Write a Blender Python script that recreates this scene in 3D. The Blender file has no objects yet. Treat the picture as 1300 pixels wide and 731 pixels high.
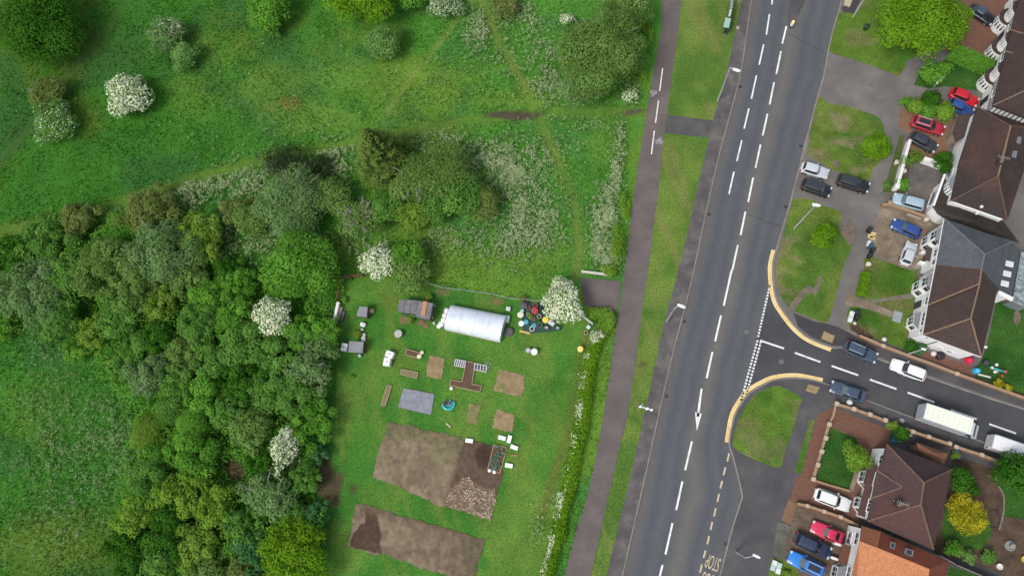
import bpy, bmesh, math, random
import numpy as np
from mathutils import Vector, Matrix

random.seed(7)
RNG = np.random.default_rng(11)
SC = bpy.context.scene
COL = SC.collection
R = math.radians

# ------------------------------------------------------------------ camera
F = 878.0
H = 98.0
NX, NY = 742.0, 575.0
nc = np.array([(NX - 650) / F, -(NY - 365.5) / F, -1.0])
nc /= np.linalg.norm(nc)
Zc = -nc
Xc = np.array([1.0, 0, 0]) - Zc[0] * Zc
Xc /= np.linalg.norm(Xc)
Yc = np.cross(Zc, Xc)
ROT = np.array([Xc, Yc, Zc])            # camera axes -> world


def P(px, py, z=0.0):
    """the point of the plane at height z that the photo shows at pixel (px, py)"""
    d = ROT @ np.array([(px - 650) / F, -(py - 365.5) / F, -1.0])
    t = (z - H) / d[2]
    return Vector((d[0] * t, d[1] * t, z))


def PIX(x, y, z=0.0):
    p = np.stack([x, y, np.zeros_like(x) + z - H], -1) @ ROT
    return 650 + F * p[..., 0] / -p[..., 2], 365.5 - F * p[..., 1] / -p[..., 2]


cam = bpy.data.cameras.new("camera")
cam.sensor_width = 36
cam.lens = 36 * F / 1300
cam.clip_start = 1
cam.clip_end = 6000
camo = bpy.data.objects.new("camera", cam)
COL.objects.link(camo)
M4 = Matrix([[*ROT[0], 0], [*ROT[1], 0], [*ROT[2], H], [0, 0, 0, 1]])
camo.matrix_world = M4
SC.camera = camo

# ------------------------------------------------------------------ light
wd = bpy.data.worlds.new("World")
SC.world = wd
wd.use_nodes = True
nt = wd.node_tree
bg = nt.nodes["Background"]
sky = nt.nodes.new("ShaderNodeTexSky")
sky.sky_type = 'NISHITA'
sky.sun_disc = False
SUN_EL, SUN_AZ = 56, 228          # azimuth from +Y clockwise, where the sun stands
sky.sun_elevation = R(SUN_EL)
sky.sun_rotation = R(SUN_AZ)
sky.air_density = 1.0
sky.dust_density = 3.0
hs = nt.nodes.new("ShaderNodeHueSaturation")
hs.inputs["Saturation"].default_value = 0.55
nt.links.new(sky.outputs[0], hs.inputs["Color"])
nt.links.new(hs.outputs[0], bg.inputs[0])
bg.inputs[1].default_value = 0.15
sl = bpy.data.lights.new("sun", 'SUN')
sl.energy = 1.5
sl.angle = R(16)
sl.color = (1.0, .965, .91)
so = bpy.data.objects.new("sun", sl)
COL.objects.link(so)
sd = Vector((math.sin(R(SUN_AZ)) * math.cos(R(SUN_EL)), math.cos(R(SUN_AZ)) * math.cos(R(SUN_EL)), math.sin(R(SUN_EL))))
so.rotation_euler = sd.to_track_quat('Z', 'Y').to_euler()
so.location = (0, 0, 120)
SC.view_settings.view_transform = 'Standard'
SC.view_settings.look = 'None'
SC.view_settings.exposure = 0.0
SC.view_settings.gamma = 1
SC.view_settings.use_curve_mapping = False
SC.cycles.max_bounces = 8
SC.cycles.diffuse_bounces = 5
SC.cycles.glossy_bounces = 2
SC.cycles.transmission_bounces = 3
SC.cycles.transparent_max_bounces = 4

# ------------------------------------------------------------------ materials
MATS = {}


def _new(name):
    m = bpy.data.materials.new(name)
    m.use_nodes = True
    t = m.node_tree
    return m, t, t.nodes["Principled BSDF"]


def c4(c):
    return (c[0], c[1], c[2], 1)


def flat(name, c, rough=.6, metal=0.0, var=.12, scale=3.0, coat=0.0, bump=0.0):
    """one colour with a little dirt noise"""
    if name in MATS:
        return MATS[name]
    m, t, b = _new(name)
    geo = t.nodes.new("ShaderNodeNewGeometry")
    n = t.nodes.new("ShaderNodeTexNoise")
    n.inputs["Scale"].default_value = scale
    n.inputs["Detail"].default_value = 5
    t.links.new(geo.outputs["Position"], n.inputs["Vector"])
    mx = t.nodes.new("ShaderNodeMix")
    mx.data_type = 'RGBA'
    mx.inputs[6].default_value = c4([x * (1 - var * 1.6) for x in c])
    mx.inputs[7].default_value = c4([min(.85, x * (1 + var)) for x in c])
    t.links.new(n.outputs[0], mx.inputs[0])
    t.links.new(mx.outputs[2], b.inputs["Base Color"])
    b.inputs["Roughness"].default_value = rough
    b.inputs["Metallic"].default_value = metal
    if coat:
        b.inputs["Coat Weight"].default_value = coat
        b.inputs["Coat Roughness"].default_value = .08
    if bump:
        bp = t.nodes.new("ShaderNodeBump")
        bp.inputs["Strength"].default_value = bump
        bp.inputs["Distance"].default_value = .05
        t.links.new(n.outputs[0], bp.inputs["Height"])
        t.links.new(bp.outputs[0], b.inputs["Normal"])
    MATS[name] = m
    return m


def ground_mat(name, cols, scale=.35, rough=.92, fine=9.0, bump=.35, contrast=.35, fine_amt=.35):
    """a worn surface: large patches between up to three colours and fine grain on top"""
    if name in MATS:
        return MATS[name]
    m, t, b = _new(name)
    geo = t.nodes.new("ShaderNodeNewGeometry")
    n = t.nodes.new("ShaderNodeTexNoise")
    n.inputs["Scale"].default_value = scale
    n.inputs["Detail"].default_value = 7
    n.inputs["Roughness"].default_value = .62
    t.links.new(geo.outputs["Position"], n.inputs["Vector"])
    cr = t.nodes.new("ShaderNodeValToRGB")
    e = cr.color_ramp.elements
    e[0].position = .5 - contrast / 2
    e[1].position = .5 + contrast / 2
    e[0].color = c4(cols[0])
    e[1].color = c4(cols[-1])
    if len(cols) == 3:
        k = e.new(.5)
        k.color = c4(cols[1])
    t.links.new(n.outputs[0], cr.inputs[0])
    f = t.nodes.new("ShaderNodeTexNoise")
    f.inputs["Scale"].default_value = fine
    f.inputs["Detail"].default_value = 4
    t.links.new(geo.outputs["Position"], f.inputs["Vector"])
    mr = t.nodes.new("ShaderNodeMapRange")
    mr.inputs[1].default_value = .3
    mr.inputs[2].default_value = .7
    mr.inputs[3].default_value = 1 - fine_amt
    mr.inputs[4].default_value = 1 + fine_amt
    t.links.new(f.outputs[0], mr.inputs[0])
    mul = t.nodes.new("ShaderNodeVectorMath")
    mul.operation = 'SCALE'
    t.links.new(cr.outputs[0], mul.inputs[0])
    t.links.new(mr.outputs[0], mul.inputs["Scale"])
    t.links.new(mul.outputs[0], b.inputs["Base Color"])
    b.inputs["Roughness"].default_value = rough
    b.inputs["Specular IOR Level"].default_value = .2
    if bump:
        bp = t.nodes.new("ShaderNodeBump")
        bp.inputs["Strength"].default_value = bump
        bp.inputs["Distance"].default_value = .06
        t.links.new(f.outputs[0], bp.inputs["Height"])
        t.links.new(bp.outputs[0], b.inputs["Normal"])
    MATS[name] = m
    return m


def tile_mat(name, c1, c2, stain, bw=.3, bh=.3, mortar=(.05, .04, .04), uv=True, stain_amt=.5, rough=.8, stain_scale=.5, ang=0.0, rowvar=.7):
    """courses of roof tiles or paving bricks, weathered in patches"""
    if name in MATS:
        return MATS[name]
    m, t, b = _new(name)
    if uv:
        src = t.nodes.new("ShaderNodeUVMap").outputs[0]
    else:
        g0 = t.nodes.new("ShaderNodeNewGeometry")
        mp = t.nodes.new("ShaderNodeMapping")
        mp.inputs["Rotation"].default_value = (0, 0, R(ang))
        t.links.new(g0.outputs["Position"], mp.inputs[0])
        src = mp.outputs[0]
    br = t.nodes.new("ShaderNodeTexBrick")
    br.inputs["Color1"].default_value = c4(c1)
    br.inputs["Color2"].default_value = c4(c2)
    br.inputs["Mortar"].default_value = c4(mortar)
    br.inputs["Scale"].default_value = 1
    br.inputs["Mortar Size"].default_value = .018
    br.inputs["Mortar Smooth"].default_value = .3
    br.inputs["Brick Width"].default_value = bw
    br.inputs["Row Height"].default_value = bh
    t.links.new(src, br.inputs[0])
    geo = t.nodes.new("ShaderNodeNewGeometry")
    n = t.nodes.new("ShaderNodeTexNoise")
    n.inputs["Scale"].default_value = stain_scale
    n.inputs["Detail"].default_value = 6
    n.inputs["Roughness"].default_value = .65
    t.links.new(geo.outputs["Position"], n.inputs["Vector"])
    cr = t.nodes.new("ShaderNodeValToRGB")
    cr.color_ramp.elements[0].position = .42
    cr.color_ramp.elements[1].position = .68
    cr.color_ramp.elements[0].color = (0, 0, 0, 1)
    cr.color_ramp.elements[1].color = (stain_amt,) * 3 + (1,)
    t.links.new(n.outputs[0], cr.inputs[0])
    mx = t.nodes.new("ShaderNodeMix")
    mx.data_type = 'RGBA'
    t.links.new(cr.outputs[0], mx.inputs[0])
    t.links.new(br.outputs[0], mx.inputs[6])
    mx.inputs[7].default_value = c4(stain)
    f = t.nodes.new("ShaderNodeTexNoise")
    f.inputs["Scale"].default_value = 3.5
    f.inputs["Detail"].default_value = 5
    t.links.new(geo.outputs["Position"], f.inputs["Vector"])
    mr = t.nodes.new("ShaderNodeMapRange")
    mr.inputs[1].default_value = .3
    mr.inputs[2].default_value = .7
    mr.inputs[3].default_value = .82
    mr.inputs[4].default_value = 1.18
    t.links.new(f.outputs[0], mr.inputs[0])
    mul = t.nodes.new("ShaderNodeVectorMath")
    mul.operation = 'SCALE'
    t.links.new(mx.outputs[2], mul.inputs[0])
    t.links.new(mr.outputs[0], mul.inputs["Scale"])
    t.links.new(mul.outputs[0], b.inputs["Base Color"])
    bp = t.nodes.new("ShaderNodeBump")
    bp.inputs["Strength"].default_value = .3
    bp.inputs["Distance"].default_value = .03
    t.links.new(br.outputs["Color"], bp.inputs["Height"])
    t.links.new(bp.outputs[0], b.inputs["Normal"])
    b.inputs["Roughness"].default_value = rough
    b.inputs["Specular IOR Level"].default_value = .25
    MATS[name] = m
    return m


def leaf_mat(name, c1, c2, trans=.25):
    if name in MATS:
        return MATS[name]
    m = bpy.data.materials.new(name)
    m.use_nodes = True
    t = m.node_tree
    t.nodes.remove(t.nodes["Principled BSDF"])
    out = t.nodes["Material Output"]
    at = t.nodes.new("ShaderNodeAttribute")
    at.attribute_name = "tone"
    mx = t.nodes.new("ShaderNodeMix")
    mx.data_type = 'RGBA'
    mx.inputs[6].default_value = c4(c1)
    mx.inputs[7].default_value = c4(c2)
    t.links.new(at.outputs["Fac"], mx.inputs[0])
    d = t.nodes.new("ShaderNodeBsdfDiffuse")
    tr = t.nodes.new("ShaderNodeBsdfTranslucent")
    t.links.new(mx.outputs[2], d.inputs[0])
    t.links.new(mx.outputs[2], tr.inputs[0])
    ms = t.nodes.new("ShaderNodeMixShader")
    ms.inputs[0].default_value = trans
    t.links.new(d.outputs[0], ms.inputs[1])
    t.links.new(tr.outputs[0], ms.inputs[2])
    t.links.new(ms.outputs[0], out.inputs[0])
    MATS[name] = m
    return m


def attr_mat(name, rough=.95, fine=6.0, amt=.3, bump=.5):
    """colour from attribute Col (kinds of grass, bare earth, worn tracks, painted lens falloff) with fine grain"""
    m, t, b = _new(name)
    at = t.nodes.new("ShaderNodeAttribute")
    at.attribute_name = "Col"
    geo = t.nodes.new("ShaderNodeNewGeometry")
    f = t.nodes.new("ShaderNodeTexNoise")
    f.inputs["Scale"].default_value = fine
    f.inputs["Detail"].default_value = 5
    f.inputs["Roughness"].default_value = .7
    t.links.new(geo.outputs["Position"], f.inputs["Vector"])
    mr = t.nodes.new("ShaderNodeMapRange")
    mr.inputs[1].default_value = .3
    mr.inputs[2].default_value = .7
    mr.inputs[3].default_value = 1 - amt
    mr.inputs[4].default_value = 1 + amt
    t.links.new(f.outputs[0], mr.inputs[0])
    mul = t.nodes.new("ShaderNodeVectorMath")
    mul.operation = 'SCALE'
    t.links.new(at.outputs["Color"], mul.inputs[0])
    t.links.new(mr.outputs[0], mul.inputs["Scale"])
    t.links.new(mul.outputs[0], b.inputs["Base Color"])
    b.inputs["Roughness"].default_value = rough
    b.inputs["Specular IOR Level"].default_value = .1
    if bump:
        bp = t.nodes.new("ShaderNodeBump")
        bp.inputs["Strength"].default_value = bump
        bp.inputs["Distance"].default_value = .1
        t.links.new(f.outputs[0], bp.inputs["Height"])
        t.links.new(bp.outputs[0], b.inputs["Normal"])
    MATS[name] = m
    return m


def glass(name="window_glass", c=(.02, .03, .035)):
    if name in MATS:
        return MATS[name]
    m, t, b = _new(name)
    b.inputs["Base Color"].default_value = c4(c)
    b.inputs["Roughness"].default_value = .06
    b.inputs["Specular IOR Level"].default_value = .8
    MATS[name] = m
    return m


# ------------------------------------------------------------------ objects
def tag(o, label=None, cat=None, group=None, kind=None):
    if label:
        o["label"] = label
    if cat:
        o["category"] = cat
    if group:
        o["group"] = group
    if kind:
        o["kind"] = kind
    return o


def empty(name, loc, label, cat, group=None, rz=0.0):
    o = bpy.data.objects.new(name, None)
    COL.objects.link(o)
    o.location = loc
    o.rotation_euler = (0, 0, rz)
    o.empty_display_size = .3
    return tag(o, label, cat, group)


class MB:
    """collects shapes for ONE mesh object"""

    def __init__(s):
        s.v, s.f = [], []

    def add(s, vs, fs):
        k = len(s.v)
        s.v += [tuple(v) for v in vs]
        s.f += [tuple(i + k for i in f) for f in fs]
        return s

    def box(s, c, size, rz=0.0, taper=1.0):
        x, y, z = [q / 2 for q in size]
        ca, sa = math.cos(rz), math.sin(rz)
        vs = []
        for sz in (-1, 1):
            k = taper if sz > 0 else 1
            for sx, sy in ((-1, -1), (1, -1), (1, 1), (-1, 1)):
                a, b = sx * x * k, sy * y * k
                vs.append((c[0] + a * ca - b * sa, c[1] + a * sa + b * ca, c[2] + sz * z))
        return s.add(vs, [(3, 2, 1, 0), (4, 5, 6, 7), (0, 1, 5, 4), (1, 2, 6, 5), (2, 3, 7, 6), (3, 0, 4, 7)])

    def beam(s, a, b, w, h):
        """a bar of width w (level) and height h from a to b, a and b on its underside"""
        a, b = Vector(a), Vector(b)
        d = (b - a)
        n = Vector((-d.y, d.x, 0))
        n = n.normalized() * w / 2 if n.length > 1e-6 else Vector((w / 2, 0, 0))
        u = Vector((0, 0, h))
        vs = [a - n, b - n, b + n, a + n]
        vs += [v + u for v in vs]
        return s.add(vs, [(3, 2, 1, 0), (4, 5, 6, 7), (0, 1, 5, 4), (1, 2, 6, 5), (2, 3, 7, 6), (3, 0, 4, 7)])

    def cyl(s, a, b, r0, r1=None, n=8, caps=True):
        a, b = Vector(a), Vector(b)
        r1 = r0 if r1 is None else r1
        d = (b - a).normalized()
        p = d.orthogonal().normalized()
        q = d.cross(p)
        vs = []
        for c, r in ((a, r0), (b, r1)):
            for i in range(n):
                t = 2 * math.pi * i / n
                vs.append(c + p * (r * math.cos(t)) + q * (r * math.sin(t)))
        fs = [(i, (i + 1) % n, n + (i + 1) % n, n + i) for i in range(n)]
        if caps:
            fs += [tuple(range(n - 1, -1, -1)), tuple(range(n, 2 * n))]
        return s.add(vs, fs)

    def tube(s, pts, radii, n=7):
        for i in range(len(pts) - 1):
            s.cyl(pts[i], pts[i + 1], radii[i], radii[i + 1], n, caps=True)
        return s

    def prism(s, poly, z0, z1):
        n = len(poly)
        vs = [(p[0], p[1], z0) for p in poly] + [(p[0], p[1], z1) for p in poly]
        area = sum(poly[i][0] * poly[(i + 1) % n][1] - poly[(i + 1) % n][0] * poly[i][1] for i in range(n))
        lo, hi = list(range(n)), list(range(n, 2 * n))
        fs = [tuple(lo[::-1]), tuple(hi)] + [(i, (i + 1) % n, n + (i + 1) % n, n + i) for i in range(n)]
        if area < 0:
            fs = [f[::-1] for f in fs]
        return s.add(vs, fs)

    def lathe(s, c, prof, n=16):
        """profile of (radius, z) turned about the upright through c"""
        vs, fs = [], []
        for r, z in prof:
            for i in range(n):
                t = 2 * math.pi * i / n
                vs.append((c[0] + r * math.cos(t), c[1] + r * math.sin(t), c[2] + z))
        for k in range(len(prof) - 1):
            for i in range(n):
                j = (i + 1) % n
                fs.append((k * n + i, k * n + j, (k + 1) * n + j, (k + 1) * n + i))
        fs.append(tuple(range(n - 1, -1, -1)))
        fs.append(tuple(range((len(prof) - 1) * n, len(prof) * n)))
        return s.add(vs, fs)

    def loft(s, rings, closed=True, caps=True):
        n = len(rings[0])
        vs = [v for r in rings for v in r]
        fs = []
        for k in range(len(rings) - 1):
            for i in range(n):
                j = (i + 1) % n
                fs.append((k * n + i, k * n + j, (k + 1) * n + j, (k + 1) * n + i))
        if caps:
            fs.append(tuple(range(n - 1, -1, -1)))
            fs.append(tuple(range((len(rings) - 1) * n, len(rings) * n)))
        return s.add(vs, fs)

    def build(s, name, mat, parent=None, world=True, bevel=0.0, smooth=False, solid=0.0, uv=False, tri=False):
        v = np.array(s.v, dtype=float)
        if parent is not None:
            if world:
                v = v - np.array(parent_world(parent))
            org = None
        else:
            org = Vector(((v[:, 0].min() + v[:, 0].max()) / 2, (v[:, 1].min() + v[:, 1].max()) / 2, v[:, 2].min()))
            v = v - np.array(org)
        me = bpy.data.meshes.new(name)
        me.from_pydata(v.tolist(), [], s.f)
        bm = bmesh.new()
        bm.from_mesh(me)
        bmesh.ops.recalc_face_normals(bm, faces=bm.faces[:])
        if tri:
            bmesh.ops.triangulate(bm, faces=bm.faces[:])
        if uv:
            ul = bm.loops.layers.uv.new("UVMap")
            for f in bm.faces:
                n = f.normal
                u = Vector((0, 0, 1)).cross(n)
                u = u.normalized() if u.length > .02 else Vector((1, 0, 0))
                w = n.cross(u)
                for l in f.loops:
                    l[ul].uv = (l.vert.co.dot(u), l.vert.co.dot(w))
        bm.to_mesh(me)
        bm.free()
        if smooth:
            for p in me.polygons:
                p.use_smooth = True
        me.materials.append(mat)
        o = bpy.data.objects.new(name, me)
        COL.objects.link(o)
        if parent is not None:
            o.parent = parent
        else:
            o.location = org
        if solid:
            md = o.modifiers.new("solid", 'SOLIDIFY')
            md.thickness = solid
            md.offset = -1
        if bevel:
            md = o.modifiers.new("bevel", 'BEVEL')
            md.width = bevel
            md.segments = 2
            md.limit_method = 'ANGLE'
        return o


def parent_world(p):
    l = Vector((0, 0, 0))
    while p is not None:
        l = l + p.location
        p = p.parent
    return l


def struct(o):
    o["kind"] = "structure"
    return o


def smooth_line(pts, k=6):
    """Catmull-Rom through pixel points"""
    pts = [Vector((p[0], p[1], 0)) for p in pts]
    e = [pts[0] * 2 - pts[1]] + pts + [pts[-1] * 2 - pts[-2]]
    out = []
    for i in range(1, len(e) - 2):
        for j in range(k):
            t = j / k
            a, b, c, d = e[i - 1], e[i], e[i + 1], e[i + 2]
            v = .5 * ((2 * b) + (-a + c) * t + (2 * a - 5 * b + 4 * c - d) * t * t + (-a + 3 * b - 3 * c + d) * t ** 3)
            out.append((v.x, v.y))
    out.append((pts[-1].x, pts[-1].y))
    return out


def poly_mesh(name, pts, mat, uv=False):
    """one flat or sloped polygon through 3-D points, triangulated"""
    me = bpy.data.meshes.new(name)
    bm = bmesh.new()
    vs = [bm.verts.new(p) for p in pts]
    f = bm.faces.new(vs)
    f.normal_update()
    if f.normal.z < 0:
        f.normal_flip()
    bmesh.ops.triangulate(bm, faces=[f])
    bm.to_mesh(me)
    bm.free()
    me.materials.append(mat)
    o = bpy.data.objects.new(name, me)
    COL.objects.link(o)
    return o


def sheet(name, pix, z, mat):
    return struct(poly_mesh(name, [P(x, y, z) for x, y in pix], mat))


def strip(name, left, right, z, mat, n=60):
    """a ribbon between two pixel lines, u across and v along in metres"""
    def resample(l):
        a = np.array(l, float)
        s = np.r_[0, np.cumsum(np.hypot(*np.diff(a, axis=0).T))]
        q = np.linspace(0, s[-1], n)
        return np.stack([np.interp(q, s, a[:, 0]), np.interp(q, s, a[:, 1])], 1)
    L, Rr = resample(left), resample(right)
    vs, fs, us = [], [], []
    K = 8
    vlen = 0
    prev = None
    for i in range(n):
        a, b = P(*L[i], z), P(*Rr[i], z)
        m = (a + b) / 2
        if prev is not None:
            vlen += (m - prev).length
        prev = m
        for k in range(K + 1):
            vs.append(a.lerp(b, k / K))
            us.append((k / K, vlen))
    for i in range(n - 1):
        for k in range(K):
            fs.append((i * (K + 1) + k, i * (K + 1) + k + 1, (i + 1) * (K + 1) + k + 1, (i + 1) * (K + 1) + k))
    me = bpy.data.meshes.new(name)
    me.from_pydata([tuple(v) for v in vs], [], fs)
    ul = me.uv_layers.new(name="UVMap")
    for l in me.loops:
        ul.data[l.index].uv = us[l.vertex_index]
    bm = bmesh.new()
    bm.from_mesh(me)
    bmesh.ops.recalc_face_normals(bm, faces=bm.faces[:])
    if sum(f.normal.z for f in bm.faces) < 0:
        bmesh.ops.reverse_faces(bm, faces=bm.faces[:])
    bm.to_mesh(me)
    bm.free()
    me.materials.append(mat)
    o = bpy.data.objects.new(name, me)
    COL.objects.link(o)
    return struct(o)


def inpoly(x, y, poly):
    r = np.zeros(x.shape, bool)
    n = len(poly)
    for i in range(n):
        x0, y0 = poly[i]
        x1, y1 = poly[(i + 1) % n]
        if y0 == y1:
            continue
        c = ((y0 > y) != (y1 > y)) & (x < (x1 - x0) * (y - y0) / (y1 - y0) + x0)
        r ^= c
    return r


def dline(x, y, pts):
    d = np.full(x.shape, 1e9)
    for (x0, y0), (x1, y1) in zip(pts[:-1], pts[1:]):
        dx, dy = x1 - x0, y1 - y0
        t = np.clip(((x - x0) * dx + (y - y0) * dy) / (dx * dx + dy * dy + 1e-9), 0, 1)
        d = np.minimum(d, np.hypot(x - x0 - t * dx, y - y0 - t * dy))
    return d


def vnoise(x, y, s, seed=0):
    """value noise, cells of size s"""
    x, y = x / s, y / s
    xi, yi = np.floor(x).astype(np.int64), np.floor(y).astype(np.int64)
    u, v = x - xi, y - yi
    u, v = u * u * (3 - 2 * u), v * v * (3 - 2 * v)

    def h(a, b):
        q = (a * 374761393 + b * 668265263 + seed * 69069) & 0xffffffff
        q = ((q ^ (q >> 13)) * 1274126177) & 0xffffffff
        return ((q ^ (q >> 16)) & 0xffff) / 65535.0
    return (h(xi, yi) * (1 - u) + h(xi + 1, yi) * u) * (1 - v) + (h(xi, yi + 1) * (1 - u) + h(xi + 1, yi + 1) * u) * v


def fbm(x, y, s, seed=0, o=4):
    r, a, t = 0, 1, 0
    for i in range(o):
        r = r + a * vnoise(x + 17.3 * i, y - 9.1 * i, s / 2 ** i, seed + i)
        t += a
        a *= .55
    return r / t


def sstep(a, b, x):
    t = np.clip((x - a) / (b - a), 0, 1)
    return t * t * (3 - 2 * t)
# ================================================================== lines of the place, as pixels of the photograph
def ext(l, a=True, b=True, d=420):
    """carry a line on past both ends, outside the photograph"""
    l = [tuple(p) for p in l]
    if a:
        v = Vector(l[0]) - Vector(l[1]); v.normalize()
        l = [tuple(Vector(l[0]) + v * d)] + l
    if b:
        v = Vector(l[-1]) - Vector(l[-2]); v.normalize()
        l = l + [tuple(Vector(l[-1]) + v * d)]
    return l


KERB_W = ext([(954, 0), (941, 89), (926, 148), (911, 205), (896, 271), (877, 360), (858, 433), (842, 500), (819, 604), (790, 731)])
FOOT_W = ext([(942, 0), (925, 80), (906, 150), (899, 180), (877, 275), (857, 360), (844, 406), (821, 512), (795, 626), (770, 731)])
KERB_EN = [(1069, 0), (1055, 49), (1046, 95), (1039, 120), (1023, 180), (1005, 251), (986, 315), (981, 340), (985, 377), (995, 396), (1012, 417), (1029, 430), (1057, 441), (1072, 442), (1113, 455), (1177, 478), (1237, 499), (1300, 519)]
KERB_ES = [(1300, 582), (1237, 557), (1165, 532), (1098, 507), (1045, 486), (1012, 480), (985, 482), (970, 488), (953, 498), (942, 511), (932, 530), (926, 562), (931, 580), (942, 626), (940, 638), (928, 677), (914, 731)]
KERB_EN = ext(smooth_line(KERB_EN, 4))
KERB_ES = ext(smooth_line(KERB_ES, 4))
KERB_W = smooth_line(KERB_W, 3)
FOOT_W = smooth_line(FOOT_W, 3)
CYC_L = smooth_line(ext([(840, 0), (840, 32), (829, 94), (815, 180), (806, 237), (791, 360), (783, 411), (767, 520), (748, 620), (732, 670), (717, 731)]), 3)
CYC_R = smooth_line(ext([(865, 0), (862, 32), (852, 106), (842, 180), (835, 249), (820, 360), (812, 420), (798, 520), (784, 579), (762, 677), (750, 731)]), 3)

N_END = KERB_EN[:0]
i_en = min(range(len(KERB_EN)), key=lambda i: abs(KERB_EN[i][0] - 981) + abs(KERB_EN[i][1] - 345))
i_es = min(range(len(KERB_ES)), key=lambda i: abs(KERB_ES[i][0] - 926) + abs(KERB_ES[i][1] - 562))
ROAD_E = KERB_EN[:i_en + 1] + [(968, 400), (955, 450), (943, 505)] + KERB_ES[i_es:]
ROAD = KERB_W + ROAD_E[::-1]
SIDE = [KERB_EN[i] for i in range(i_en, len(KERB_EN))] + [KERB_ES[i] for i in range(0, i_es + 1)] + [(943, 505), (955, 450), (968, 400)]

ALLOT = [(455, 352), (575, 366), (700, 388), (752, 398), (762, 420), (745, 480), (736, 540), (722, 600), (708, 660), (690, 740), (672, 900), (400, 900), (415, 700), (408, 600), (425, 520), (428, 440), (435, 356)]
TRACK_A = [(-60, 300), (60, 285), (150, 258), (240, 228), (330, 205), (400, 190), (470, 176), (540, 163), (600, 152), (660, 146), (730, 144), (815, 142)]
TRACK_B = [(606, -20), (625, 35), (645, 75), (665, 110), (684, 150), (700, 190), (718, 228), (730, 262), (735, 300), (733, 348)]
TRACK_C = [(600, 0), (575, 30), (545, 72), (515, 110), (490, 142)]
TRACK_D = [(175, -20), (140, 30), (105, 75), (70, 115), (30, 170), (-20, 230)]
TRACK_E = [(745, 430), (736, 470), (726, 520), (716, 560), (704, 600), (690, 650)]
TRACK_F = [(675, 530), (668, 570), (655, 610), (645, 650)]
TRACK_G = [(560, 340), (610, 338), (680, 337), (730, 325)]


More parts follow.
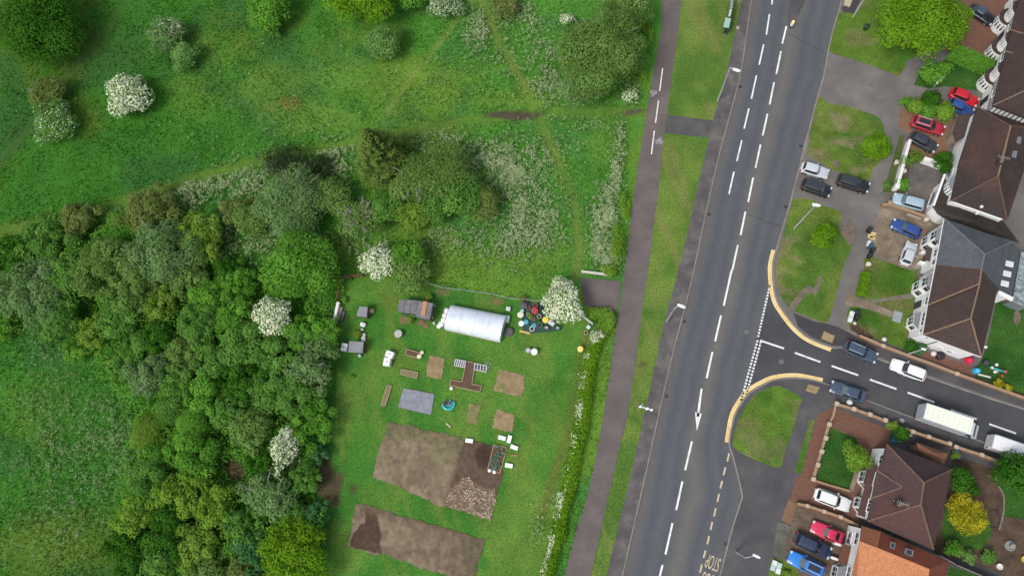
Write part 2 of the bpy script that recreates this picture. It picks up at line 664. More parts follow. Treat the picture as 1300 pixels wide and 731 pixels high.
def field(X, Y):
    """the colour of the ground: kinds of grass, worn tracks, bare earth, some lens falloff painted in at left"""
    px, py = PIX(X, Y)
    n1 = fbm(X, Y, 14, 1)
    n2 = fbm(X, Y, 4.5, 9)
    n3 = fbm(X, Y, 1.6, 21, 3)
    wx = (fbm(X, Y, 5, 33) - .5) * 26
    wy = (fbm(X, Y, 5, 47) - .5) * 26
    qx, qy = px + wx, py + wy
    left = 1 - sstep(180, 640, qx)  # deeper green to the left, part of it lens falloff put into the colour
    lush = np.array([.064, .192, .026])
    deep = np.array([.038, .140, .015])
    blue = np.array([.046, .155, .034])
    yel = np.array([.118, .215, .026])
    base = lush[None] * (1 - left[..., None]) + deep[None] * left[..., None]
    k = sstep(.50, .68, n1)[..., None] * .75
    base = base * (1 - k) + (yel * (.55 + .45 * (1 - left[..., None]))) * k
    k = (sstep(.50, .70, fbm(X, Y, 9, 61)) * .7)[..., None]
    base = base * (1 - k) + blue * (1 - .35 * left[..., None]) * k
    # the kept lawns and verges
    verge = (qx > px.max() * 2) | (inpoly(px, py, CYC_R + FOOT_W[::-1]))
    vg = np.array([.118, .182, .034])
    vg2 = np.array([.078, .155, .026])
    kk = sstep(.38, .62, n2)[..., None]
    vcol = vg * kk + vg2 * (1 - kk)
    st = ((X * .94 + Y * .34), (Y * .94 - X * .34))
    strk = fbm(st[0] * 6, st[1], 9, 83, 3)
    kk = (sstep(.5, .68, strk) * .7)[..., None]
    vcol = vcol * (1 - kk) + np.array([.165, .178, .052]) * kk
    base = np.where(verge[..., None], vcol, base)
    al = inpoly(qx * .6 + px * .4, qy * .6 + py * .4, ALLOT)
    ag = np.array([.046, .158, .022])
    ag2 = np.array([.078, .185, .027])
    kk = sstep(.40, .62, fbm(X, Y, 6, 77))[..., None]
    acol = ag * (1 - kk) + ag2 * kk
    strk2 = fbm(st[0] * 4, st[1], 8, 87, 3)
    kk = (sstep(.48, .66, strk2) * .6)[..., None]
    acol = acol * (1 - kk) + np.array([.118, .195, .034]) * kk
    base = np.where(al[..., None], acol, base)

    def lay(mask, c):
        nonlocal base
        m = np.clip(mask, 0, 1)[..., None]
        base = base * (1 - m) + np.array(c) * m
    for tr, w, c, a in ((TRACK_A, 10, (.105, .170, .026), .7), (TRACK_B, 9, (.125, .170, .036), .8), (TRACK_C, 4.5, (.135, .19, .044), .75),
                        (TRACK_D, 9, (.045, .085, .02), .55), (TRACK_E, 8, (.115, .125, .03), .75), (TRACK_F, 8, (.115, .165, .028), .5), (TRACK_G, 5, (.085, .16, .028), .45)):
        d = dline(px + wx * .28, py + wy * .28, tr)
        lay((1 - sstep(w * .15, w * 1.35, d)) * a * (.25 + 1.1 * n2), c)
    for cx, cy, rx, ry, c, a in ((650, 147, 34, 6, (.075, .058, .045), .95), (803, 143, 18, 5, (.085, .066, .05), .95), (368, 132, 13, 9, (.16, .10, .04), .7), (345, 138, 8, 6, (.14, .11, .04), .5),
                                 (420, 613, 22, 30, (.085, .058, .035), .9), (540, 150, 40, 6, (.07, .14, .02), .4),
                                 (632, 384, 9, 4, (.21, .12, .07), .8), (562, 372, 9, 4, (.2, .15, .08), .6), (776, 535, 7, 12, (.09, .08, .03), .8), (818, 463, 5, 4, (.08, .075, .03), .7),
                                 (498, 388, 10, 18, (.13, .17, .03), .5), (315, 347, 24, 3, (.05, .045, .03), .85), (300, 595, 14, 14, (.08, .055, .03), .9), (330, 655, 10, 14, (.07, .05, .03), .8)):
        d = np.hypot((px + wx * .35 - cx) / rx, (py + wy * .35 - cy) / ry)
        lay((1 - sstep(.55, 1.1, d + (n3 - .5) * 1.3 + (n2 - .5) * .9)) * a, c)
    for cx, cy, rx, ry, a in ((345, 112, 60, 42, .6), (405, 150, 70, 26, .55), (440, 95, 60, 30, .4), (560, 105, 60, 34, .45), (270, 60, 60, 30, .35), (250, 120, 50, 40, .3), (640, 125, 60, 16, .6), (690, 120, 40, 30, .4),
                              (660, 335, 70, 22, .5), (560, 345, 40, 12, .4), (770, 180, 30, 40, .4), (60, 690, 70, 40, .3), (40, 520, 50, 40, .25)):
        d = np.hypot((px + wx * .9 - cx) / rx, (py + wy * .9 - cy) / ry)
        lay((1 - sstep(.35, 1.2, d)) * a * (.3 + 1.2 * n2), (.135, .225, .034))
    base = base * (.84 + .32 * n3)[..., None] * (.86 + .28 * n2)[..., None]
    return base


# ------------------------------------------------------------------ the ground, one sheet to the horizon
def axis(lo, hi, step):
    core = np.arange(lo, hi, step)
    far = np.geomspace(4, 2600, 22)
    return np.r_[(lo - far)[::-1], core, hi + far]


gx = axis(-98, 78, .34)
gy = axis(-34, 78, .34)
GX, GY = np.meshgrid(gx, gy)
px_, py_ = PIX(GX, GY)
front = (np.abs(GX) < 400) & (np.abs(GY) < 300)
low = (inpoly(px_, py_, ROAD) | inpoly(px_, py_, SIDE)) & front
GZ = np.where(low, -.62, 0.0)
meadow_bump = (fbm(GX, GY, 2.2, 5) - .5) * .12
park = (px_ < 800) & front & ~low
GZ = GZ - np.where(park, .03 + .04 * (fbm(GX, GY, 2.2, 5)), 0)
gc = field(GX, GY)
ny_, nx_ = GX.shape
idx = np.arange(ny_ * nx_).reshape(ny_, nx_)
quads = np.stack([idx[:-1, :-1], idx[:-1, 1:], idx[1:, 1:], idx[1:, :-1]], -1).reshape(-1, 4)


def fast_mesh(name, v, f, mat, col=None, tone=None, smooth=False):
    me = bpy.data.meshes.new(name)
    v = np.asarray(v, np.float32)
    f = np.asarray(f, np.int32)
    n, k = f.shape
    me.vertices.add(len(v))
    me.vertices.foreach_set("co", v.ravel())
    me.loops.add(n * k)
    me.loops.foreach_set("vertex_index", f.ravel())
    me.polygons.add(n)
    me.polygons.foreach_set("loop_start", np.arange(0, n * k, k, dtype=np.int32))
    me.update(calc_edges=True)
    if col is not None:
        a = me.attributes.new("Col", 'FLOAT_COLOR', 'POINT')
        a.data.foreach_set("color", np.c_[col, np.ones(len(col))].astype(np.float32).ravel())
    if tone is not None:
        a = me.attributes.new("tone", 'FLOAT', 'FACE')
        a.data.foreach_set("value", np.asarray(tone, np.float32))
    if smooth:
        me.polygons.foreach_set("use_smooth", np.ones(n, bool))
    me.materials.append(mat)
    o = bpy.data.objects.new(name, me)
    COL.objects.link(o)
    return o


g_mat = attr_mat("grass_turf", fine=4.2, amt=.5, bump=.8)
struct(fast_mesh("ground", np.stack([GX, GY, GZ], -1).reshape(-1, 3), quads, g_mat, col=gc.reshape(-1, 3)))

# ------------------------------------------------------------------ roads, pavements, paths
def road_mat():
    m, t, b = _new("asphalt_road")
    uv = t.nodes.new("ShaderNodeUVMap")
    sep = t.nodes.new("ShaderNodeSeparateXYZ")
    t.links.new(uv.outputs[0], sep.inputs[0])
    cr = t.nodes.new("ShaderNodeValToRGB")
    e = cr.color_ramp.elements
    e[0].position, e[0].color = 0, (.115, .105, .098, 1)
    e[1].position, e[1].color = 1, (.10, .10, .105, 1)
    for p, c in ((.10, (.098, .098, .104)), (.17, (.076, .083, .096)), (.28, (.092, .096, .104)), (.36, (.078, .084, .097)), (.44, (.10, .10, .101)), (.53, (.128, .12, .112)),
                 (.62, (.102, .102, .104)), (.69, (.076, .083, .095)), (.78, (.094, .098, .107)), (.86, (.078, .084, .095)), (.93, (.09, .094, .10))):
        k = e.new(p)
        k.color = c4(c)
    geo = t.nodes.new("ShaderNodeNewGeometry")
    wob = t.nodes.new("ShaderNodeTexNoise")
    wob.inputs["Scale"].default_value = .12
    wob.inputs["Detail"].default_value = 4
    t.links.new(geo.outputs["Position"], wob.inputs["Vector"])
    ma = t.nodes.new("ShaderNodeMath")
    ma.operation = 'MULTIPLY_ADD'
    ma.inputs[1].default_value = .10
    t.links.new(wob.outputs[0], ma.inputs[0])
    t.links.new(sep.outputs[0], ma.inputs[2])
    sub = t.nodes.new("ShaderNodeMath")
    sub.operation = 'SUBTRACT'
    sub.inputs[1].default_value = .05
    t.links.new(ma.outputs[0], sub.inputs[0])
    t.links.new(sub.outputs[0], cr.inputs[0])
    prod = cr.outputs[0]
    for sc, lo, hi in ((.25, .95, 1.05), (1.3, .95, 1.05), (22, .8, 1.2)):
        n = t.nodes.new("ShaderNodeTexNoise")
        n.inputs["Scale"].default_value = sc
        n.inputs["Detail"].default_value = 6
        t.links.new(geo.outputs["Position"], n.inputs["Vector"])
        mr = t.nodes.new("ShaderNodeMapRange")
        mr.inputs[1].default_value, mr.inputs[2].default_value = .3, .7
        mr.inputs[3].default_value, mr.inputs[4].default_value = lo, hi
        t.links.new(n.outputs[0], mr.inputs[0])
        mul = t.nodes.new("ShaderNodeVectorMath")
        mul.operation = 'SCALE'
        t.links.new(prod, mul.inputs[0])
        t.links.new(mr.outputs[0], mul.inputs["Scale"])
        prod = mul.outputs[0]
    t.links.new(prod, b.inputs["Base Color"])
    b.inputs["Roughness"].default_value = .85
    b.inputs["Specular IOR Level"].default_value = .3
    return m


RZ = -.12
strip("road", KERB_W, ROAD_E, RZ, road_mat(), 140)
side_m = ground_mat("asphalt_side_road", [(.052, .055, .062), (.064, .066, .072), (.080, .078, .078)], scale=.22, fine=18, bump=.15, fine_amt=.18)
sheet("side_road", SIDE, RZ + .004, side_m)
pave_m = ground_mat("pavement_asphalt", [(.115, .107, .101), (.145, .134, .126), (.19, .172, .152)], scale=.22, fine=14, bump=.2, fine_amt=.2)
pave_d = ground_mat("pavement_new_asphalt", [(.064, .063, .067), (.080, .078, .081), (.105, .100, .098)], scale=.3, fine=14, bump=.2, fine_amt=.18)
foot_m = ground_mat("footway_asphalt", [(.080, .074, .073), (.104, .095, .093), (.145, .13, .12)], scale=.45, fine=12, bump=.25, fine_amt=.24, contrast=.28)
cyc_m = ground_mat("cycle_asphalt", [(.108, .089, .085), (.130, .108, .103), (.156, .133, .126)], scale=.25, fine=14, bump=.2, fine_amt=.16)
fw = strip("footway", FOOT_W, KERB_W, .008, foot_m, 120)
strip("cycle_path", CYC_L, CYC_R, .012, cyc_m, 120)
sheet("path", [(847, 146), (905, 153), (899, 175), (844, 169)], .016, pave_d)
sheet("entrance_apron", [(737, 352), (789, 357), (783, 396), (755, 394), (741, 386)], .007, cyc_m)

# the paved ground east of the road, then its grass on top
PAVE_E = KERB_EN[:i_en + 1] + [KERB_EN[i] for i in range(i_en + 1, len(KERB_EN))] + [(1335, 508), (1335, -80), (1240, -404)]
sheet("pavement", PAVE_E, .006, pave_m)
PAVE_S = KERB_ES + [(960, 1140), (1075, 765), (1335, 765), (1335, 612)]
sheet("pavement", PAVE_S, .006, pave_d)


def grass_sheet(name, pix, z, step=.34, fn=None):
    """a grass patch as a fine grid inside its outline, so that its colours vary like the meadow's"""
    w = np.array([P(x, y, 0)[:2] for x, y in pix])
    bm = bmesh.new()
    f = bm.faces.new([bm.verts.new((a, b, z)) for a, b in w])
    f.normal_update()
    if f.normal.z < 0:
        f.normal_flip()
    lo, hi = w.min(0), w.max(0)
    st = max(step, (hi - lo).max() / 60)
    for ax in (0, 1):
        for q in np.arange(lo[ax] + st * .5, hi[ax], st):
            co, no = [0, 0, 0], [0, 0, 0]
            co[ax], no[ax] = q, 1
            bmesh.ops.bisect_plane(bm, geom=bm.verts[:] + bm.edges[:] + bm.faces[:], plane_co=co, plane_no=no)
    bmesh.ops.triangulate(bm, faces=[f for f in bm.faces if len(f.verts) > 4])
    me = bpy.data.meshes.new(name)
    bm.to_mesh(me)
    bm.free()
    v = np.array([p.co[:] for p in me.vertices])
    X, Y = v[:, 0], v[:, 1]
    c = fn(X, Y)
    a = me.attributes.new("Col", 'FLOAT_COLOR', 'POINT')
    a.data.foreach_set("color", np.c_[c, np.ones(len(c))].astype(np.float32).ravel())
    me.materials.append(g_mat)
    o = bpy.data.objects.new(name, me)
    COL.objects.link(o)
    return struct(o)


def lawn_fn(c1, c2, bare=None, bare_amt=.5, s=3.5, seed=3):
    c1, c2 = np.array(c1), np.array(c2)

    def fn(X, Y):
        k = sstep(.35, .65, fbm(X, Y, s, seed))[:, None]
        c = c1 * (1 - k) + c2 * k
        if bare is not None:
            b = (sstep(.56, .68, fbm(X, Y, s * .8, seed + 40)) * bare_amt)[:, None]
            c = c * (1 - b) + np.array(bare) * b
        return c * (.68 + .64 * fbm(X, Y, 1.2, 8, 3))[:, None]
    return fn


verge_a = lawn_fn((.066, .130, .020), (.115, .165, .030), (.19, .165, .085), .75, 4, 3)
verge_b = lawn_fn((.056, .135, .016), (.092, .165, .022), (.17, .15, .07), .5, 4, 5)
gard = lawn_fn((.050, .120, .014), (.10, .15, .026), (.15, .12, .055), .4, 4, 7)
dark_l = lawn_fn((.026, .085, .014), (.044, .11, .018), None, 0, 4, 9)
VERGES = [
    [(1064, 16), (1056, 49), (1051.5, 65), (1080, 75), (1103, 82), (1128, 92), (1141, 97), (1150, 84), (1165, 70), (1190, 40), (1200, -40), (1120, -60), (1096, -20), (1090, 12)],
    [(1023.5, 197), (1030, 160), (1040, 124), (1050, 130), (1061, 133), (1080, 136), (1098, 142), (1118, 152), (1126, 176), (1131, 195), (1121, 203), (1110, 212), (1103, 228), (1082, 224), (1061, 217), (1049, 212)],
    [(1006.5, 252), (1029, 253), (1045, 261), (1068, 270), (1066, 290), (1079, 300), (1082, 311), (1074, 332), (1068, 350), (1060, 380), (1051, 408), (1034, 405), (1022, 400), (1007, 394), (997, 385), (989, 372), (984.5, 345), (990, 315)],
    [(930, 566), (934, 540), (945, 518), (957, 503), (973, 493), (990, 490), (1017, 505), (1015, 515), (1008, 540), (997, 572), (990, 593), (968, 587), (945, 577)],
    [(1029, 531), (1035, 534), (1026, 566), (1017, 602), (1009, 598)],
]
for i, v in enumerate(VERGES):
    grass_sheet("grass_verge", smooth_line(v + [v[0]], 3)[:-1] if i < 4 else v, .014, fn=verge_a if i in (1, 2) else verge_b)
grit = ground_mat("bare_grit", [(.19, .16, .12), (.15, .12, .09), (.10, .09, .06)], scale=.8, fine=10)
sheet("worn_track", smooth_line([(1002, 388), (1016, 370), (1027, 362), (1033, 366), (1041, 349), (1044, 352), (1036, 374), (1030, 372), (1018, 380), (1008, 395), (1002, 388)], 3)[:-1], .020, grit)
sheet("bare_patch", smooth_line([(1064, 291), (1078, 278), (1084, 290), (1083, 305), (1078, 312), (1072, 302), (1064, 291)], 4)[:-1], .020, grit)
sheet("bare_patch", smooth_line([(1056, 206), (1062, 203), (1066, 209), (1061, 214), (1056, 206)], 4)[:-1], .020, grit)
dark_p = ground_mat("dark_asphalt", [(.048, .045, .048), (.062, .057, .06)], scale=.5, fine=12)
sheet("footway", [(1007, 397), (1034, 408), (1051, 411), (1064, 415), (1091, 429), (1113, 440), (1110, 451), (1072, 439), (1057, 438.5), (1029, 427), (1013, 414)], .012, dark_p)
sheet("footway", [(1091, 429), (1152, 451), (1211, 474), (1300, 502), (1420, 545), (1420, 558), (1300, 517.5), (1237, 496.5), (1177, 475.5), (1110, 451)], .010, pave_d)

# joints sealed across the road
tar = flat("tar_seal", (.03, .03, .033), .7)
for k, (a, b) in enumerate((((1003, 45), (1046, 66)), ((948, 272), (994, 289)), ((917, 38), (950, 46)))):
    L = [(a[0] + (b[0] - a[0]) * i / 8 + random.uniform(-.5, .5), a[1] + (b[1] - a[1]) * i / 8 + random.uniform(-.7, .7)) for i in range(9)]
    strip("road_joint", [(x, y - .35) for x, y in L], [(x, y + .35) for x, y in L], RZ + .006, tar, 16)
for gx0, gy0 in ((843, 503), (897, 272), (866, 408), (937, 110), (1020, 185), (1001, 262), (925, 690), (1120, 456), (1243, 500), (1150, 524)):
    p = P(gx0, gy0, 0)
    s_ = 1 if gx0 < 960 and gy0 < 600 else -1
    m = MB()
    m.box((p.x + .35 * s_, p.y, RZ + .01), (.45, .42, .02), R(-18))
    struct(m.build('drain_gully', flat('gully_iron', (.03, .03, .03), .6)))
for cx, cy in ((948, 421), (992, 459), (1040, 130), (1106, 108)):
    m = MB()
    c = P(cx, cy, RZ + .009 if cx < 1000 else .011)
    m.lathe((c.x, c.y, c.z - .02), [(.36, 0), (.36, .018), (.30, .022)], 14)
    struct(m.build("manhole_cover", flat("cast_iron", (.13, .12, .115), .6)))

# kerbs: real stones between road and footway
kerb_m = ground_mat("kerb_stone", [(.17, .16, .145), (.22, .205, .18), (.27, .25, .22)], scale=.7, fine=12, fine_amt=.25)


def kerb(line, side, name="kerb"):
    w = [P(x, y, 0) for x, y in line]
    w = [p for p in w if abs(p.x) < 260 and abs(p.y) < 260]
    m = MB()
    rings = []
    for i, p in enumerate(w):
        d = (w[min(i + 1, len(w) - 1)] - w[max(i - 1, 0)]).normalized()
        n = Vector((-d.y, d.x, 0)) * side
        rings.append([p - n * .10 + Vector((0, 0, -.3)), p - n * .10 + Vector((0, 0, .01)), p - n * .07 + Vector((0, 0, .022)), p + n * .07 + Vector((0, 0, .022)), p + n * .11 + Vector((0, 0, -.3))])
    m.loft(rings)
    return struct(m.build(name, kerb_m))


kerb(KERB_W, -1 if P(*KERB_W[1]).y > P(*KERB_W[-1]).y else 1)
kerb(KERB_EN, 1)
kerb(KERB_ES, 1)
edge_m = flat("path_edging", (.2, .18, .14), .9)

# gutter strips: paler channel beside the western kerb
gut = ground_mat("gutter_concrete", [(.105, .099, .094), (.13, .122, .114)], scale=.6, fine=12)
strip("gutter", [(x + .6, y) for x, y in KERB_W], [(x + 3.6, y) for x, y in KERB_W], RZ + .005, gut, 120)

# ------------------------------------------------------------------ paint on the road
white = ground_mat("road_paint_white", [(.52, .52, .50), (.72, .72, .70), (.78, .78, .76)], scale=1.2, fine=20, bump=0, fine_amt=.12)
yellow = ground_mat("road_paint_yellow", [(.62, .46, .17), (.74, .57, .25), (.78, .63, .33)], scale=.8, fine=20, bump=0, fine_amt=.12)
pale_y = ground_mat("road_paint_pale_yellow", [(.46, .38, .24), (.58, .49, .32)], scale=1.2, fine=20, bump=0, fine_amt=.12)


def dash(name, segs, wpx, z, mat):
    m = MB()
    for a, b in segs:
        A, B = P(a[0], a[1], z), P(b[0], b[1], z)
        d = (B - A).normalized()
        n = Vector((-d.y, d.x, 0)) * (wpx / 8.7 / 2)
        m.add([A - n, B - n, B + n, A + n], [(0, 1, 2, 3)])
    o = m.build(name, mat)
    return struct(o)


def C(x0, y0, s):
    return lambda x, y: (x0 + x * s, y0 + y * s)


c5 = C(680, 0, 320 / 1300)
c6 = C(680, 180, 320 / 1300)
c7 = C(680, 340, 320 / 1300)
c8 = C(680, 500, 320 / 1013)
c3 = C(980, 340, 320 / 1300)
c0 = C(980, 0, 160 / 975)
Zp = RZ + .012
segs = [(c5(1224, -60), c5(1219, 25)), (c5(1206, 75), c5(1190, 180)), (c5(1176, 230), c5(1153, 335)), (c5(1139, 390), c5(1113, 510)), (c5(1100, 560), c5(1075, 665)), (c5(1063, 725), c6(1038, 100)), (c6(1023, 155), c6(997, 270))]
dash("lane_marking", segs, 1.9, Zp, white)
segs = [(c0(112, 205), c0(80, 340)), (c0(70, 398), c0(34, 575)), (c5(1230, 425), c5(1207, 540)), (c5(1196, 588), c5(1171, 700)),
        (c6(1160, 15), c6(1134, 135)), (c6(1122, 185), c6(1096, 312)), (c6(1082, 360), c6(1057, 482)), (c6(1043, 532), c6(1015, 660)), (c6(999, 712), c7(1012, 10)), (c7(1000, 62), c7(970, 195)),
        (c7(956, 245), c7(926, 378)), (c7(912, 433), c7(882, 568)), (c8(628, 190), c8(601, 305)), (c8(590, 350), c8(565, 465)), (c8(550, 518), c8(522, 643)), (c8(510, 685), c8(482, 800)), (c8(470, 850), c8(442, 970)), (c8(430, 1020), c8(400, 1140))]
dash("centre_line", segs, 2.2, Zp, white)
mk = MB()
A0, A1 = P(*c7(856, 622), Zp), P(*c8(652, 90), Zp)
tipA = P(*c8(648, 147), Zp)
d_ = (A1 - A0).normalized()
n_ = Vector((-d_.y, d_.x, 0))
mk.add([A0 - n_ * .13, A1 - n_ * .16, A1 + n_ * .16, A0 + n_ * .13], [(0, 1, 2, 3)])
mk.add([A1 - n_ * .46 - d_ * .5, A1 + n_ * .46 - d_ * .5, tipA], [(0, 1, 2)])
struct(mk.build("arrow_marking", white))
# give-way lines of the side road
segs = []
for (a, b, n) in (((1208, 90), (1146, 362), 17), ((1145, 372), (1058, 690), 19)):
    for i in range(n):
        t0, t1 = i / n, (i + .62) / n
        p, q = c7(a[0] + (b[0] - a[0]) * t0, a[1] + (b[1] - a[1]) * t0), c7(a[0] + (b[0] - a[0]) * t1, a[1] + (b[1] - a[1]) * t1)
        segs.append((p, q))
        if a[0] < 1150:
            segs.append(((p[0] - 4.0 + 8.2, p[1] + 1.4), (q[0] - 4.0 + 8.2, q[1] + 1.4)))
dash("give_way_marking", segs, 2.3, Zp, white)
dash("centre_line", [(c7(1158, 374), c7(1281, 415)), (c3(118, 437), c3(250, 485)), (c3(308, 505), c3(445, 553)), (c3(505, 575), c3(642, 624)), (c3(700, 642), c3(838, 692)), ((1207, 520), (1240, 532)), ((1256, 538), (1290, 550)), ((1306, 556), (1340, 568))], 2.1, Zp, white)
dash("bus_stop_marking", [(c8(778, 237), c8(770, 270)), (c8(763, 293), c8(755, 325)), (c8(750, 348), c8(742, 378)), (c8(737, 400), c8(730, 433)), (c8(724, 458), c8(717, 490)), (c8(710, 513), c8(703, 545)), (c8(697, 570), c8(690, 602)), (c8(683, 627), c8(675, 657)), (c8(668, 683), c8(661, 716)), (c8(654, 740), c8(646, 772))], 1.9, Zp, pale_y)


def yl(line, inset, wpx, name):
    z = Zp
    w = [P(x, y, z) for x, y in line]
    m = MB()
    L, Q = [], []
    for i, p in enumerate(w):
        d = (w[min(i + 1, len(w) - 1)] - w[max(i - 1, 0)]).normalized()
        n = Vector((-d.y, d.x, 0))
        L.append(p - n * inset)
        Q.append(p - n * (inset + wpx))
    k = len(w)
    m.add(L + Q, [(i, i + 1, k + i + 1, k + i) for i in range(k - 1)])
    return struct(m.build(name, yellow))


N_Y = smooth_line([(985, 318), (980.5, 342), (984.5, 377), (994.5, 396), (1011.5, 417), (1029, 430), (1056, 441)], 8)
S_Y = smooth_line([(1044, 485.5), (1012, 479.5), (985, 481.5), (969.5, 487.5), (952.5, 497.5), (941.5, 510.5), (931.5, 530), (926, 562)], 8)
for line in (N_Y, S_Y):
    yl(line, .10, .25, "double_yellow_line")
    yl(line, .375, .25, "double_yellow_line")


# lettering on the carriageway, read by drivers coming down the photo
def lettering(word, at, height, width, ang, mat, z):
    cu = bpy.data.curves.new(word, 'FONT')
    cu.body = word
    cu.size = 1
    cu.align_x = 'CENTER'
    cu.align_y = 'CENTER'
    ob = bpy.data.objects.new(word, cu)
    COL.objects.link(ob)
    bpy.context.view_layer.update()
    me = bpy.data.meshes.new_from_object(ob.evaluated_get(bpy.context.evaluated_depsgraph_get()))
    bpy.data.objects.remove(ob)
    v = np.array([p.co[:] for p in me.vertices])
    lo, hi = v.min(0), v.max(0)
    v[:, 0] = (v[:, 0] - (lo[0] + hi[0]) / 2) / (hi[0] - lo[0]) * width
    v[:, 1] = (v[:, 1] - (lo[1] + hi[1]) / 2) / (hi[1] - lo[1]) * height
    me.vertices.foreach_set("co", v.astype(np.float32).ravel())
    me.materials.clear()
    me.materials.append(mat)
    o = bpy.data.objects.new("stop_lettering" if word == "STOP" else "bus_lettering", me)
    COL.objects.link(o)
    o.location = P(*at, z)
    o.rotation_euler = (0, 0, ang)
    return struct(o)


ax = (P(885, 740) - P(905, 660))
ang_r = math.atan2(ax.y, ax.x)                   # the way traffic runs here
lettering("STOP", (904.8, 714), 1.75, 1.75, ang_r - R(90) - R(4), pale_y, Zp)
lettering("BUS", (898, 736), 1.75, 1.5, ang_r - R(90) - R(4), pale_y, Zp)

# cycle path paint
Zc_ = .018
dash("cycle_path_marking", [((841.2, 87), (837.4, 116)), ((836, 128), (832.2, 156)), ((830.8, 166), (827, 196))], 1.5, Zc_, white)


def bike(px, py, ang):
    m = MB()
    c = P(px, py, Zc_)

    def pt(x, y):
        ca, sa = math.cos(ang), math.sin(ang)
        x, y = x * .78, y * .72
        return (c.x + x * ca - y * sa, c.y + x * sa + y * ca, Zc_)

    def line(a, b, w=.09):
        A, B = Vector(pt(*a)), Vector(pt(*b))
        d = (B - A).normalized()
        n = Vector((-d.y, d.x, 0)) * w / 2
        m.add([A - n, B - n, B + n, A + n], [(0, 1, 2, 3)])
    for cx in (-.36, .36):
        for i in range(12):
            t0, t1 = i * math.pi / 6, (i + 1) * math.pi / 6
            m.add([pt(cx + r * math.cos(t), -.3 + 1.5 * r * math.sin(t)) for t, r in ((t0, .2), (t1, .2), (t1, .31), (t0, .31))], [(0, 1, 2, 3)])
    line((-.36, -.3), (-.14, .45)); line((-.14, .45), (.26, .4)); line((.26, .4), (0, -.3)); line((0, -.3), (-.36, -.3)); line((-.14, .45), (0, -.3))
    line((.36, -.3), (.22, .7)); line((.22, .7), (.4, .75)); line((-.2, .62), (0, .62), .1)
    return struct(m.build("cycle_symbol", flat('worn_symbol', (.40, .39, .38), .8)))


tdir = P(829, 94) - P(806, 237)
bike(829.5, 119, math.atan2(tdir.y, tdir.x) - R(90) + R(180))
bike(837, 178.5, math.atan2(tdir.y, tdir.x) - R(90))

# buff tactile paving at the crossing and further north
buff = tile_mat("tactile_paving", (.30, .22, .11), (.34, .25, .13), (.2, .15, .08), .4, .4, (.2, .15, .09), uv=False, ang=-20)
sheet("tactile_paving", [(1046, 420.5), (1060, 426), (1056.5, 435.5), (1042.5, 430)], .018, buff)
sheet("tactile_paving", [(1026, 487.5), (1041, 491.5), (1036, 500), (1022.5, 496)], .018, buff)
sheet("tactile_paving", [(1074, -6), (1083, -3), (1078.5, 9), (1071, 7)], .018, ground_mat("pale_tactile", [(.38, .33, .22), (.46, .41, .29)], scale=1))
sheet("path", [(1069, 10), (1071, 8), (1079, 10), (1084, -3), (1096, -30), (1110, -28), (1093, 0), (1084, 17), (1070, 16)], .018, dark_p)
# ================================================================== vegetation
SPEC = {
    'dark':   ((0.031, 0.121, 0.011), (0.094, 0.253, 0.029)),
    'mid':    ((0.086, 0.223, 0.034), (0.205, 0.414, 0.080)),
    'fresh':  ((0.096, 0.258, 0.028), (0.218, 0.483, 0.065)),
    'olive':  ((0.119, 0.226, 0.045), (0.248, 0.409, 0.105)),
    'grey':   ((0.127, 0.238, 0.073), (0.260, 0.414, 0.151)),
    'brown':  ((0.147, 0.206, 0.047), (0.273, 0.342, 0.099)),
    'bright': ((0.107, 0.248, 0.012), (0.256, 0.453, 0.032)),
    'lime':   ((0.133, 0.282, 0.024), (0.302, 0.490, 0.072)),
    'mint':   ((.125, .270, .060), (.290, .480, .150)),
    'yellow': ((.220, .230, .010), (.640, .570, .045)),
    'ygreen': ((0.133, 0.258, 0.030), (0.289, 0.451, 0.074)),
    'teal':   ((0.050, 0.174, 0.050), (0.137, 0.311, 0.112)),
    'conif':  ((.050, .105, .026), (.220, .320, .070)),
    'white':  ((.54, .60, .36), (.82, .82, .66)),
    'dwhite': ((.44, .52, .34), (.70, .73, .58)),
    'spike':  ((.030, .060, .024), (.115, .165, .066)),
}


def lm(sp):
    return leaf_mat("leaf_" + sp, *SPEC[sp], trans=.12 if sp in ('white', 'dwhite') else .45)


bark = flat("bark", (.10, .075, .05), .95, var=.3, scale=6, bump=.4)
greybark = flat("pale_bark", (.30, .28, .24), .95, var=.3, scale=6)


def unit(v):
    return v / (np.linalg.norm(v, axis=-1, keepdims=True) + 1e-9)


def leaf_quads(pos, nrm, size, asp=.6):
    """one folded leaf sprig per position, facing roughly along nrm"""
    n = len(pos)
    r = RNG.normal(size=(n, 3))
    u = unit(np.cross(nrm, r))
    w = np.cross(nrm, u)
    s = size[:, None]
    v = np.empty((n, 4, 3))
    v[:, 0] = pos - u * s
    v[:, 1] = pos + w * s * asp + nrm * s * .12
    v[:, 2] = pos + u * s
    v[:, 3] = pos - w * s * asp + nrm * s * .12
    return v.reshape(-1, 3), np.arange(n * 4).reshape(n, 4)


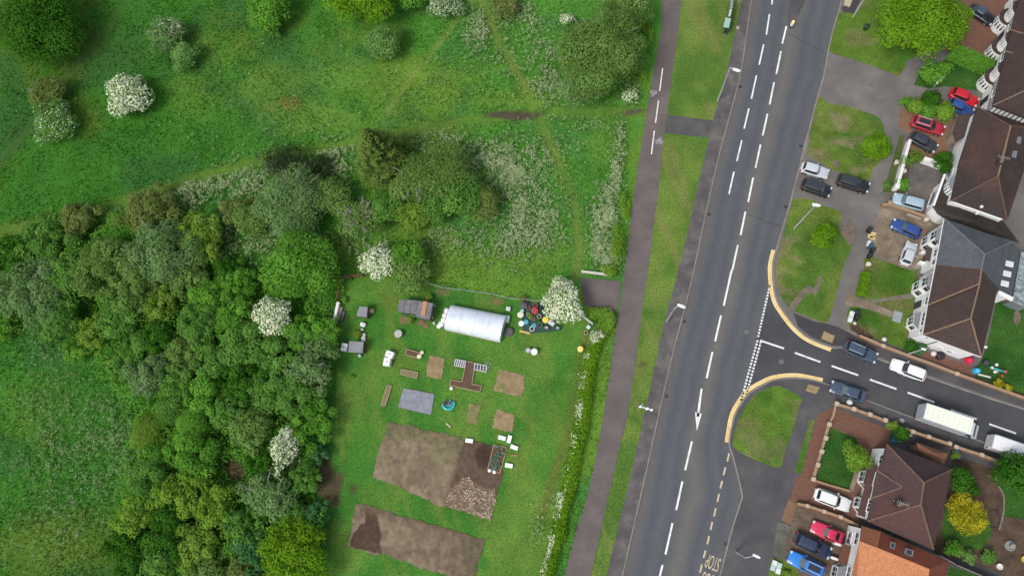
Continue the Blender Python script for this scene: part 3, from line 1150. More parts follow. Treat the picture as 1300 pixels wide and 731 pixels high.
def lobed(c, Rr, V, n, size, K=None, lob=(.24, .42), spread=.70, low=-.25, jag=.10, inner=.08, wild=.15):
    """leaves on many small clumps spread over a dome"""
    K = K or int(np.clip(9 + Rr * 5, 10, 46))
    d = unit(RNG.normal(size=(K, 3)))
    d[:, 2] = np.where(d[:, 2] < low, -d[:, 2], d[:, 2])
    d = unit(d)
    # spaced out, one clump does not sit in another
    for _ in range(8):
        df = d[:, None] - d[None]
        q = np.linalg.norm(df, axis=-1) + np.eye(K) * 9
        d = d + (df / q[..., None] ** 3).sum(1) * .006
        d = unit(d)
        d[:, 2] = np.maximum(d[:, 2], low)
    cen = c + d * np.array([Rr, Rr, V]) * spread * RNG.uniform(.62, 1.2, (K, 1))
    az = np.arctan2(d[:, 1], d[:, 0])
    wob = 1 + wild * (np.sin(az * 2 + RNG.uniform(0, 6.3)) * .6 + np.sin(az * 3 + RNG.uniform(0, 6.3)) * .5)
    cen[:, :2] = c[:2] + (cen[:, :2] - c[:2]) * wob[:, None]
    cen[:max(2, K // 6)] = c + RNG.normal(size=(max(2, K // 6), 3)) * np.array([Rr, Rr, V]) * .22 + np.array([0, 0, V * .25])
    lr = Rr * RNG.uniform(lob[0], lob[1], K) * (1.15 if K < 16 else 1)
    ltone = RNG.normal(0, .2, K)
    ns = RNG.choice(K, n, p=lr ** 2 / (lr ** 2).sum())
    dd = unit(RNG.normal(size=(n, 3)) + np.array([0, 0, .45]))
    rad = 1 + RNG.normal(0, jag, n)
    ins = RNG.random(n) < inner
    rad = np.where(ins, RNG.uniform(.2, .8, n), rad)
    pos = cen[ns] + dd * lr[ns][:, None] * rad[:, None] * np.array([1, 1, .85])
    pos[:, 2] = np.maximum(pos[:, 2], .12)
    nr = unit(dd * .85 + unit(pos - c) * .3 + np.array([0, 0, .5]) + RNG.normal(size=(n, 3)) * .4)
    sz = size * RNG.uniform(.6, 1.35, n)
    tone = np.clip(.45 + ltone[ns] + RNG.normal(0, .2, n), 0, 1)
    return pos, nr, sz, tone, cen, lr


def trunk_mesh(root, h, r, cen, name='trunk', mat=None):
    m = MB()
    b = Vector(root)
    lean = Vector((random.uniform(-.25, .25), random.uniform(-.25, .25), 0))
    pts = [b + Vector((0, 0, -.1)), b + Vector((0, 0, .25)) + lean * .1, b + Vector((0, 0, h * .25)) + lean * .5, b + Vector((0, 0, h * .48)) + lean, b + Vector((0, 0, h * .7)) + lean * 1.2]
    m.tube(pts, [r * 1.35, r, r * .85, r * .62, r * .25], 8)
    for c in cen:
        c = Vector(c)
        st = pts[2].lerp(pts[3], random.uniform(0, 1))
        mid = st.lerp(c, .5) + Vector((0, 0, .12 * h))
        m.tube([st, mid, c], [r * .45, r * .3, r * .1], 5)
    return m


def plant(px, py, rpx, h, sp, label, name='tree', cat='tree', group=None, blossom=None, bfrac=.0, bdir=None, bare=0, dens=1.0, leaf=None, asp=None, rx=1.0, lob=(.24, .42), spread=.7, K=None, trunk=True, ry=1.0, jag=.10, wild=.09):
    zc = h * .58
    V = h * .40
    c = P(px, py, zc)
    sc = 8.62 * 98 / (98 - zc)
    # scale of the photograph at this place
    e = 1.0
    q = (P(px + 5, py, zc) - P(px - 5, py, zc)).length / 10
    Rr = rpx * q
    root = empty(name, (c.x, c.y, 0), label, cat, group)
    s = leaf or float(np.clip(.10 + Rr * .026, .11, .20))
    n = int(np.clip(dens * 4.6 * math.pi * Rr * Rr / (s * s * 1.2), 300, 30000))
    cc = np.array([0, 0, zc])
    pos, nr, sz, tone, cen, lr = lobed(cc, Rr, V, n, s, lob=lob, spread=spread, K=K, jag=jag, wild=wild)
    pos = pos * np.array([rx, ry, 1])
    if trunk:
        pick = [cen[i] * np.array([rx, ry, 1]) + np.array([c.x, c.y, 0]) for i in RNG.permutation(len(cen))[:6]]
        trunk_mesh((c.x, c.y, 0), h, .035 * h * (.6 + .1 * Rr) ** .5, pick).build('trunk', bark, root, tri=False)
    v, f = leaf_quads(pos, nr, sz, asp or .6)
    bl = np.zeros(n, bool)
    if blossom:
        k = RNG.random(n)
        if bdir is not None:
            dirp = pos[:, 0] * bdir[0] / Rr + pos[:, 1] * bdir[1] / Rr
            bl = (k < bfrac * 1.6) & (dirp + RNG.normal(0, .15, n) > bdir[2])
        else:
            bl = (k < bfrac) & (pos[:, 2] > zc - V * .55)
    def part(nm, sel, mat):
        w = v.reshape(-1, 4, 3)[sel].reshape(-1, 3)
        o = fast_mesh(nm, w, np.arange(len(w)).reshape(-1, 4), mat, tone=tone[sel])
        o.parent = root
        return o
    part('crown' if name in ('tree', 'woodland_tree', 'blossom_tree', 'conifer_tree') else 'foliage', ~bl, lm(sp))
    if blossom and bl.any():
        part('blossom', bl, lm(blossom))
    if bare:
        m = MB()
        for i in range(bare):
            a = random.uniform(0, 2 * math.pi)
            rr = Rr * random.uniform(.5, 1.05)
            st = Vector((c.x, c.y, h * .5))
            e = Vector((c.x + rr * math.cos(a), c.y + rr * math.sin(a), h * random.uniform(.72, 1.02)))
            md = st.lerp(e, .5) + Vector((random.uniform(-.3, .3), random.uniform(-.3, .3), .25 * h * .5))
            m.tube([st, md, e], [.09, .065, .02], 4)
            for k in range(3):
                b0 = md.lerp(e, random.uniform(.1, .7))
                b1 = b0 + Vector((random.uniform(-.7, .7), random.uniform(-.7, .7), random.uniform(.1, .5)))
                m.tube([b0, b1], [.045, .015], 4)
        m.build('branches', greybark, root)
    return root


def conifer(px, py, rpx, h, label):
    zc = h * .45
    c = P(px, py, zc)
    q = (P(px + 5, py, zc) - P(px - 5, py, zc)).length / 10
    Rr = rpx * q
    root = empty('conifer_tree', (c.x, c.y, 0), label, 'tree')
    m = MB()
    m.tube([(c.x, c.y, -.1), (c.x, c.y, h * .5), (c.x, c.y, h * .97)], [.28, .17, .03], 8)
    m.build('trunk', bark, root)
    pos, nr, tone, sz = [], [], [], []
    B = 210
    for i in range(B):
        t = (i + .5) / B
        z = h * (.10 + .88 * t)
        L = Rr * (1 - t) ** .95 * random.uniform(.78, 1.12) + .25
        a = i * 2.39996 + random.uniform(-.3, .3)
        bt = random.gauss(.48, .16)
        for k in range(int(14 + L * 22)):
            s = random.random() ** .7
            r = L * s
            side = random.gauss(0, .16 * L * (1.1 - .6 * s))
            x = r * math.cos(a) - side * math.sin(a)
            y = r * math.sin(a) + side * math.cos(a)
            pos.append((x, y, max(.15, z - .22 * r + random.gauss(0, .06))))
            nr.append((math.cos(a) * .3 + random.gauss(0, .3), math.sin(a) * .3 + random.gauss(0, .3), .9))
            tone.append(min(1, max(0, bt + (.42 if s > .82 else -.16) + random.gauss(0, .15))))
            sz.append(random.uniform(.10, .22))
    v, f = leaf_quads(np.array(pos), unit(np.array(nr)), np.array(sz), .42)
    o = fast_mesh('crown', v, f, lm('conif'), tone=tone)
    o.parent = root
    return root


def hedge(line, wpx, h, sp, label, name='hedge', cat='hedge', size=.12, blossom=None, bside=0, bfrac=0, dens=1.0, flatk=.10, ragged=.15):
    """a clipped or rough hedge along a pixel line"""
    w = [P(x, y, h * .6) for x, y in line]
    root = empty(name, (w[len(w) // 2].x, w[len(w) // 2].y, 0), label, cat)
    L = np.array([p[:2] for p in w])
    s = np.r_[0, np.cumsum(np.hypot(*np.diff(L, axis=0).T))]
    W = wpx / 8.6
    n = int(dens * s[-1] * (W + 2 * h) / (size * size * .55))
    q = RNG.uniform(0, s[-1], n)
    x, y = np.interp(q, s, L[:, 0]), np.interp(q, s, L[:, 1])
    dx, dy = np.interp(q + .2, s, L[:, 0]) - np.interp(q - .2, s, L[:, 0]), np.interp(q + .2, s, L[:, 1]) - np.interp(q - .2, s, L[:, 1])
    l = np.hypot(dx, dy) + 1e-9
    nx, ny = -dy / l, dx / l
    u = RNG.uniform(0, W + 1.6 * h, n)
    top = u < W
    wv = 1 + ragged * 2.2 * (fbm(q, q * 0, 1.6, 71) - .5)
    hv = 1 + ragged * 2.2 * (fbm(q, q * 0 + 9, 1.3, 72) - .5)
    off = np.where(top, (u - W / 2), np.where(u < W + .8 * h, W / 2, -W / 2)) * wv
    z = np.where(top, h * hv - ragged * .7 * h * np.abs(2 * off / W) ** 2.5, ((u - W) % (.8 * h)) * 1.2 * hv)
    off = off + RNG.normal(0, flatk, n)
    z = np.clip(z + RNG.normal(0, flatk, n), .05, None)
    pos = np.stack([x + nx * off - root.location.x, y + ny * off - root.location.y, z], 1)
    sd = np.sign(off)
    nr = unit(np.stack([nx * sd * (~top), ny * sd * (~top), top * 1.0 + .35], 1) + RNG.normal(size=(n, 3)) * .38)
    tone = np.clip(.25 + .5 * fbm(x, y, 1.1, 73) + RNG.normal(0, .2, n), 0, 1)
    v, f = leaf_quads(pos, nr, size * RNG.uniform(.6, 1.3, n), .6)
    bl = np.zeros(n, bool)
    if blossom:
        bl = (RNG.random(n) < bfrac * (.2 + 1.5 * sstep(.4, .65, fbm(x, y, 2.0, 74)))) & (off * bside > W * .12) & (z > h * .45)
    for nm, sel, mt in (('foliage', ~bl, lm(sp)), ('blossom', bl, lm(blossom or sp))):
        if sel.any():
            g = v.reshape(-1, 4, 3)[sel].reshape(-1, 3)
            o = fast_mesh(nm, g, np.arange(len(g)).reshape(-1, 4), mt, tone=tone[sel])
            o.parent = root
    m = MB()
    for k in range(int(s[-1] / .6) + 1):
        qq = min(s[-1], k * .6)
        a, b = np.interp(qq, s, L[:, 0]), np.interp(qq, s, L[:, 1])
        m.tube([(a, b, -.05), (a + random.uniform(-.1, .1), b + random.uniform(-.1, .1), h * .75)], [.03, .012], 4)
    m.build('stems', bark, root)
    return root


# ------------------------------------------------------------------ open meadow, upper left
plant(52, 30, 52, 8, 'dark', "dense dark green round tree in the top left corner of the meadow", dens=1.25)
plant(163, 121, 27, 4.4, 'mid', "round hawthorn in full white blossom standing alone in the left meadow", 'blossom_tree', blossom='white', bfrac=.66, leaf=.17, dens=1.2)
plant(60, 120, 23, 3.6, 'brown', "brownish olive bush with a thin top in the left meadow, above a pale flowering bush", 'bush', 'bush', dens=.8, bare=8)
plant(68, 155, 27, 3.2, 'mid', "green bush flecked with pale blossom in the left meadow, below a brownish bush", 'bush', 'bush', blossom='dwhite', bfrac=.13, leaf=.13)
plant(212, 44, 24, 4.2, 'grey', "thin grey twiggy bush with pale blossom at its top in the upper left meadow", 'bush', 'bush', blossom='dwhite', bfrac=.16, bdir=(.1, 1, .1), bare=12, dens=.8)
plant(233, 72, 19, 3.2, 'mint', "small pale mint green bush touching a grey twiggy bush in the upper left meadow", 'bush', 'bush')
plant(340, 8, 30, 5.5, 'fresh', "green tree cut by the top edge of the photo above the wide left meadow")
plant(347, 38, 12, 2.4, 'mid', "small green bush just below the tree at the top edge of the meadow", 'bush', 'bush')
plant(440, -8, 34, 7, 'bright', "left one of the bright green pair of trees at the top edge")
plant(482, 2, 30, 7, 'bright', "right one of the bright green pair of trees at the top edge")
plant(524, -2, 20, 5, 'fresh', "mid green tree at the top edge between the bright pair and the pale blossom bush")
plant(565, 6, 22, 4.0, 'grey', "pale blossom bush at the top edge beside the start of the trodden grass track", 'bush', 'bush', blossom='dwhite', bfrac=.3, leaf=.13)
plant(488, 54, 24, 4.2, 'mint', "round mint green bush below the bright trees at the top edge", 'bush', 'bush', dens=1.1)
plant(640, 6, 22, 3.2, 'brown', "low thin brownish bush at the top edge beside the trodden track", 'bush', 'bush', dens=.6, bare=6)
plant(757, 68, 58, 9.5, 'olive', "big round olive tree with thin foliage beside the cycle path", dens=1.15, lob=(.18, .32), spread=.78, K=52, bare=12, leaf=.15)
plant(742, 112, 30, 6, 'grey', "greyish thin tree leaning on the near side of the big olive tree", dens=.7, bare=12)
plant(795, 12, 34, 7.5, 'olive', "olive green tree behind the big olive tree, at the top edge by the cycle path", leaf=.15)
plant(800, 70, 26, 5, 'mid', "darker green bush between the big olive tree and the cycle path", 'bush', 'bush')
plant(720, 26, 9, 2.4, 'mid', "small bush topped with white blossom left of the big olive tree", 'bush', 'bush', blossom='white', bfrac=.6)
plant(800, 122, 11, 2.2, 'mid', "small white flowering bush between the big olive tree and the cycle path", 'bush', 'bush', blossom='white', bfrac=.45)

# ------------------------------------------------------------------ scrub belt across the middle
conifer(480, 190, 43, 12.5, "tall dark conifer with drooping tips at the top of the scrub clump")
plant(362, 206, 34, 4.0, 'spike', "dark spiky low bush left of the tall conifer", 'bush', 'bush', asp=.16, leaf=.34, ry=.75)
plant(405, 214, 16, 3.0, 'spike', "small dark bush between the spiky low bush and the conifer", 'bush', 'bush', ry=.9)
plant(372, 256, 46, 6.2, 'grey', "wide grey green willow with pale twigs left of the conifer", bare=16, lob=(.2, .34), K=40, leaf=.16)
plant(425, 248, 26, 4.6, 'olive', "olive bush between the grey willow and the conifer", 'bush', 'bush')
plant(320, 276, 24, 4.6, 'olive', "olive bush at the left side of the grey willow", 'bush', 'bush')
plant(458, 278, 26, 4.6, 'olive', "olive bush with bare pale branches reaching through its top", 'bush', 'bush', dens=.65, bare=36)
plant(492, 262, 24, 4.6, 'mid', "green bush below the tall conifer, beside the bush with bare branches", 'bush', 'bush')
plant(530, 232, 33, 6.0, 'olive', "olive willow directly right of the tall conifer", bare=8, leaf=.15)
plant(565, 216, 40, 6.2, 'olive', "broad olive willow in the right half of the scrub clump", leaf=.15)
plant(585, 250, 30, 5, 'mid', "green bush between the broad olive willow and the brownish round bush", 'bush', 'bush')
plant(612, 254, 24, 3.8, 'brown', "round brownish bush at the right end of the scrub clump", 'bush', 'bush', dens=1.1)
plant(526, 274, 22, 4.2, 'ygreen', "yellow green bush at the lower side of the scrub clump", 'bush', 'bush')
plant(552, 262, 24, 4.2, 'mid', "mid green bush right of the yellow green bush in the scrub clump", 'bush', 'bush')
plant(382, 340, 44, 6.8, 'fresh', "fresh green spreading tree above the corner of the allotment fence", dens=1.1)
plant(483, 332, 25, 4.6, 'mid', "white blossoming hawthorn at the upper left corner of the allotment", 'blossom_tree', blossom='white', bfrac=.68, leaf=.17, dens=1.2)
plant(518, 324, 24, 4.8, 'fresh', "green tree touching the right side of the hawthorn above the allotment")
plant(522, 348, 25, 4.4, 'olive', "olive bush in front of the green tree at the allotment's upper edge", 'bush', 'bush')
plant(714, 383, 29, 5.2, 'mid', "large cream blossoming hawthorn beside the allotment entrance", 'blossom_tree', blossom='white', bfrac=.74, leaf=.17, dens=1.3)
plant(348, 399, 26, 5.2, 'mid', "white blossoming hawthorn at the edge of the wood left of the allotment", 'blossom_tree', blossom='white', bfrac=.68, leaf=.17, dens=1.2)
plant(362, 572, 17, 6.0, 'mid', "narrow white blossoming hawthorn inside the wood left of the dug plots", 'blossom_tree', blossom='white', bfrac=.6, ry=1.9, leaf=.13)

W = [
 (15, 322, 26, 3.5, 'dark', "low dark green bush at the left edge of the photo, under the open meadow"),
 (62, 304, 32, 4.8, 'mid', "mid green tree at the far left upper edge of the wood"),
 (98, 278, 25, 4.8, 'brown', "brownish tree on the upper edge of the wood, leftmost brownish crown"),
 (190, 270, 34, 5.4, 'brown', "wide brownish olive willow on the upper edge of the wood under the trodden track"),
 (300, 268, 20, 4.4, 'brown', "round brownish bush at the right end of the wood's upper edge"),
 (256, 300, 34, 5.8, 'ygreen', "yellowish green tree below the pale cow parsley slope"),
 (202, 320, 47, 8.0, 'grey', "largest grey green willow in the middle of the upper wood"),
 (138, 334, 40, 7.6, 'olive', "olive willow left of the largest grey green willow"),
 (168, 366, 34, 7.2, 'olive', "olive willow just below the largest grey green willow"),
 (40, 368, 42, 6.8, 'grey', "grey green willow near the left edge of the photo"),
 (86, 350, 28, 5.6, 'mid', "dark gap filling tree between two willows at the left"),
 (76, 400, 30, 5.0, 'mid', "mid green tree under the left willows, above the lower meadow"),
 (2, 408, 20, 3.4, 'fresh', "broad leaved fresh green bush on the left edge of the photo"),
 (118, 428, 22, 4.4, 'ygreen', "yellow green bush at the wood's edge above the lower left meadow"),
 (94, 447, 14, 3.0, 'fresh', "small round green bush reaching into the lower left meadow"),
 (292, 345, 20, 3.2, 'dark', "low dark bush right of the yellowish green tree in the wood"),
 (240, 352, 26, 5.0, 'olive', "olive tree at the lower right foot of the largest willow"),
 (264, 378, 26, 5.0, 'fresh', "fresh green tree left of the white hawthorn in the wood, upper of two"),
 (308, 362, 22, 4.2, 'fresh', "small fresh green tree up and left of the white hawthorn in the wood"),
 (205, 385, 24, 5.0, 'ygreen', "yellow tipped tree below the olive willow"),
 (150, 402, 28, 5.4, 'mid', "mid green tree between the olive willow and the yellow green bush"),
 (297, 402, 28, 5.2, 'fresh', "fresh green tree touching the left side of the white hawthorn in the wood"),
 (250, 412, 30, 5.6, 'mid', "mid green tree in the middle of the wood, under the fresh green pair"),
 (204, 425, 26, 5.0, 'dark', "dark green tree in a hollow at the left of the main wood"),
 (310, 440, 34, 6.0, 'mid', "broad mid green tree below and left of the white hawthorn in the wood"),
 (356, 444, 30, 5.6, 'mid', "mid green tree directly below the white hawthorn in the wood"),
 (378, 422, 22, 5.0, 'fresh', "fresh green tree right of the white hawthorn in the wood"),
 (410, 424, 22, 4.6, 'fresh', "green bush at the wood's edge beside the leaning white board"),
 (236, 452, 26, 5.2, 'olive', "olive green tree in the left half of the main wood"),
 (274, 458, 28, 5.4, 'mid', "mid green tree in the heart of the wood, right of the olive one"),
 (178, 445, 24, 4.8, 'mid', "mid green tree on the meadow side of the main wood, pale tipped"),
 (189, 478, 28, 5.4, 'grey', "grey green tree at the meadow side of the main wood"),
 (152, 466, 18, 3.6, 'mid', "low bush at the meadow edge, left of the grey green tree"),
 (226, 490, 26, 5.4, 'mid', "mid green tree right of the grey green tree in the main wood"),
 (262, 502, 28, 5.8, 'fresh', "fresh green tree with a broad top in the centre of the main wood"),
 (308, 486, 28, 5.6, 'dark', "dark green tree in a shady gap of the main wood"),
 (343, 492, 28, 5.6, 'mid', "mid green tree left of the wood's allotment edge, halfway down"),
 (396, 466, 34, 6.0, 'grey', "pale green tree at the wood's allotment edge beside the grey shed"),
 (374, 502, 30, 6.0, 'mid', "tree under the pale green one at the wood's allotment edge"),
 (187, 546, 22, 3.6, 'ygreen', "smooth yellow green round bush at the meadow edge of the wood"),
 (217, 520, 22, 4.8, 'mid', "mid green tree directly above and right of the smooth round bush"),
 (246, 536, 24, 5.2, 'fresh', "fresh green tree right of the smooth round bush"),
 (292, 520, 26, 5.6, 'mid', "mid green tree in the middle of the lower wood"),
 (324, 546, 30, 6.0, 'olive', "pale olive tree left of the narrow white hawthorn"),
 (396, 540, 27, 5.4, 'fresh', "fresh green tree at the allotment edge beside the larger dug plot"),
 (246, 574, 32, 5.6, 'fresh', "broad fresh green tree in the lower wood above the clearing"),
 (336, 584, 22, 4.2, 'dark', "dark green low tree just left of the narrow white hawthorn"),
 (343, 626, 32, 5.8, 'grey', "pale green tree below the narrow white hawthorn"),
 (390, 606, 20, 4.6, 'mid', "mid green tree between the narrow white hawthorn and the bare earth patch"),
 (192, 612, 28, 4.8, 'mid', "mid green tree at the lower meadow edge of the wood"),
 (228, 632, 32, 5.4, 'lime', "lime green tree in the lower left of the wood"),
 (168, 655, 26, 4.8, 'lime', "lime green tree nearest the lower meadow"),
 (210, 672, 34, 5.2, 'dark', "dark tree among lime green ones at the bottom left of the wood"),
 (272, 644, 26, 5.6, 'lime', "bright lime green tree beside the bare clearing in the lower wood"),
 (252, 690, 32, 5.6, 'ygreen', "yellow green tree near the bottom edge of the wood"),
 (308, 672, 28, 5.0, 'mid', "mid green tree left of the bare gap near the bottom of the wood"),
 (322, 704, 26, 4.8, 'teal', "bluish green tree beside the bright tree at the bottom edge"),
 (164, 700, 30, 4.6, 'dark', "dark bush at the bottom edge of the lower meadow"),
 (200, 724, 28, 4.8, 'mid', "mid green tree on the bottom edge, left of the yellow green tree"),
 (258, 730, 28, 4.6, 'olive', "olive tree on the bottom edge of the wood"),
 (308, 738, 28, 4.2, 'brown', "brownish thin tree on the bottom edge left of the bright tree"),
 (374, 706, 44, 6.4, 'bright', "bright yellow green tree at the bottom edge beside the allotment"),
 (400, 655, 18, 3.0, 'teal', "bluish green bush beside the bare earth patch"),
 (372, 650, 20, 4.2, 'mid', "green tree above the bright tree at the bottom edge"),
 (404, 575, 14, 3.0, 'teal', "small bluish green bush at the top of the bare earth patch"),
]
for (x, y, r, h, sp, lab) in W:
    b = ('bush' in lab.split(',')[0])
    kw = dict(lob=(.17, .30), spread=.82, K=int(12 + r * .55))
    if 'smooth' in lab:
        kw = dict(lob=(.4, .5), spread=.5, jag=.05, leaf=.1)
    plant(x, y, r * 1.0, h * .8, sp, lab, 'bush' if b else 'woodland_tree', 'bush' if b else 'tree', dens=1.0, bare=4 if sp == 'grey' else 0, wild=.24, **kw)

# ------------------------------------------------------------------ trees and shrubs by the houses
plant(1172, 26, 58, 9.5, 'bright', "large bright green tree on the verge in front of the houses", dens=1.2, K=46, lob=(.18, .3), spread=.78, wild=.04, leaf=.17)
plant(1187, 92, 19, 2.8, 'fresh', "round green shrub below the large bright tree", 'shrub', 'shrub')
plant(1112, 186, 20, 3.2, 'bright', "round bright green shrub on the verge beside the three parked cars", 'shrub', 'shrub', dens=1.2)
plant(1045, 300, 19, 3.0, 'bright', "round bright green shrub on the verge beside the yellow lined corner", 'shrub', 'shrub', dens=1.2)
plant(1085, 578, 21, 3.8, 'lime', "yellow green small tree on the walled front lawn", leaf=.12)
plant(1220, 614, 19, 4.2, 'dark', "dark green round shrub behind the red brown hipped roof", 'shrub', 'shrub', ry=1.4, dens=1.2)
plant(1226, 652, 25, 4.6, 'yellow', "golden yellow tree in the back garden", leaf=.13, dens=1.1)
plant(1288, 600, 30, 6, 'dark', "dark green tree at the right edge below the white van", dens=1.2)
plant(1210, 696, 12, 2.2, 'fresh', "small bright green shrub by the back garden fence", 'shrub', 'shrub')
plant(1229, 706, 9, 1.6, 'mint', "small pale leaved shrub by the back garden fence, right of a bright one", 'shrub', 'shrub')
plant(1256, 706, 10, 1.5, 'mid', "low green shrub beside the white garden ornament", 'shrub', 'shrub')
plant(1134, 540, 8, 1.8, 'ygreen', "small yellow green shrub at the brick wall beside the blue board", 'shrub', 'shrub')
plant(1143, 551, 11, 2.4, 'dark', "dark evergreen shrub between the blue board and the outbuilding", 'shrub', 'shrub')
plant(1213, 577, 6, .9, 'ygreen', "small yellow green garden plant beside the orange outbuilding roof", 'plant', 'plant')
plant(1151, 131, 9, 1.3, 'fresh', "clipped green shrub at the left end of the row above the red estate car", 'shrub', 'shrub')
plant(1163, 136, 12, 1.5, 'lime', "light green shrub in the row above the red estate car", 'shrub', 'shrub')
plant(1182, 128, 15, 1.9, 'dark', "dark green shrub at the back of the row above the red estate car", 'shrub', 'shrub')
plant(1180, 140, 13, 1.5, 'fresh', "mid green shrub in the middle of the row above the red estate car", 'shrub', 'shrub')
plant(1201, 141, 14, 1.7, 'lime', "light green shrub at the right end of the row, beside the blue car", 'shrub', 'shrub')
plant(1197, 206, 15, 2.4, 'dark', "dark green round shrub beside the white bay window", 'shrub', 'shrub')
plant(1163, 199, 10, 1.6, 'ygreen', "spiky yellowish palm at the corner of the white garden walls", 'palm', 'palm', asp=.16, leaf=.3, dens=.8)
plant(1149, 206, 10, 1.5, 'olive', "olive spiky plant inside the white front wall", 'plant', 'plant', asp=.2, leaf=.24)
plant(1145, 233, 10, 1.3, 'fresh', "low green bush inside the near end of the white front wall", 'shrub', 'shrub')
plant(1127, 235, 6, .8, 'mid', "low green plant outside the near end of the white front wall", 'plant', 'plant')
plant(1268, 486, 7, 1.1, 'yellow', "yellow flowering shrub by the brick wall, left of a pair", 'shrub', 'shrub')
plant(1281, 492, 6, 1.0, 'yellow', "yellow flowering shrub by the brick wall, right of a pair", 'shrub', 'shrub')
plant(1158, 439, 9, 1.4, 'dark', "dark shrub at the street corner of the white end house", 'shrub', 'shrub')
plant(1170, 443, 8, 1.3, 'teal', "bluish green shrub against the white end wall of the house", 'shrub', 'shrub')
hedge([(1207, 64), (1262, 88)], 15, 1.7, 'fresh', "clipped green hedge running to the black and white house", size=.11, ragged=.06)
hedge([(1100.5, 346), (1097, 360), (1093, 377)], 8, 1.1, 'bright', "short bright green hedge beside the footpath", size=.09, ragged=.1)
hedge([(760, 425), (755, 440), (748, 462), (744, 490), (741, 520), (737, 545), (730, 575), (724, 605), (716, 640), (707, 680), (696, 722), (680, 780)], 13, 1.15, 'bright', "long rough hedge with white blossom between the allotment and the cycle path", blossom='white', bside=-1, bfrac=.36, size=.12, ragged=.34, dens=.85, flatk=.17)
hedge([(749, 398), (772, 397), (775, 408), (764, 424)], 11, 1.2, 'lime', "hedge turning the corner at the allotment entrance", size=.13, ragged=.22)
plant(758, 427, 9, 1.9, 'mid', "white blossoming bush in the hedge at the allotment entrance", 'bush', 'bush', blossom='white', bfrac=.6)
plant(785, 310, 11, 1.5, 'lime', "yellow green bush strip beside the cycle path, lower of two", 'bush', 'bush', ry=2.6)
plant(793, 262, 8, 1.3, 'lime', "yellow green bush strip beside the cycle path, upper of two", 'bush', 'bush', ry=2.6)
plant(823, 40, 8, 1.6, 'lime', "light green bush on the grass edge of the cycle path near the top", 'bush', 'bush', ry=3.0)
plant(816, 90, 7, 1.4, 'lime', "light green bush on the grass edge of the cycle path beside its first dash", 'bush', 'bush', ry=2.6)
plant(775, 344, 10, 1.2, 'lime', "small bush at the end of the white entrance rail", 'bush', 'bush')

# ------------------------------------------------------------------ tall grass and cow parsley
RD = CYC_L[:1] and CYC_L


def meadow_mask(px, py):
    left_of_path = np.ones(px.shape, bool)
    poly = CYC_L + [(-900, 1300), (-900, -700)]
    m = inpoly(px, py, poly)
    m &= ~inpoly(px, py, ALLOT)
    m &= ~inpoly(px, py, [(735, 348), (800, 352), (800, 400), (735, 388)])
    for tr, w in ((TRACK_A, 6), (TRACK_B, 5), (TRACK_C, 3.5), (TRACK_D, 6)):
        m &= dline(px, py, tr) > w * RNG.uniform(.6, 1.25, px.shape)
    return m


N = 150000
X = RNG.uniform(-112, 12, N)
Y = RNG.uniform(-36, 84, N)
qx, qy = PIX(X, Y)
ok = meadow_mask(qx, qy) & (qx > -160) & (qx < 850) & (qy > -90) & (qy < 800)
ok &= ~((np.hypot((qx - 650) / 34, (qy - 147) / 6) < 1) | (np.hypot((qx - 803) / 18, (qy - 143) / 5) < 1))
ok &= RNG.random(N) < .35 + .9 * sstep(.35, .65, fbm(X, Y, 5, 91))
X, Y = X[ok], Y[ok]
n = len(X)
col = field(X, Y) * RNG.uniform(1.1, 1.6, (n, 1)) * (1 + RNG.normal(0, .06, (n, 3)))
a = RNG.uniform(0, 2 * np.pi, n)
hh = RNG.uniform(.06, .18, n) * (.6 + .8 * fbm(X, Y, 4, 95))
lean = RNG.uniform(.7, 2.0, n)
wv = RNG.uniform(.05, .13, n)
bx, by = np.cos(a), np.sin(a)
v = np.empty((n, 4, 3))
v[:, 0] = np.stack([X - by * wv, Y + bx * wv, np.full(n, -.06)], 1)
v[:, 1] = np.stack([X + by * wv, Y - bx * wv, np.full(n, -.06)], 1)
v[:, 2] = np.stack([X + bx * hh * lean + by * wv * .5, Y + by * hh * lean - bx * wv * .5, hh], 1)
v[:, 3] = np.stack([X + bx * hh * lean - by * wv * .5, Y + by * hh * lean + bx * wv * .5, hh], 1)
mg = bpy.data.materials.new("meadow_blade")
mg.use_nodes = True
t = mg.node_tree
t.nodes.remove(t.nodes["Principled BSDF"])
at = t.nodes.new("ShaderNodeAttribute")
at.attribute_name = "Col"
d1 = t.nodes.new("ShaderNodeBsdfDiffuse")
d2 = t.nodes.new("ShaderNodeBsdfTranslucent")
ms = t.nodes.new("ShaderNodeMixShader")
ms.inputs[0].default_value = .5
t.links.new(at.outputs["Color"], d1.inputs[0])
t.links.new(at.outputs["Color"], d2.inputs[0])
t.links.new(d1.outputs[0], ms.inputs[1])
t.links.new(d2.outputs[0], ms.inputs[2])
t.links.new(ms.outputs[0], t.nodes["Material Output"].inputs[0])
go = fast_mesh("meadow_grass", v.reshape(-1, 3), np.arange(n * 4).reshape(n, 4), mg, col=np.repeat(col, 4, 0))
tag(go, "long green grass of the open meadow", "grass", kind="stuff")

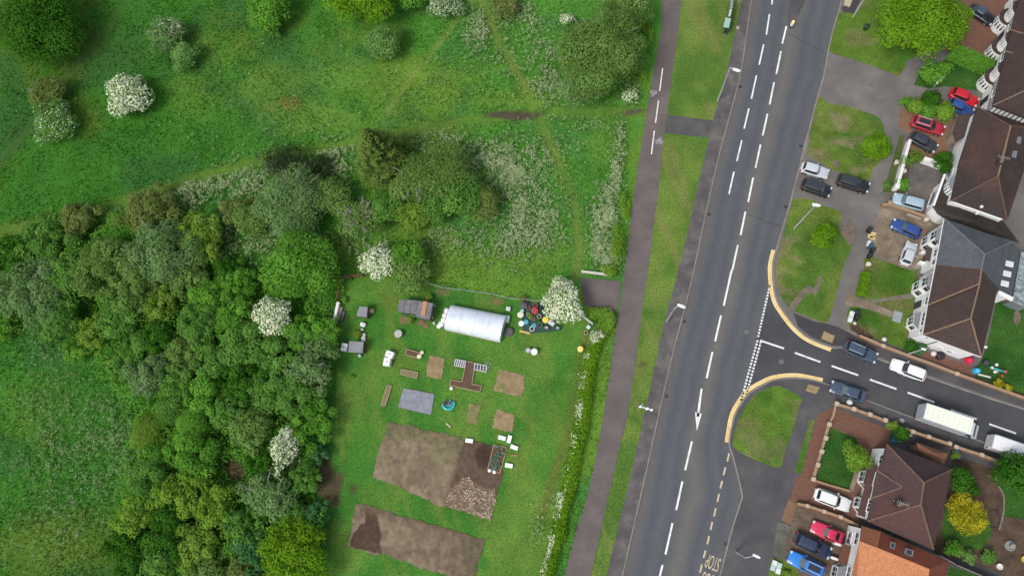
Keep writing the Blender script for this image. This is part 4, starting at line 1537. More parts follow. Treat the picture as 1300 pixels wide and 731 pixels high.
# cow parsley: where it stands thick and where it is thin
PARS = [  # centre, radii, angle, how thick
    (595, 192, 62, 22, 14, .8), (655, 215, 46, 36, 0, .9), (675, 262, 40, 34, 0, .8), (640, 300, 50, 26, 0, .6), (690, 300, 30, 20, 0, .4), (560, 305, 34, 18, 0, .45), (700, 190, 34, 18, 0, .25),
    (770, 262, 15, 26, 0, 1.6), (762, 300, 13, 30, 0, 1.6), (772, 330, 14, 20, 0, 1.2), (783, 215, 9, 26, 0, 1.1), (788, 175, 7, 24, 0, 1.0), (755, 158, 30, 10, 0, .35),
    (255, 240, 52, 17, -18, 1.0), (315, 220, 40, 18, -18, .9), (420, 190, 34, 14, -8, .9), (140, 272, 22, 10, -20, .5), (330, 245, 40, 16, 0, .5), (425, 215, 24, 14, 0, .6),
    (690, 62, 26, 48, 0, .5), (610, 35, 18, 32, 20, .8), (700, 118, 40, 22, 0, .5), (660, 20, 30, 20, 0, .5), (800, 122, 12, 16, 0, .9), (720, 140, 50, 10, 0, .25), (640, 68, 20, 30, 0, .25),
    (105, 545, 70, 75, 0, .36), (60, 480, 40, 60, 0, .22), (95, 630, 60, 60, 0, .25), (150, 570, 40, 50, 0, .4), (40, 600, 60, 90, 0, .12), (30, 690, 60, 50, 0, .14), (65, 440, 30, 30, 0, .2),
    (300, 160, 200, 80, 0, .012), (540, 100, 160, 60, 0, .015), (680, 668, 10, 24, 0, .16), (700, 640, 16, 20, 0, .06), (372, 575, 12, 26, 0, .3), (300, 300, 40, 30, 0, .3), (350, 300, 60, 30, 0, .3), (460, 310, 50, 16, 0, .35),
]
pp, hz, rs, tn = [], [], [], []
for cx, cy, rx, ry, an, k in PARS:
    m_ = int(k * rx * ry * (.6 if cx < 200 and cy > 400 else 1.3))
    u = RNG.normal(0, .58, (m_, 2))
    ca, sa = math.cos(R(an)), math.sin(R(an))
    x = cx + u[:, 0] * rx * ca - u[:, 1] * ry * sa
    y = cy + u[:, 0] * rx * sa + u[:, 1] * ry * ca
    for i in range(m_):
        pp.append((x[i], y[i]))
pp = np.array(pp)
d = ROT @ np.stack([(pp[:, 0] - 650) / F, -(pp[:, 1] - 365.5) / F, -np.ones(len(pp))])
zz = RNG.uniform(.45, 1.0, len(pp))
tt = (zz - H) / d[2]
X, Y = d[0] * tt, d[1] * tt
gx_, gy_ = PIX(X, Y)
keep = meadow_mask(gx_, gy_) & (RNG.random(len(pp)) < .34 + .7 * sstep(.40, .64, fbm(X, Y, 1.8, 55)))
extra = inpoly(gx_, gy_, ALLOT) & (gx_ > 660) & (gy_ > 600) & (RNG.random(len(pp)) < .5)
keep |= extra
X, Y, zz = X[keep], Y[keep], zz[keep]
n = len(X)
K = 6
allv = []
for k in range(K):
    ox, oy = RNG.normal(0, .11, n), RNG.normal(0, .11, n)
    r = RNG.uniform(.02, .060, n) * np.where(gx_[keep] < 200, .72, 1.0)
    ph = RNG.uniform(0, 6.28, n)
    z = zz + RNG.normal(0, .04, n)
    tx, ty = RNG.normal(0, .35, n), RNG.normal(0, .35, n)
    q = np.empty((n, 4, 3))
    for j in range(4):
        dx, dy = r * np.cos(ph + j * np.pi / 2), r * np.sin(ph + j * np.pi / 2)
        q[:, j] = np.stack([X + ox + dx, Y + oy + dy, z + dx * tx + dy * ty], 1)
    allv.append(q)
allv = np.concatenate(allv).reshape(-1, 3)
fo = fast_mesh("cow_parsley", allv, np.arange(len(allv)).reshape(-1, 4), leaf_mat("umbel_white", (.36, .48, .18), (.74, .78, .54), .35), tone=RNG.random(len(allv) // 4))
tag(fo, "white cow parsley flowering in patches through the meadow", "flowers", kind="stuff")
# its ferny leaves, which make the patches stand up
m_ = n * 3
ii = RNG.integers(0, n, m_)
pos = np.stack([X[ii] + RNG.normal(0, .22, m_), Y[ii] + RNG.normal(0, .22, m_), np.abs(zz[ii] * RNG.uniform(.1, .8, m_))], 1)
nr = unit(np.array([0, 0, 1.0]) + RNG.normal(size=(m_, 3)) * .55)
v, f = leaf_quads(pos, nr, RNG.uniform(.09, .22, m_), .45)
lo = fast_mesh("cow_parsley_leaves", v, f, leaf_mat("parsley_leaf", (.06, .17, .026), (.13, .28, .06)), tone=RNG.random(m_))
tag(lo, "ferny green leaves under the cow parsley flowers", "leaves", kind="stuff")

# weeds and low brambles that fill the wood floor between the trees
WOODF = [(-120, 330), (0, 320), (60, 285), (160, 262), (240, 285), (262, 325), (290, 352), (440, 352), (440, 360), (425, 480), (400, 560), (420, 640), (410, 731), (140, 731), (170, 600), (150, 480), (90, 430), (0, 425), (-120, 430)]
m_ = 150000
X = RNG.uniform(-92, -5, m_)
Y = RNG.uniform(-26, 55, m_)
qx, qy = PIX(X, Y)
wx_, wy_ = (fbm(X, Y, 5, 23) - .5) * 70, (fbm(X, Y, 5, 29) - .5) * 70
ok = inpoly(qx + wx_ * (qx < 330), qy + wy_ * (qx < 330), WOODF) & (np.hypot((qx - 420) / 24, (qy - 613) / 30) > 1) & (np.hypot((qx - 300) / 12, (qy - 595) / 12) > 1)
X, Y = X[ok], Y[ok]
m_ = len(X)
zz = RNG.uniform(.1, 1, m_) ** .6 * (.3 + 2.7 * sstep(.35, .7, fbm(X, Y, 3, 15))) + .1
v, f = leaf_quads(np.stack([X, Y, zz], 1), unit(np.array([0, 0, 1.0]) + RNG.normal(size=(m_, 3)) * .5), RNG.uniform(.12, .24, m_), .6)
uo = fast_mesh("undergrowth", v, f, lm('fresh'), tone=np.clip(.3 + .5 * fbm(X, Y, 4, 18) + RNG.normal(0, .15, m_), 0, 1))
tag(uo, "green undergrowth of brambles and weeds between the trees of the wood", "undergrowth", kind="stuff")
# ================================================================== houses
tile_brown = tile_mat("roof_tile_brown", (.062, .042, .037), (.054, .037, .034), (.084, .055, .043), .28, .32, (.046, .031, .027), stain_amt=.35)
tile_dark = tile_mat("roof_tile_dark", (.046, .034, .032), (.040, .031, .030), (.105, .050, .036), .28, .32, (.028, .022, .021), stain_amt=.7, stain_scale=.16)
tile_black = tile_mat("roof_tile_blackish", (.040, .032, .029), (.032, .026, .025), (.075, .06, .04), .28, .32, (.02, .016, .015), stain_amt=.4)
tile_red = tile_mat("roof_tile_red", (.096, .046, .038), (.084, .042, .037), (.066, .045, .048), .28, .32, (.062, .033, .028), stain_amt=.75, stain_scale=.22)
tile_orange = tile_mat("roof_tile_orange", (.66, .275, .125), (.60, .245, .108), (.52, .22, .10), .3, .34, (.44, .18, .085), stain_amt=.3)
tile_rust = tile_mat("tile_hanging_rust", (.20, .058, .032), (.165, .050, .03), (.13, .05, .03), .26, .3, (.09, .03, .02), stain_amt=.4)
slate = tile_mat("roof_slate_grey", (.098, .105, .118), (.080, .088, .102), (.12, .125, .13), .3, .3, (.055, .06, .068), stain_amt=.4)
render_w = ground_mat("white_render", [(.70, .70, .68), (.79, .79, .775), (.82, .82, .81)], scale=.5, fine=5, bump=.1, fine_amt=.06, contrast=.4)
upvc = flat("white_upvc", (.78, .78, .77), .35, var=.03)
beam_m = flat("black_timber", (.028, .024, .022), .7)
ridge_tan = flat("ridge_tile_tan", (.24, .15, .095), .85, var=.35, scale=4)
ridge_dark = flat("ridge_tile_dark", (.085, .06, .05), .85, var=.35, scale=4)
ridge_grey = flat("ridge_tile_grey", (.15, .155, .165), .8, var=.2, scale=4)
ridge_orange = flat("ridge_tile_orange", (.40, .16, .08), .8, var=.15)
brick_w = tile_mat("brick_wall", (.26, .115, .065), (.21, .09, .05), (.24, .17, .10), .23, .08, (.26, .22, .18), stain_amt=.4)
gl = glass()
lead = flat("lead_flashing", (.19, .195, .205), .6)


def Q(p):
    return P(p[0], p[1], p[2])


def ccw(w):
    a = sum(w[i].x * w[(i + 1) % len(w)].y - w[(i + 1) % len(w)].x * w[i].y for i in range(len(w)))
    return w if a > 0 else w[::-1]


def inset(w, d):
    w = ccw([Vector((p[0], p[1], 0)) for p in w])
    n = len(w)
    out = []
    for i in range(n):
        a, b, c = w[i - 1], w[i], w[(i + 1) % n]
        d1, d2 = (b - a).normalized(), (c - b).normalized()
        n1, n2 = Vector((-d1.y, d1.x, 0)), Vector((-d2.y, d2.x, 0))
        k = max(.3, 1 + n1.dot(n2))
        out.append(b + (n1 + n2) * d / k)
    return out


def roof(root, faces, mat, name='roof', thick=.14):
    m = MB()
    idx = {}
    for f in faces:
        ids = []
        for p in f:
            if p not in idx:
                idx[p] = len(m.v)
                m.v.append(tuple(Q(p)))
            ids.append(idx[p])
        m.f.append(tuple(ids))
    o = m.build(name, mat, root, solid=thick, uv=True)
    if sum(p.normal.z for p in o.data.polygons) < 0:
        o.data.flip_normals()
    return o


def ridge(parent, lines, mat, r=.13, name='ridge_tiles'):
    """half round ridge tiles laid end to end along hips and ridges"""
    m = MB()
    for a, b in lines[:-1]:
        ridge(parent, [(a, b)], mat, r, name)
    for a, b in lines[-1:]:
        A, B = Q(a), Q(b)
        L = (B - A).length
        k = max(1, int(L / .45))
        for i in range(k):
            p, q = A.lerp(B, i / k), A.lerp(B, (i + .96) / k)
            m.cyl(p + Vector((0, 0, -.02)), q + Vector((0, 0, .01)), r, r * .92, 8)
    return m.build(name, mat, parent)


def gutter(root, lines, mat=None, name='gutter', w=.13):
    m = MB()
    for a, b in lines:
        A, B = Q(a), Q(b)
        m.beam(A + Vector((0, 0, -.20)), B + Vector((0, 0, -.20)), w, .16)
    return m.build(name, mat or upvc, root)


def walls(root, w, z1, mat, name='wall', z0=-.1):
    m = MB()
    m.prism([(p.x, p.y) for p in w], z0, z1)
    return m.build(name, mat, root, uv=True)


def window(root, A, B, t, w, z0, z1, out=1, bars=2, name='window', fm=None, dz=0):
    """frame proud of the wall line A-B at fraction t, pane inside; out picks the side"""
    A, B = Vector((A[0], A[1], 0)), Vector((B[0], B[1], 0))
    d = (B - A).normalized()
    n = Vector((d.y, -d.x, 0)) * out
    c = A.lerp(B, t)
    m = MB()
    T = .09

    def slab(u0, u1, za, zb, o0, o1, mb):
        p = [c + d * u0 + n * o0, c + d * u1 + n * o0, c + d * u1 + n * o1, c + d * u0 + n * o1]
        mb.prism([(q.x, q.y) for q in p], za, zb)
    slab(-w / 2, w / 2, z1 - T, z1, 0, .07, m)
    slab(-w / 2 - .06, w / 2 + .06, z0 - .05, z0 + T * .6, 0, .13, m)
    slab(-w / 2, -w / 2 + T, z0 + T * .6, z1 - T, 0, .07, m)
    slab(w / 2 - T, w / 2, z0 + T * .6, z1 - T, 0, .07, m)
    for i in range(1, bars):
        u = -w / 2 + w * i / bars
        slab(u - .035, u + .035, z0 + T * .6, z1 - T, 0, .065, m)
    slab(-w / 2 + T, w / 2 - T, z1 - T - (z1 - z0) * .3, z1 - T - (z1 - z0) * .3 + .06, .001, .062, m)
    f = m.build(name, fm or upvc, root)
    g = MB()
    slab(-w / 2 + T * .5, w / 2 - T * .5, z0 + T * .3, z1 - T * .5, .005, .04, g)
    g.build('pane', gl, f)
    return f


def door(root, A, B, t, w, h, mat, out=1):
    A, B = Vector((A[0], A[1], 0)), Vector((B[0], B[1], 0))
    d = (B - A).normalized()
    n = Vector((d.y, -d.x, 0)) * out
    c = A.lerp(B, t)
    m = MB()
    p = [c - d * w / 2, c + d * w / 2, c + d * w / 2 + n * .06, c - d * w / 2 + n * .06]
    m.prism([(q.x, q.y) for q in p], 0, h)
    o = m.build('door', mat, root)
    k = MB()
    q = c + d * (w / 2 - .12) + n * .09
    k.box((q.x, q.y, 1.05), (.12, .05, .05), math.atan2(d.y, d.x))
    k.build('handle', lead, o)
    return o


def bay(root, A, B, t, w, depth, z1, mat=None, out=1, storeys=((.75, 2.05), (3.2, 4.5)), curved=False, cap=None, band=None):
    """a bay window standing out of wall A-B: body, glazing on each face, small roof"""
    A, B = Vector((A[0], A[1], 0)), Vector((B[0], B[1], 0))
    d = (B - A).normalized()
    n = Vector((d.y, -d.x, 0)) * out
    c = A.lerp(B, t)
    if curved:
        pts = [c + d * (w / 2 * math.cos(a)) + n * (depth * math.sin(a)) for a in [math.pi * i / 8 for i in range(9)]]
    else:
        pts = [c + d * w / 2, c + d * w * .28 + n * depth, c - d * w * .28 + n * depth, c - d * w / 2]
    m = MB()
    m.prism([(p.x, p.y) for p in pts], -.05, z1)
    body = m.build('bay', mat or render_w, root, uv=True)
    gs = [MB() for _ in storeys]
    fr = MB()
    for i in range(len(pts) - 1):
        p, q = pts[i], pts[i + 1]
        e = (q - p)
        L = e.length
        e.normalize()
        nn = Vector((e.y, -e.x, 0))
        if nn.dot(n) < 0 and abs(nn.dot(n)) > .05:
            nn = -nn
        if nn.dot((p + q) / 2 - c) < 0:
            nn = -nn
        for st_, (z0, za) in enumerate(storeys):
            g = gs[st_]
            a, b = p + e * .09, q - e * .09
            g.prism([(v.x, v.y) for v in (a, b, b + nn * .03, a + nn * .03)], z0, za)
            k = 2 if L > 1.0 else 1
            for j in range(k + 1):
                s = a.lerp(b, j / k)
                fr.prism([(v.x, v.y) for v in (s - e * .04, s + e * .04, s + e * .04 + nn * .05, s - e * .04 + nn * .05)], z0, za)
            zt = z0 + (za - z0) * .7
            fr.prism([(v.x, v.y) for v in (a, b, b + nn * .045, a + nn * .045)], zt, zt + .06)
    for g in gs:
        g.build('pane', gl, body)
    fr.build('window_frame', upvc, body)
    if band is not None:
        bm_ = MB()
        big = [c + (p - c) * 1.03 for p in pts]
        bm_.prism([(p.x, p.y) for p in big], 2.2, 3.02)
        bm_.build('tile_band', band, body, uv=True)
    r = MB()
    big = [c + (p - c) * 1.1 for p in pts]
    r.prism([(p.x, p.y) for p in big], z1, z1 + .1)
    r.build('bay_roof', cap or lead, body)
    return body


def pipe(root, p, z1):
    m = MB()
    m.cyl((p[0], p[1], 0), (p[0], p[1], z1), .05, n=6)
    return m.build('drainpipe', beam_m, root)


def chimney(root, px, py, z0, z1, size=(.9, .55), rz=0., pots=2, mat=None):
    c = P(px, py, z1)
    m = MB()
    m.box((c.x, c.y, (z0 + z1) / 2), (size[0], size[1], z1 - z0), rz)
    m.box((c.x, c.y, z1 - .12), (size[0] + .14, size[1] + .14, .1), rz)
    o = m.build('chimney', mat or brick_w, root, uv=True)
    for i in range(pots):
        u = (i - (pots - 1) / 2) * .36
        k = MB()
        k.lathe((c.x + u * math.cos(rz), c.y + u * math.sin(rz), z1), [(.14, 0), (.11, .3), (.13, .36), (.10, .36), (.08, .1)], 10)
        k.build('chimney_pot', flat("terracotta_pot", (.36, .22, .13), .8), o)
    return o


def aerial(root, px, py, z):
    c = P(px, py, z)
    m = MB()
    m.cyl((c.x, c.y, z - 1.4), (c.x, c.y, z), .025, n=5)
    m.cyl((c.x - .7, c.y + .25, z), (c.x + .7, c.y - .25, z), .018, n=5)
    for i in range(7):
        u = -.6 + i * .2
        m.cyl((c.x + u - .1, c.y - u * .36 - .28, z), (c.x + u + .1, c.y - u * .36 + .28, z), .012, n=4)
    return m.build('aerial', flat("aluminium", (.62, .62, .62), .4, metal=.6), root)


def dish(root, p):
    m = MB()
    m.lathe((p[0], p[1], p[2]), [(.03, 0), (.18, .03), (.30, .10), (.31, .11)], 14)
    return m.build('satellite_dish', flat("dish_white", (.66, .66, .65), .5), root)


EZ, RGZ = 5.1, 8.5
# ---------------------------------------------------------------- brown roofed white end house (W)
e = dict(A=(1188, 336, EZ), B=(1178, 387, EZ), C=(1171.5, 425, EZ), D=(1246, 453, EZ), E=(1267, 366, EZ), R1=(1246, 342, RGZ), R2=(1243.5, 360, RGZ), R3=(1232.5, 404, RGZ))
w = [Q(e[k]) for k in 'ACDE']
cen = sum(w, Vector((0, 0, 0))) / 4
Wh = empty('house', (cen.x, cen.y, 0), "white rendered end house with a plain brown hipped roof at the street corner", 'house', 'houses along the east side')
fp = inset(w, .32)
walls(Wh, fp, EZ - .12, render_w)
B2 = (1178, 387, EZ - .3)
R2b = (1243.5, 360, RGZ - .32)
R3b = (1232.5, 404, RGZ)
roof(Wh, [(e['A'], e['B'], e['R2'], e['R1']), (B2, e['C'], R3b, R2b), (e['C'], e['D'], R3b), (e['D'], e['E'], e['R1'], e['R2'], R3b), (e['B'], B2, R2b, e['R2'])], tile_brown)
ridge(Wh, [(e['R1'], e['R2']), (e['R2'], e['R3']), (e['R2'], e['B']), (e['R3'], e['C']), (e['R3'], e['D'])], ridge_tan, .11)
gutter(Wh, [(e['A'], e['B']), (B2, e['C']), (e['C'], e['D'])])
fw = ccw(fp)


def wall_between(fp, a, b):
    """the footprint edge closest to the eave points a, b"""
    A, B = Q(a), Q(b)
    mid = (A + B) / 2
    best = min(range(len(fp)), key=lambda i: (((fp[i] + fp[(i + 1) % len(fp)]) / 2) - Vector((mid.x, mid.y, 0))).length)
    return fp[best], fp[(best + 1) % len(fp)]


wa, wb = wall_between(fp, e['A'], e['C'])
# going ccw the outside is on the right of a->b
bay(Wh, wa, wb, .20, 2.3, .75, 4.7, out=1)
window(Wh, wa, wb, .47, 1.1, 3.2, 4.4)
door(Wh, wa, wb, .47, 1.0, 2.1, flat("front_door_dark", (.05, .05, .055), .5))
bay(Wh, wa, wb, .75, 2.2, .6, 2.5, out=1, storeys=((.75, 2.0),))
window(Wh, wa, wb, .75, 1.8, 3.15, 4.4, bars=3)
window(Wh, wa, wb, .93, .5, 3.2, 4.2, bars=1)
sa, sb = wall_between(fp, e['C'], e['D'])
window(Wh, sa, sb, .12, .5, 3.3, 4.2, bars=1)
window(Wh, sa, sb, .70, .7, 1.2, 2.1, bars=1)
door(Wh, sa, sb, .5, .9, 2.05, upvc)
pipe(Wh, sa.lerp(sb, .3) + Vector((0, -.08, 0)), EZ - .2)
ea, eb = wall_between(fp, e['D'], e['E'])
window(Wh, ea, eb, .3, 1.5, 3.1, 4.3)
window(Wh, ea, eb, .3, 1.8, .9, 2.1)
# a small flat porch canopy
pc = wa.lerp(wb, .47)

# ---------------------------------------------------------------- slate roofed house (V)
v = dict(N=(1199, 277.5, EZ), A=(1188, 336, EZ), R1=(1246, 342, RGZ), R0=(1250, 322.5, RGZ), NE=(1296, 311, EZ), E=(1267, 366, EZ), M=(1279.5, 313, 6.0))
w = [Q(v[k]) for k in ('N', 'A', 'E', 'NE')]
cen = sum(w, Vector((0, 0, 0))) / 4
Vh = empty('house', (cen.x, cen.y, 0), "white house with a grey slate hipped roof, joined to the brown roofed end house", 'house', 'houses along the east side')
wE = [Q(v['N']), Q(v['A']), Q(v['E']), Q((1284, 307.5, EZ))]
fp = inset(wE, .3)
walls(Vh, fp, EZ - .12, render_w)
NEs = (1284, 307.3, EZ)
roof(Vh, [(v['N'], v['A'], v['R1'], v['R0']), (v['N'], v['R0'], NEs), (v['R0'], v['R1'], v['E'], NEs)], slate)
ridge(Vh, [(v['R1'], v['R0']), (v['R0'], v['N']), (v['R0'], NEs)], ridge_grey, .09)
gutter(Vh, [(v['N'], v['A'])])
wa, wb = wall_between(fp, v['N'], v['A'])
bay(Vh, wa, wb, .30, 2.3, .75, 4.7, out=1)
window(Vh, wa, wb, .68, 1.1, 3.2, 4.4)
door(Vh, wa, wb, .66, 1.0, 2.1, flat("front_door_brown", (.12, .06, .035), .5))
window(Vh, wa, wb, .9, .8, 3.2, 4.4, bars=1)
# porch of two white piers and a dark canopy
c = wa.lerp(wb, .66)
dd = (wb - wa).normalized()
nn = Vector((dd.y, -dd.x, 0))
for s in (-1, 1):
    m = MB()
    p = c + dd * s * .75 + nn * .35
    m.box((p.x, p.y, .45), (.7, .3, .9), math.atan2(nn.y, nn.x))
    m.build('porch_wall', render_w, Vh, bevel=.03)
m = MB()
p = c + nn * .35
m.box((p.x, p.y, 2.35), (.7, 1.9, .12), math.atan2(nn.y, nn.x))
m.build('porch_canopy', flat("canopy_brown", (.06, .045, .035), .8), Vh)
# the lower rear extension with three roof lights
ex = [(1279.5, 311.5), (1295, 315.5), (1284, 379), (1266.5, 369)]
w = [P(a, b, 3.4) for a, b in ex]
m = MB()
m.prism([(p.x, p.y) for p in inset(w, .1)], 0, 3.3)
m.build('extension', render_w, Vh)
m = MB()
m.prism([(p.x, p.y) for p in w], 3.3, 3.45)
m.build('extension_roof', flat("dark_felt", (.060, .068, .076), .8, var=.25), Vh)
for a, b in ((1281.5, 335), (1278.5, 347.5), (1275.5, 360)):
    c = P(a, b, 3.5)
    m = MB()
    m.box((c.x, c.y, 3.5), (.95, .75, .12), R(-17))
    o = m.build('skylight', upvc, Vh, bevel=.02)
    m = MB()
    m.box((c.x, c.y, 3.575), (.78, .58, .03), R(-17))
    m.build('pane', flat("skylight_white_glass", (.62, .65, .68), .15), o)
m = MB()
a, b = P(1266, 371.5, 3.3), P(1284.5, 380.5, 3.3)
m.beam(a, b, .55, .3)
m.build('fascia', upvc, Vh)
# conservatory sheet roof behind
ex = [(1296.5, 320), (1318, 327), (1308, 392), (1285.5, 382)]
w = [P(a, b, 2.6) for a, b in ex]
Cs = empty('conservatory', tuple((w[0] + w[2]) / 2 * Vector((1, 1, 0)) if False else (((w[0] + w[2]) / 2).x, ((w[0] + w[2]) / 2).y, 0)), "greyish glazed conservatory behind the slate roofed house at the right edge", 'conservatory')
m = MB()
m.prism([(p.x, p.y) for p in inset(w, .15)], 0, 2.5)
m.build('wall', flat("conservatory_glass", (.2, .23, .24), .2), Cs)
m = MB()
m.prism([(p.x, p.y) for p in w], 2.5, 2.58)
m.build('roof', ground_mat("wired_glass", [(.10, .13, .14), (.22, .26, .27), (.36, .40, .41)], scale=1.6, fine=6, rough=.3), Cs)
m = MB()
for i in range(7):
    t = i / 6
    m.beam(w[0].lerp(w[3], t) + Vector((0, 0, -.02)), w[1].lerp(w[2], t) + Vector((0, 0, -.02)), .07, .06)
m.build('glazing_bars', flat("grey_bar", (.34, .36, .37), .5), Cs)

# ---------------------------------------------------------------- garage between the slate and the dark roofed house
gz = 3.1
gp = [(1184, 262), (1198.5, 222), (1207, 246), (1209, 256), (1272, 279), (1294, 308), (1250, 295), (1199, 277.5), (1190, 272)]
w = [P(a, b, gz) for a, b in gp]
Gh = empty('garage', tuple(((w[0] + w[4]) / 2).xy) + (0,), "low garage with a dark tiled roof filling the gap beside the slate roofed house", 'garage')
apx = (1236, 282, gz + 1.5)
pts = [(a, b, gz) for a, b in gp]
roof(Gh, [(pts[0], pts[1], pts[2], pts[3], apx), (pts[3], pts[4], apx), (pts[4], pts[5], apx), (pts[5], pts[6], apx), (pts[6], pts[7], apx), (pts[7], pts[8], apx), (pts[8], pts[0], apx)], tile_black, thick=.1)
m = MB()
m.prism([(p.x, p.y) for p in ccw([P(a, b, gz) for a, b in ((1187.5, 262.5), (1199.5, 228), (1207, 250), (1266, 278), (1250, 291), (1200, 273.5))])], -.05, gz - .12)
m.build('wall', render_w, Gh, uv=True)
m = MB()
m.beam(P(1184, 262, gz - .15), P(1198.5, 222, gz - .15), .25, .3)
m.build('fascia', upvc, Gh)
a, b = P(1187.5, 262.5, gz), P(1199.5, 228, gz)
window(Gh, a, b, .5, 2.2, .2, 2.3, out=-1, bars=4, name='garage_door')

# ---------------------------------------------------------------- dark roofed house with reddish weathering (U)
u = dict(NW=(1241, 136, EZ), W=(1219, 204, EZ), SW=(1207.5, 255, EZ), SE=(1279, 280, EZ), NE=(1318, 163, EZ), R1=(1283, 160, RGZ), R2=(1267, 224, RGZ))
w = [Q(u[k]) for k in ('NW', 'SW', 'SE', 'NE')]
cen = sum(w, Vector((0, 0, 0))) / 4
Uh = empty('house', (cen.x, cen.y, 0), "house with a dark red weathered hipped roof between the half timbered and slate roofed houses", 'house', 'houses along the east side')
fp = inset(w, .3)
walls(Uh, fp, EZ - .12, render_w)
roof(Uh, [(u['NW'], u['W'], u['SW'], u['R2'], u['R1']), (u['SW'], u['SE'], u['R2']), (u['SE'], u['NE'], u['R1'], u['R2']), (u['NE'], u['NW'], u['R1'])], tile_dark)
ridge(Uh, [(u['R1'], u['R2'])], ridge_tan, .13)
ridge(Uh, [(u['R1'], u['NW']), (u['R2'], u['SW']), (u['R2'], u['SE']), (u['R1'], u['NE'])], flat("ridge_tile_rusty", (.13, .07, .045), .85, var=.4, scale=3), .10, name='hip_tiles')
gutter(Uh, [(u['SW'], (1209, 255.5, EZ)), ((1210, 256, EZ), (1272, 278, EZ))], w=.32)
gutter(Uh, [(u['NW'], u['W']), (u['W'], u['SW'])], beam_m)
chimney(Uh, 1271.5, 204, 7.6, 9.0, (.75, .5), R(70), 2, tile_brown)
aerial(Uh, 1275, 200, 9.5)
m = MB()
for q_, zz_ in (((1246, 262.5), 5.6), ((1240, 271), 4.6)):
    pp_ = P(q_[0], q_[1], zz_)
    m.box((pp_.x, pp_.y, zz_), (.28, .28, .3))
m.build('roof_vent', upvc, Uh)
for a, b in ((1292, 178), (1286.5, 196)):
    c = P(a, b, 7.05)
    m = MB()
    m.box((c.x, c.y, 7.1), (.7, .95, .14), R(-17))
    o = m.build('skylight', lead, Uh)
    m = MB()
    m.box((c.x, c.y, 7.185), (.55, .8, .03), R(-17))
    m.build('pane', flat("skylight_grey_glass", (.16, .18, .2), .1), o)
wa, wb = wall_between(fp, u['NW'], u['SW'])
bay(Uh, wa, wb, .82, 2.4, .95, 4.8, out=1, curved=True)
window(Uh, wa, wb, .56, 1.3, 3.1, 4.4)
window(Uh, wa, wb, .60, 1.2, .8, 2.1)
# lean-to porch in front
lp = [(1222.5, 144, 2.5), (1236.5, 146, 2.9), (1227.5, 172, 2.9), (1213, 181, 2.3), (1209.5, 169, 2.3), (1215, 150, 2.3)]
roof(Uh, [tuple(lp)], tile_brown, name='porch_roof', thick=.1)
m = MB()
m.prism([(p.x, p.y) for p in inset([P(a, b, 2.4) for a, b, z in lp], .18)], -.05, 2.15)
m.build('porch', brick_w, Uh)

# ---------------------------------------------------------------- black and white half timbered house (T)
tt_ = dict(NW=(1300, -26, EZ), SW=(1261, 134, EZ), SE=(1345, 166, EZ), NE=(1385, 0, EZ), R1=(1335, 10, RGZ + .3), R2=(1312, 110, RGZ + .3))
w = [Q(tt_[k]) for k in ('NW', 'SW', 'SE', 'NE')]
cen = sum(w, Vector((0, 0, 0))) / 4
Th = empty('house', (cen.x, cen.y, 0), "black and white half timbered house with round bays at the top right corner", 'house', 'houses along the east side')
fp = inset(w, .35)
walls(Th, fp, EZ - .12, render_w)
roof(Th, [(tt_['NW'], tt_['SW'], tt_['R2'], tt_['R1']), (tt_['SW'], tt_['SE'], tt_['R2']), (tt_['SE'], tt_['NE'], tt_['R1'], tt_['R2']), (tt_['NE'], tt_['NW'], tt_['R1'])], tile_brown)
ridge(Th, [(tt_['R1'], tt_['R2']), (tt_['R2'], tt_['SW']), ((1283, 38, EZ + .08), (1306, 45, 6.9)), ((1277, 65, EZ + .08), (1303, 73, 6.9))], ridge_tan, .10)
gutter(Th, [(tt_['NW'], tt_['SW']), (tt_['SW'], tt_['SE'])], beam_m)
wa, wb = wall_between(fp, tt_['NW'], tt_['SW'])
L_ = (wb - wa).length
# fp goes ccw: find which end is the south one
south_end = wb if wb.y < wa.y else wa
north_end = wa if south_end is wb else wb
dd = (south_end - north_end).normalized()
nn = Vector((dd.y, -dd.x, 0))
if nn.x > 0:
    nn = -nn
o_ = 1 if (Vector((dd.y, -dd.x, 0)) - nn).length < .01 else -1


def timber(root, A, B, n_, out, zs=(2.7, 4.9), step=.45):
    m = MB()
    d = (B - A)
    L = d.length
    d.normalize()
    k = int(L / step)
    for i in range(k + 1):
        c = A + d * (L * i / k)
        p = [c - d * .075, c + d * .075, c + d * .075 + out * .035, c - d * .075 + out * .035]
        m.prism([(q.x, q.y) for q in p], zs[0] + .1, zs[1] - .12)
    for z in (zs[0], zs[1] - .12):
        p = [A, B, B + out * .04, A + out * .04]
        m.prism([(q.x, q.y) for q in p], z, z + .14)
    return m.build('timber_frame', beam_m, root)


timber(Th, north_end, south_end, 0, nn)
for t_ in (.70, .45, .20):
    pos = north_end.lerp(south_end, t_)
    bay(Th, north_end, south_end, t_, 2.6, 1.25, 2.45, out=o_, curved=True, storeys=((.9, 1.9),), cap=tile_brown)
    bay(Th, north_end, south_end, t_, 2.1, .75, 4.75, out=o_, curved=True, storeys=((3.4, 4.4),), cap=tile_brown)
for t_ in (.57, .86, .32):
    window(Th, north_end, south_end, t_, 1.2, 3.1, 4.3, out=o_)
    door(Th, north_end, south_end, t_, 1.0, 2.1, beam_m, out=o_)
sa, sb = wall_between(fp, tt_['SW'], tt_['SE'])
out_s = Vector(((sb - sa).normalized().y, -(sb - sa).normalized().x, 0))
timber(Th, sa, sb, 0, out_s, zs=(2.9, 4.98), step=.55)
c = P(1299, 126, 6.5)
m = MB()
m.box((c.x, c.y, 6.55), (.95, .75, .14), R(-17))
o = m.build('skylight', upvc, Th)
m = MB()
m.box((c.x, c.y, 6.635), (.78, .58, .03), R(-17))
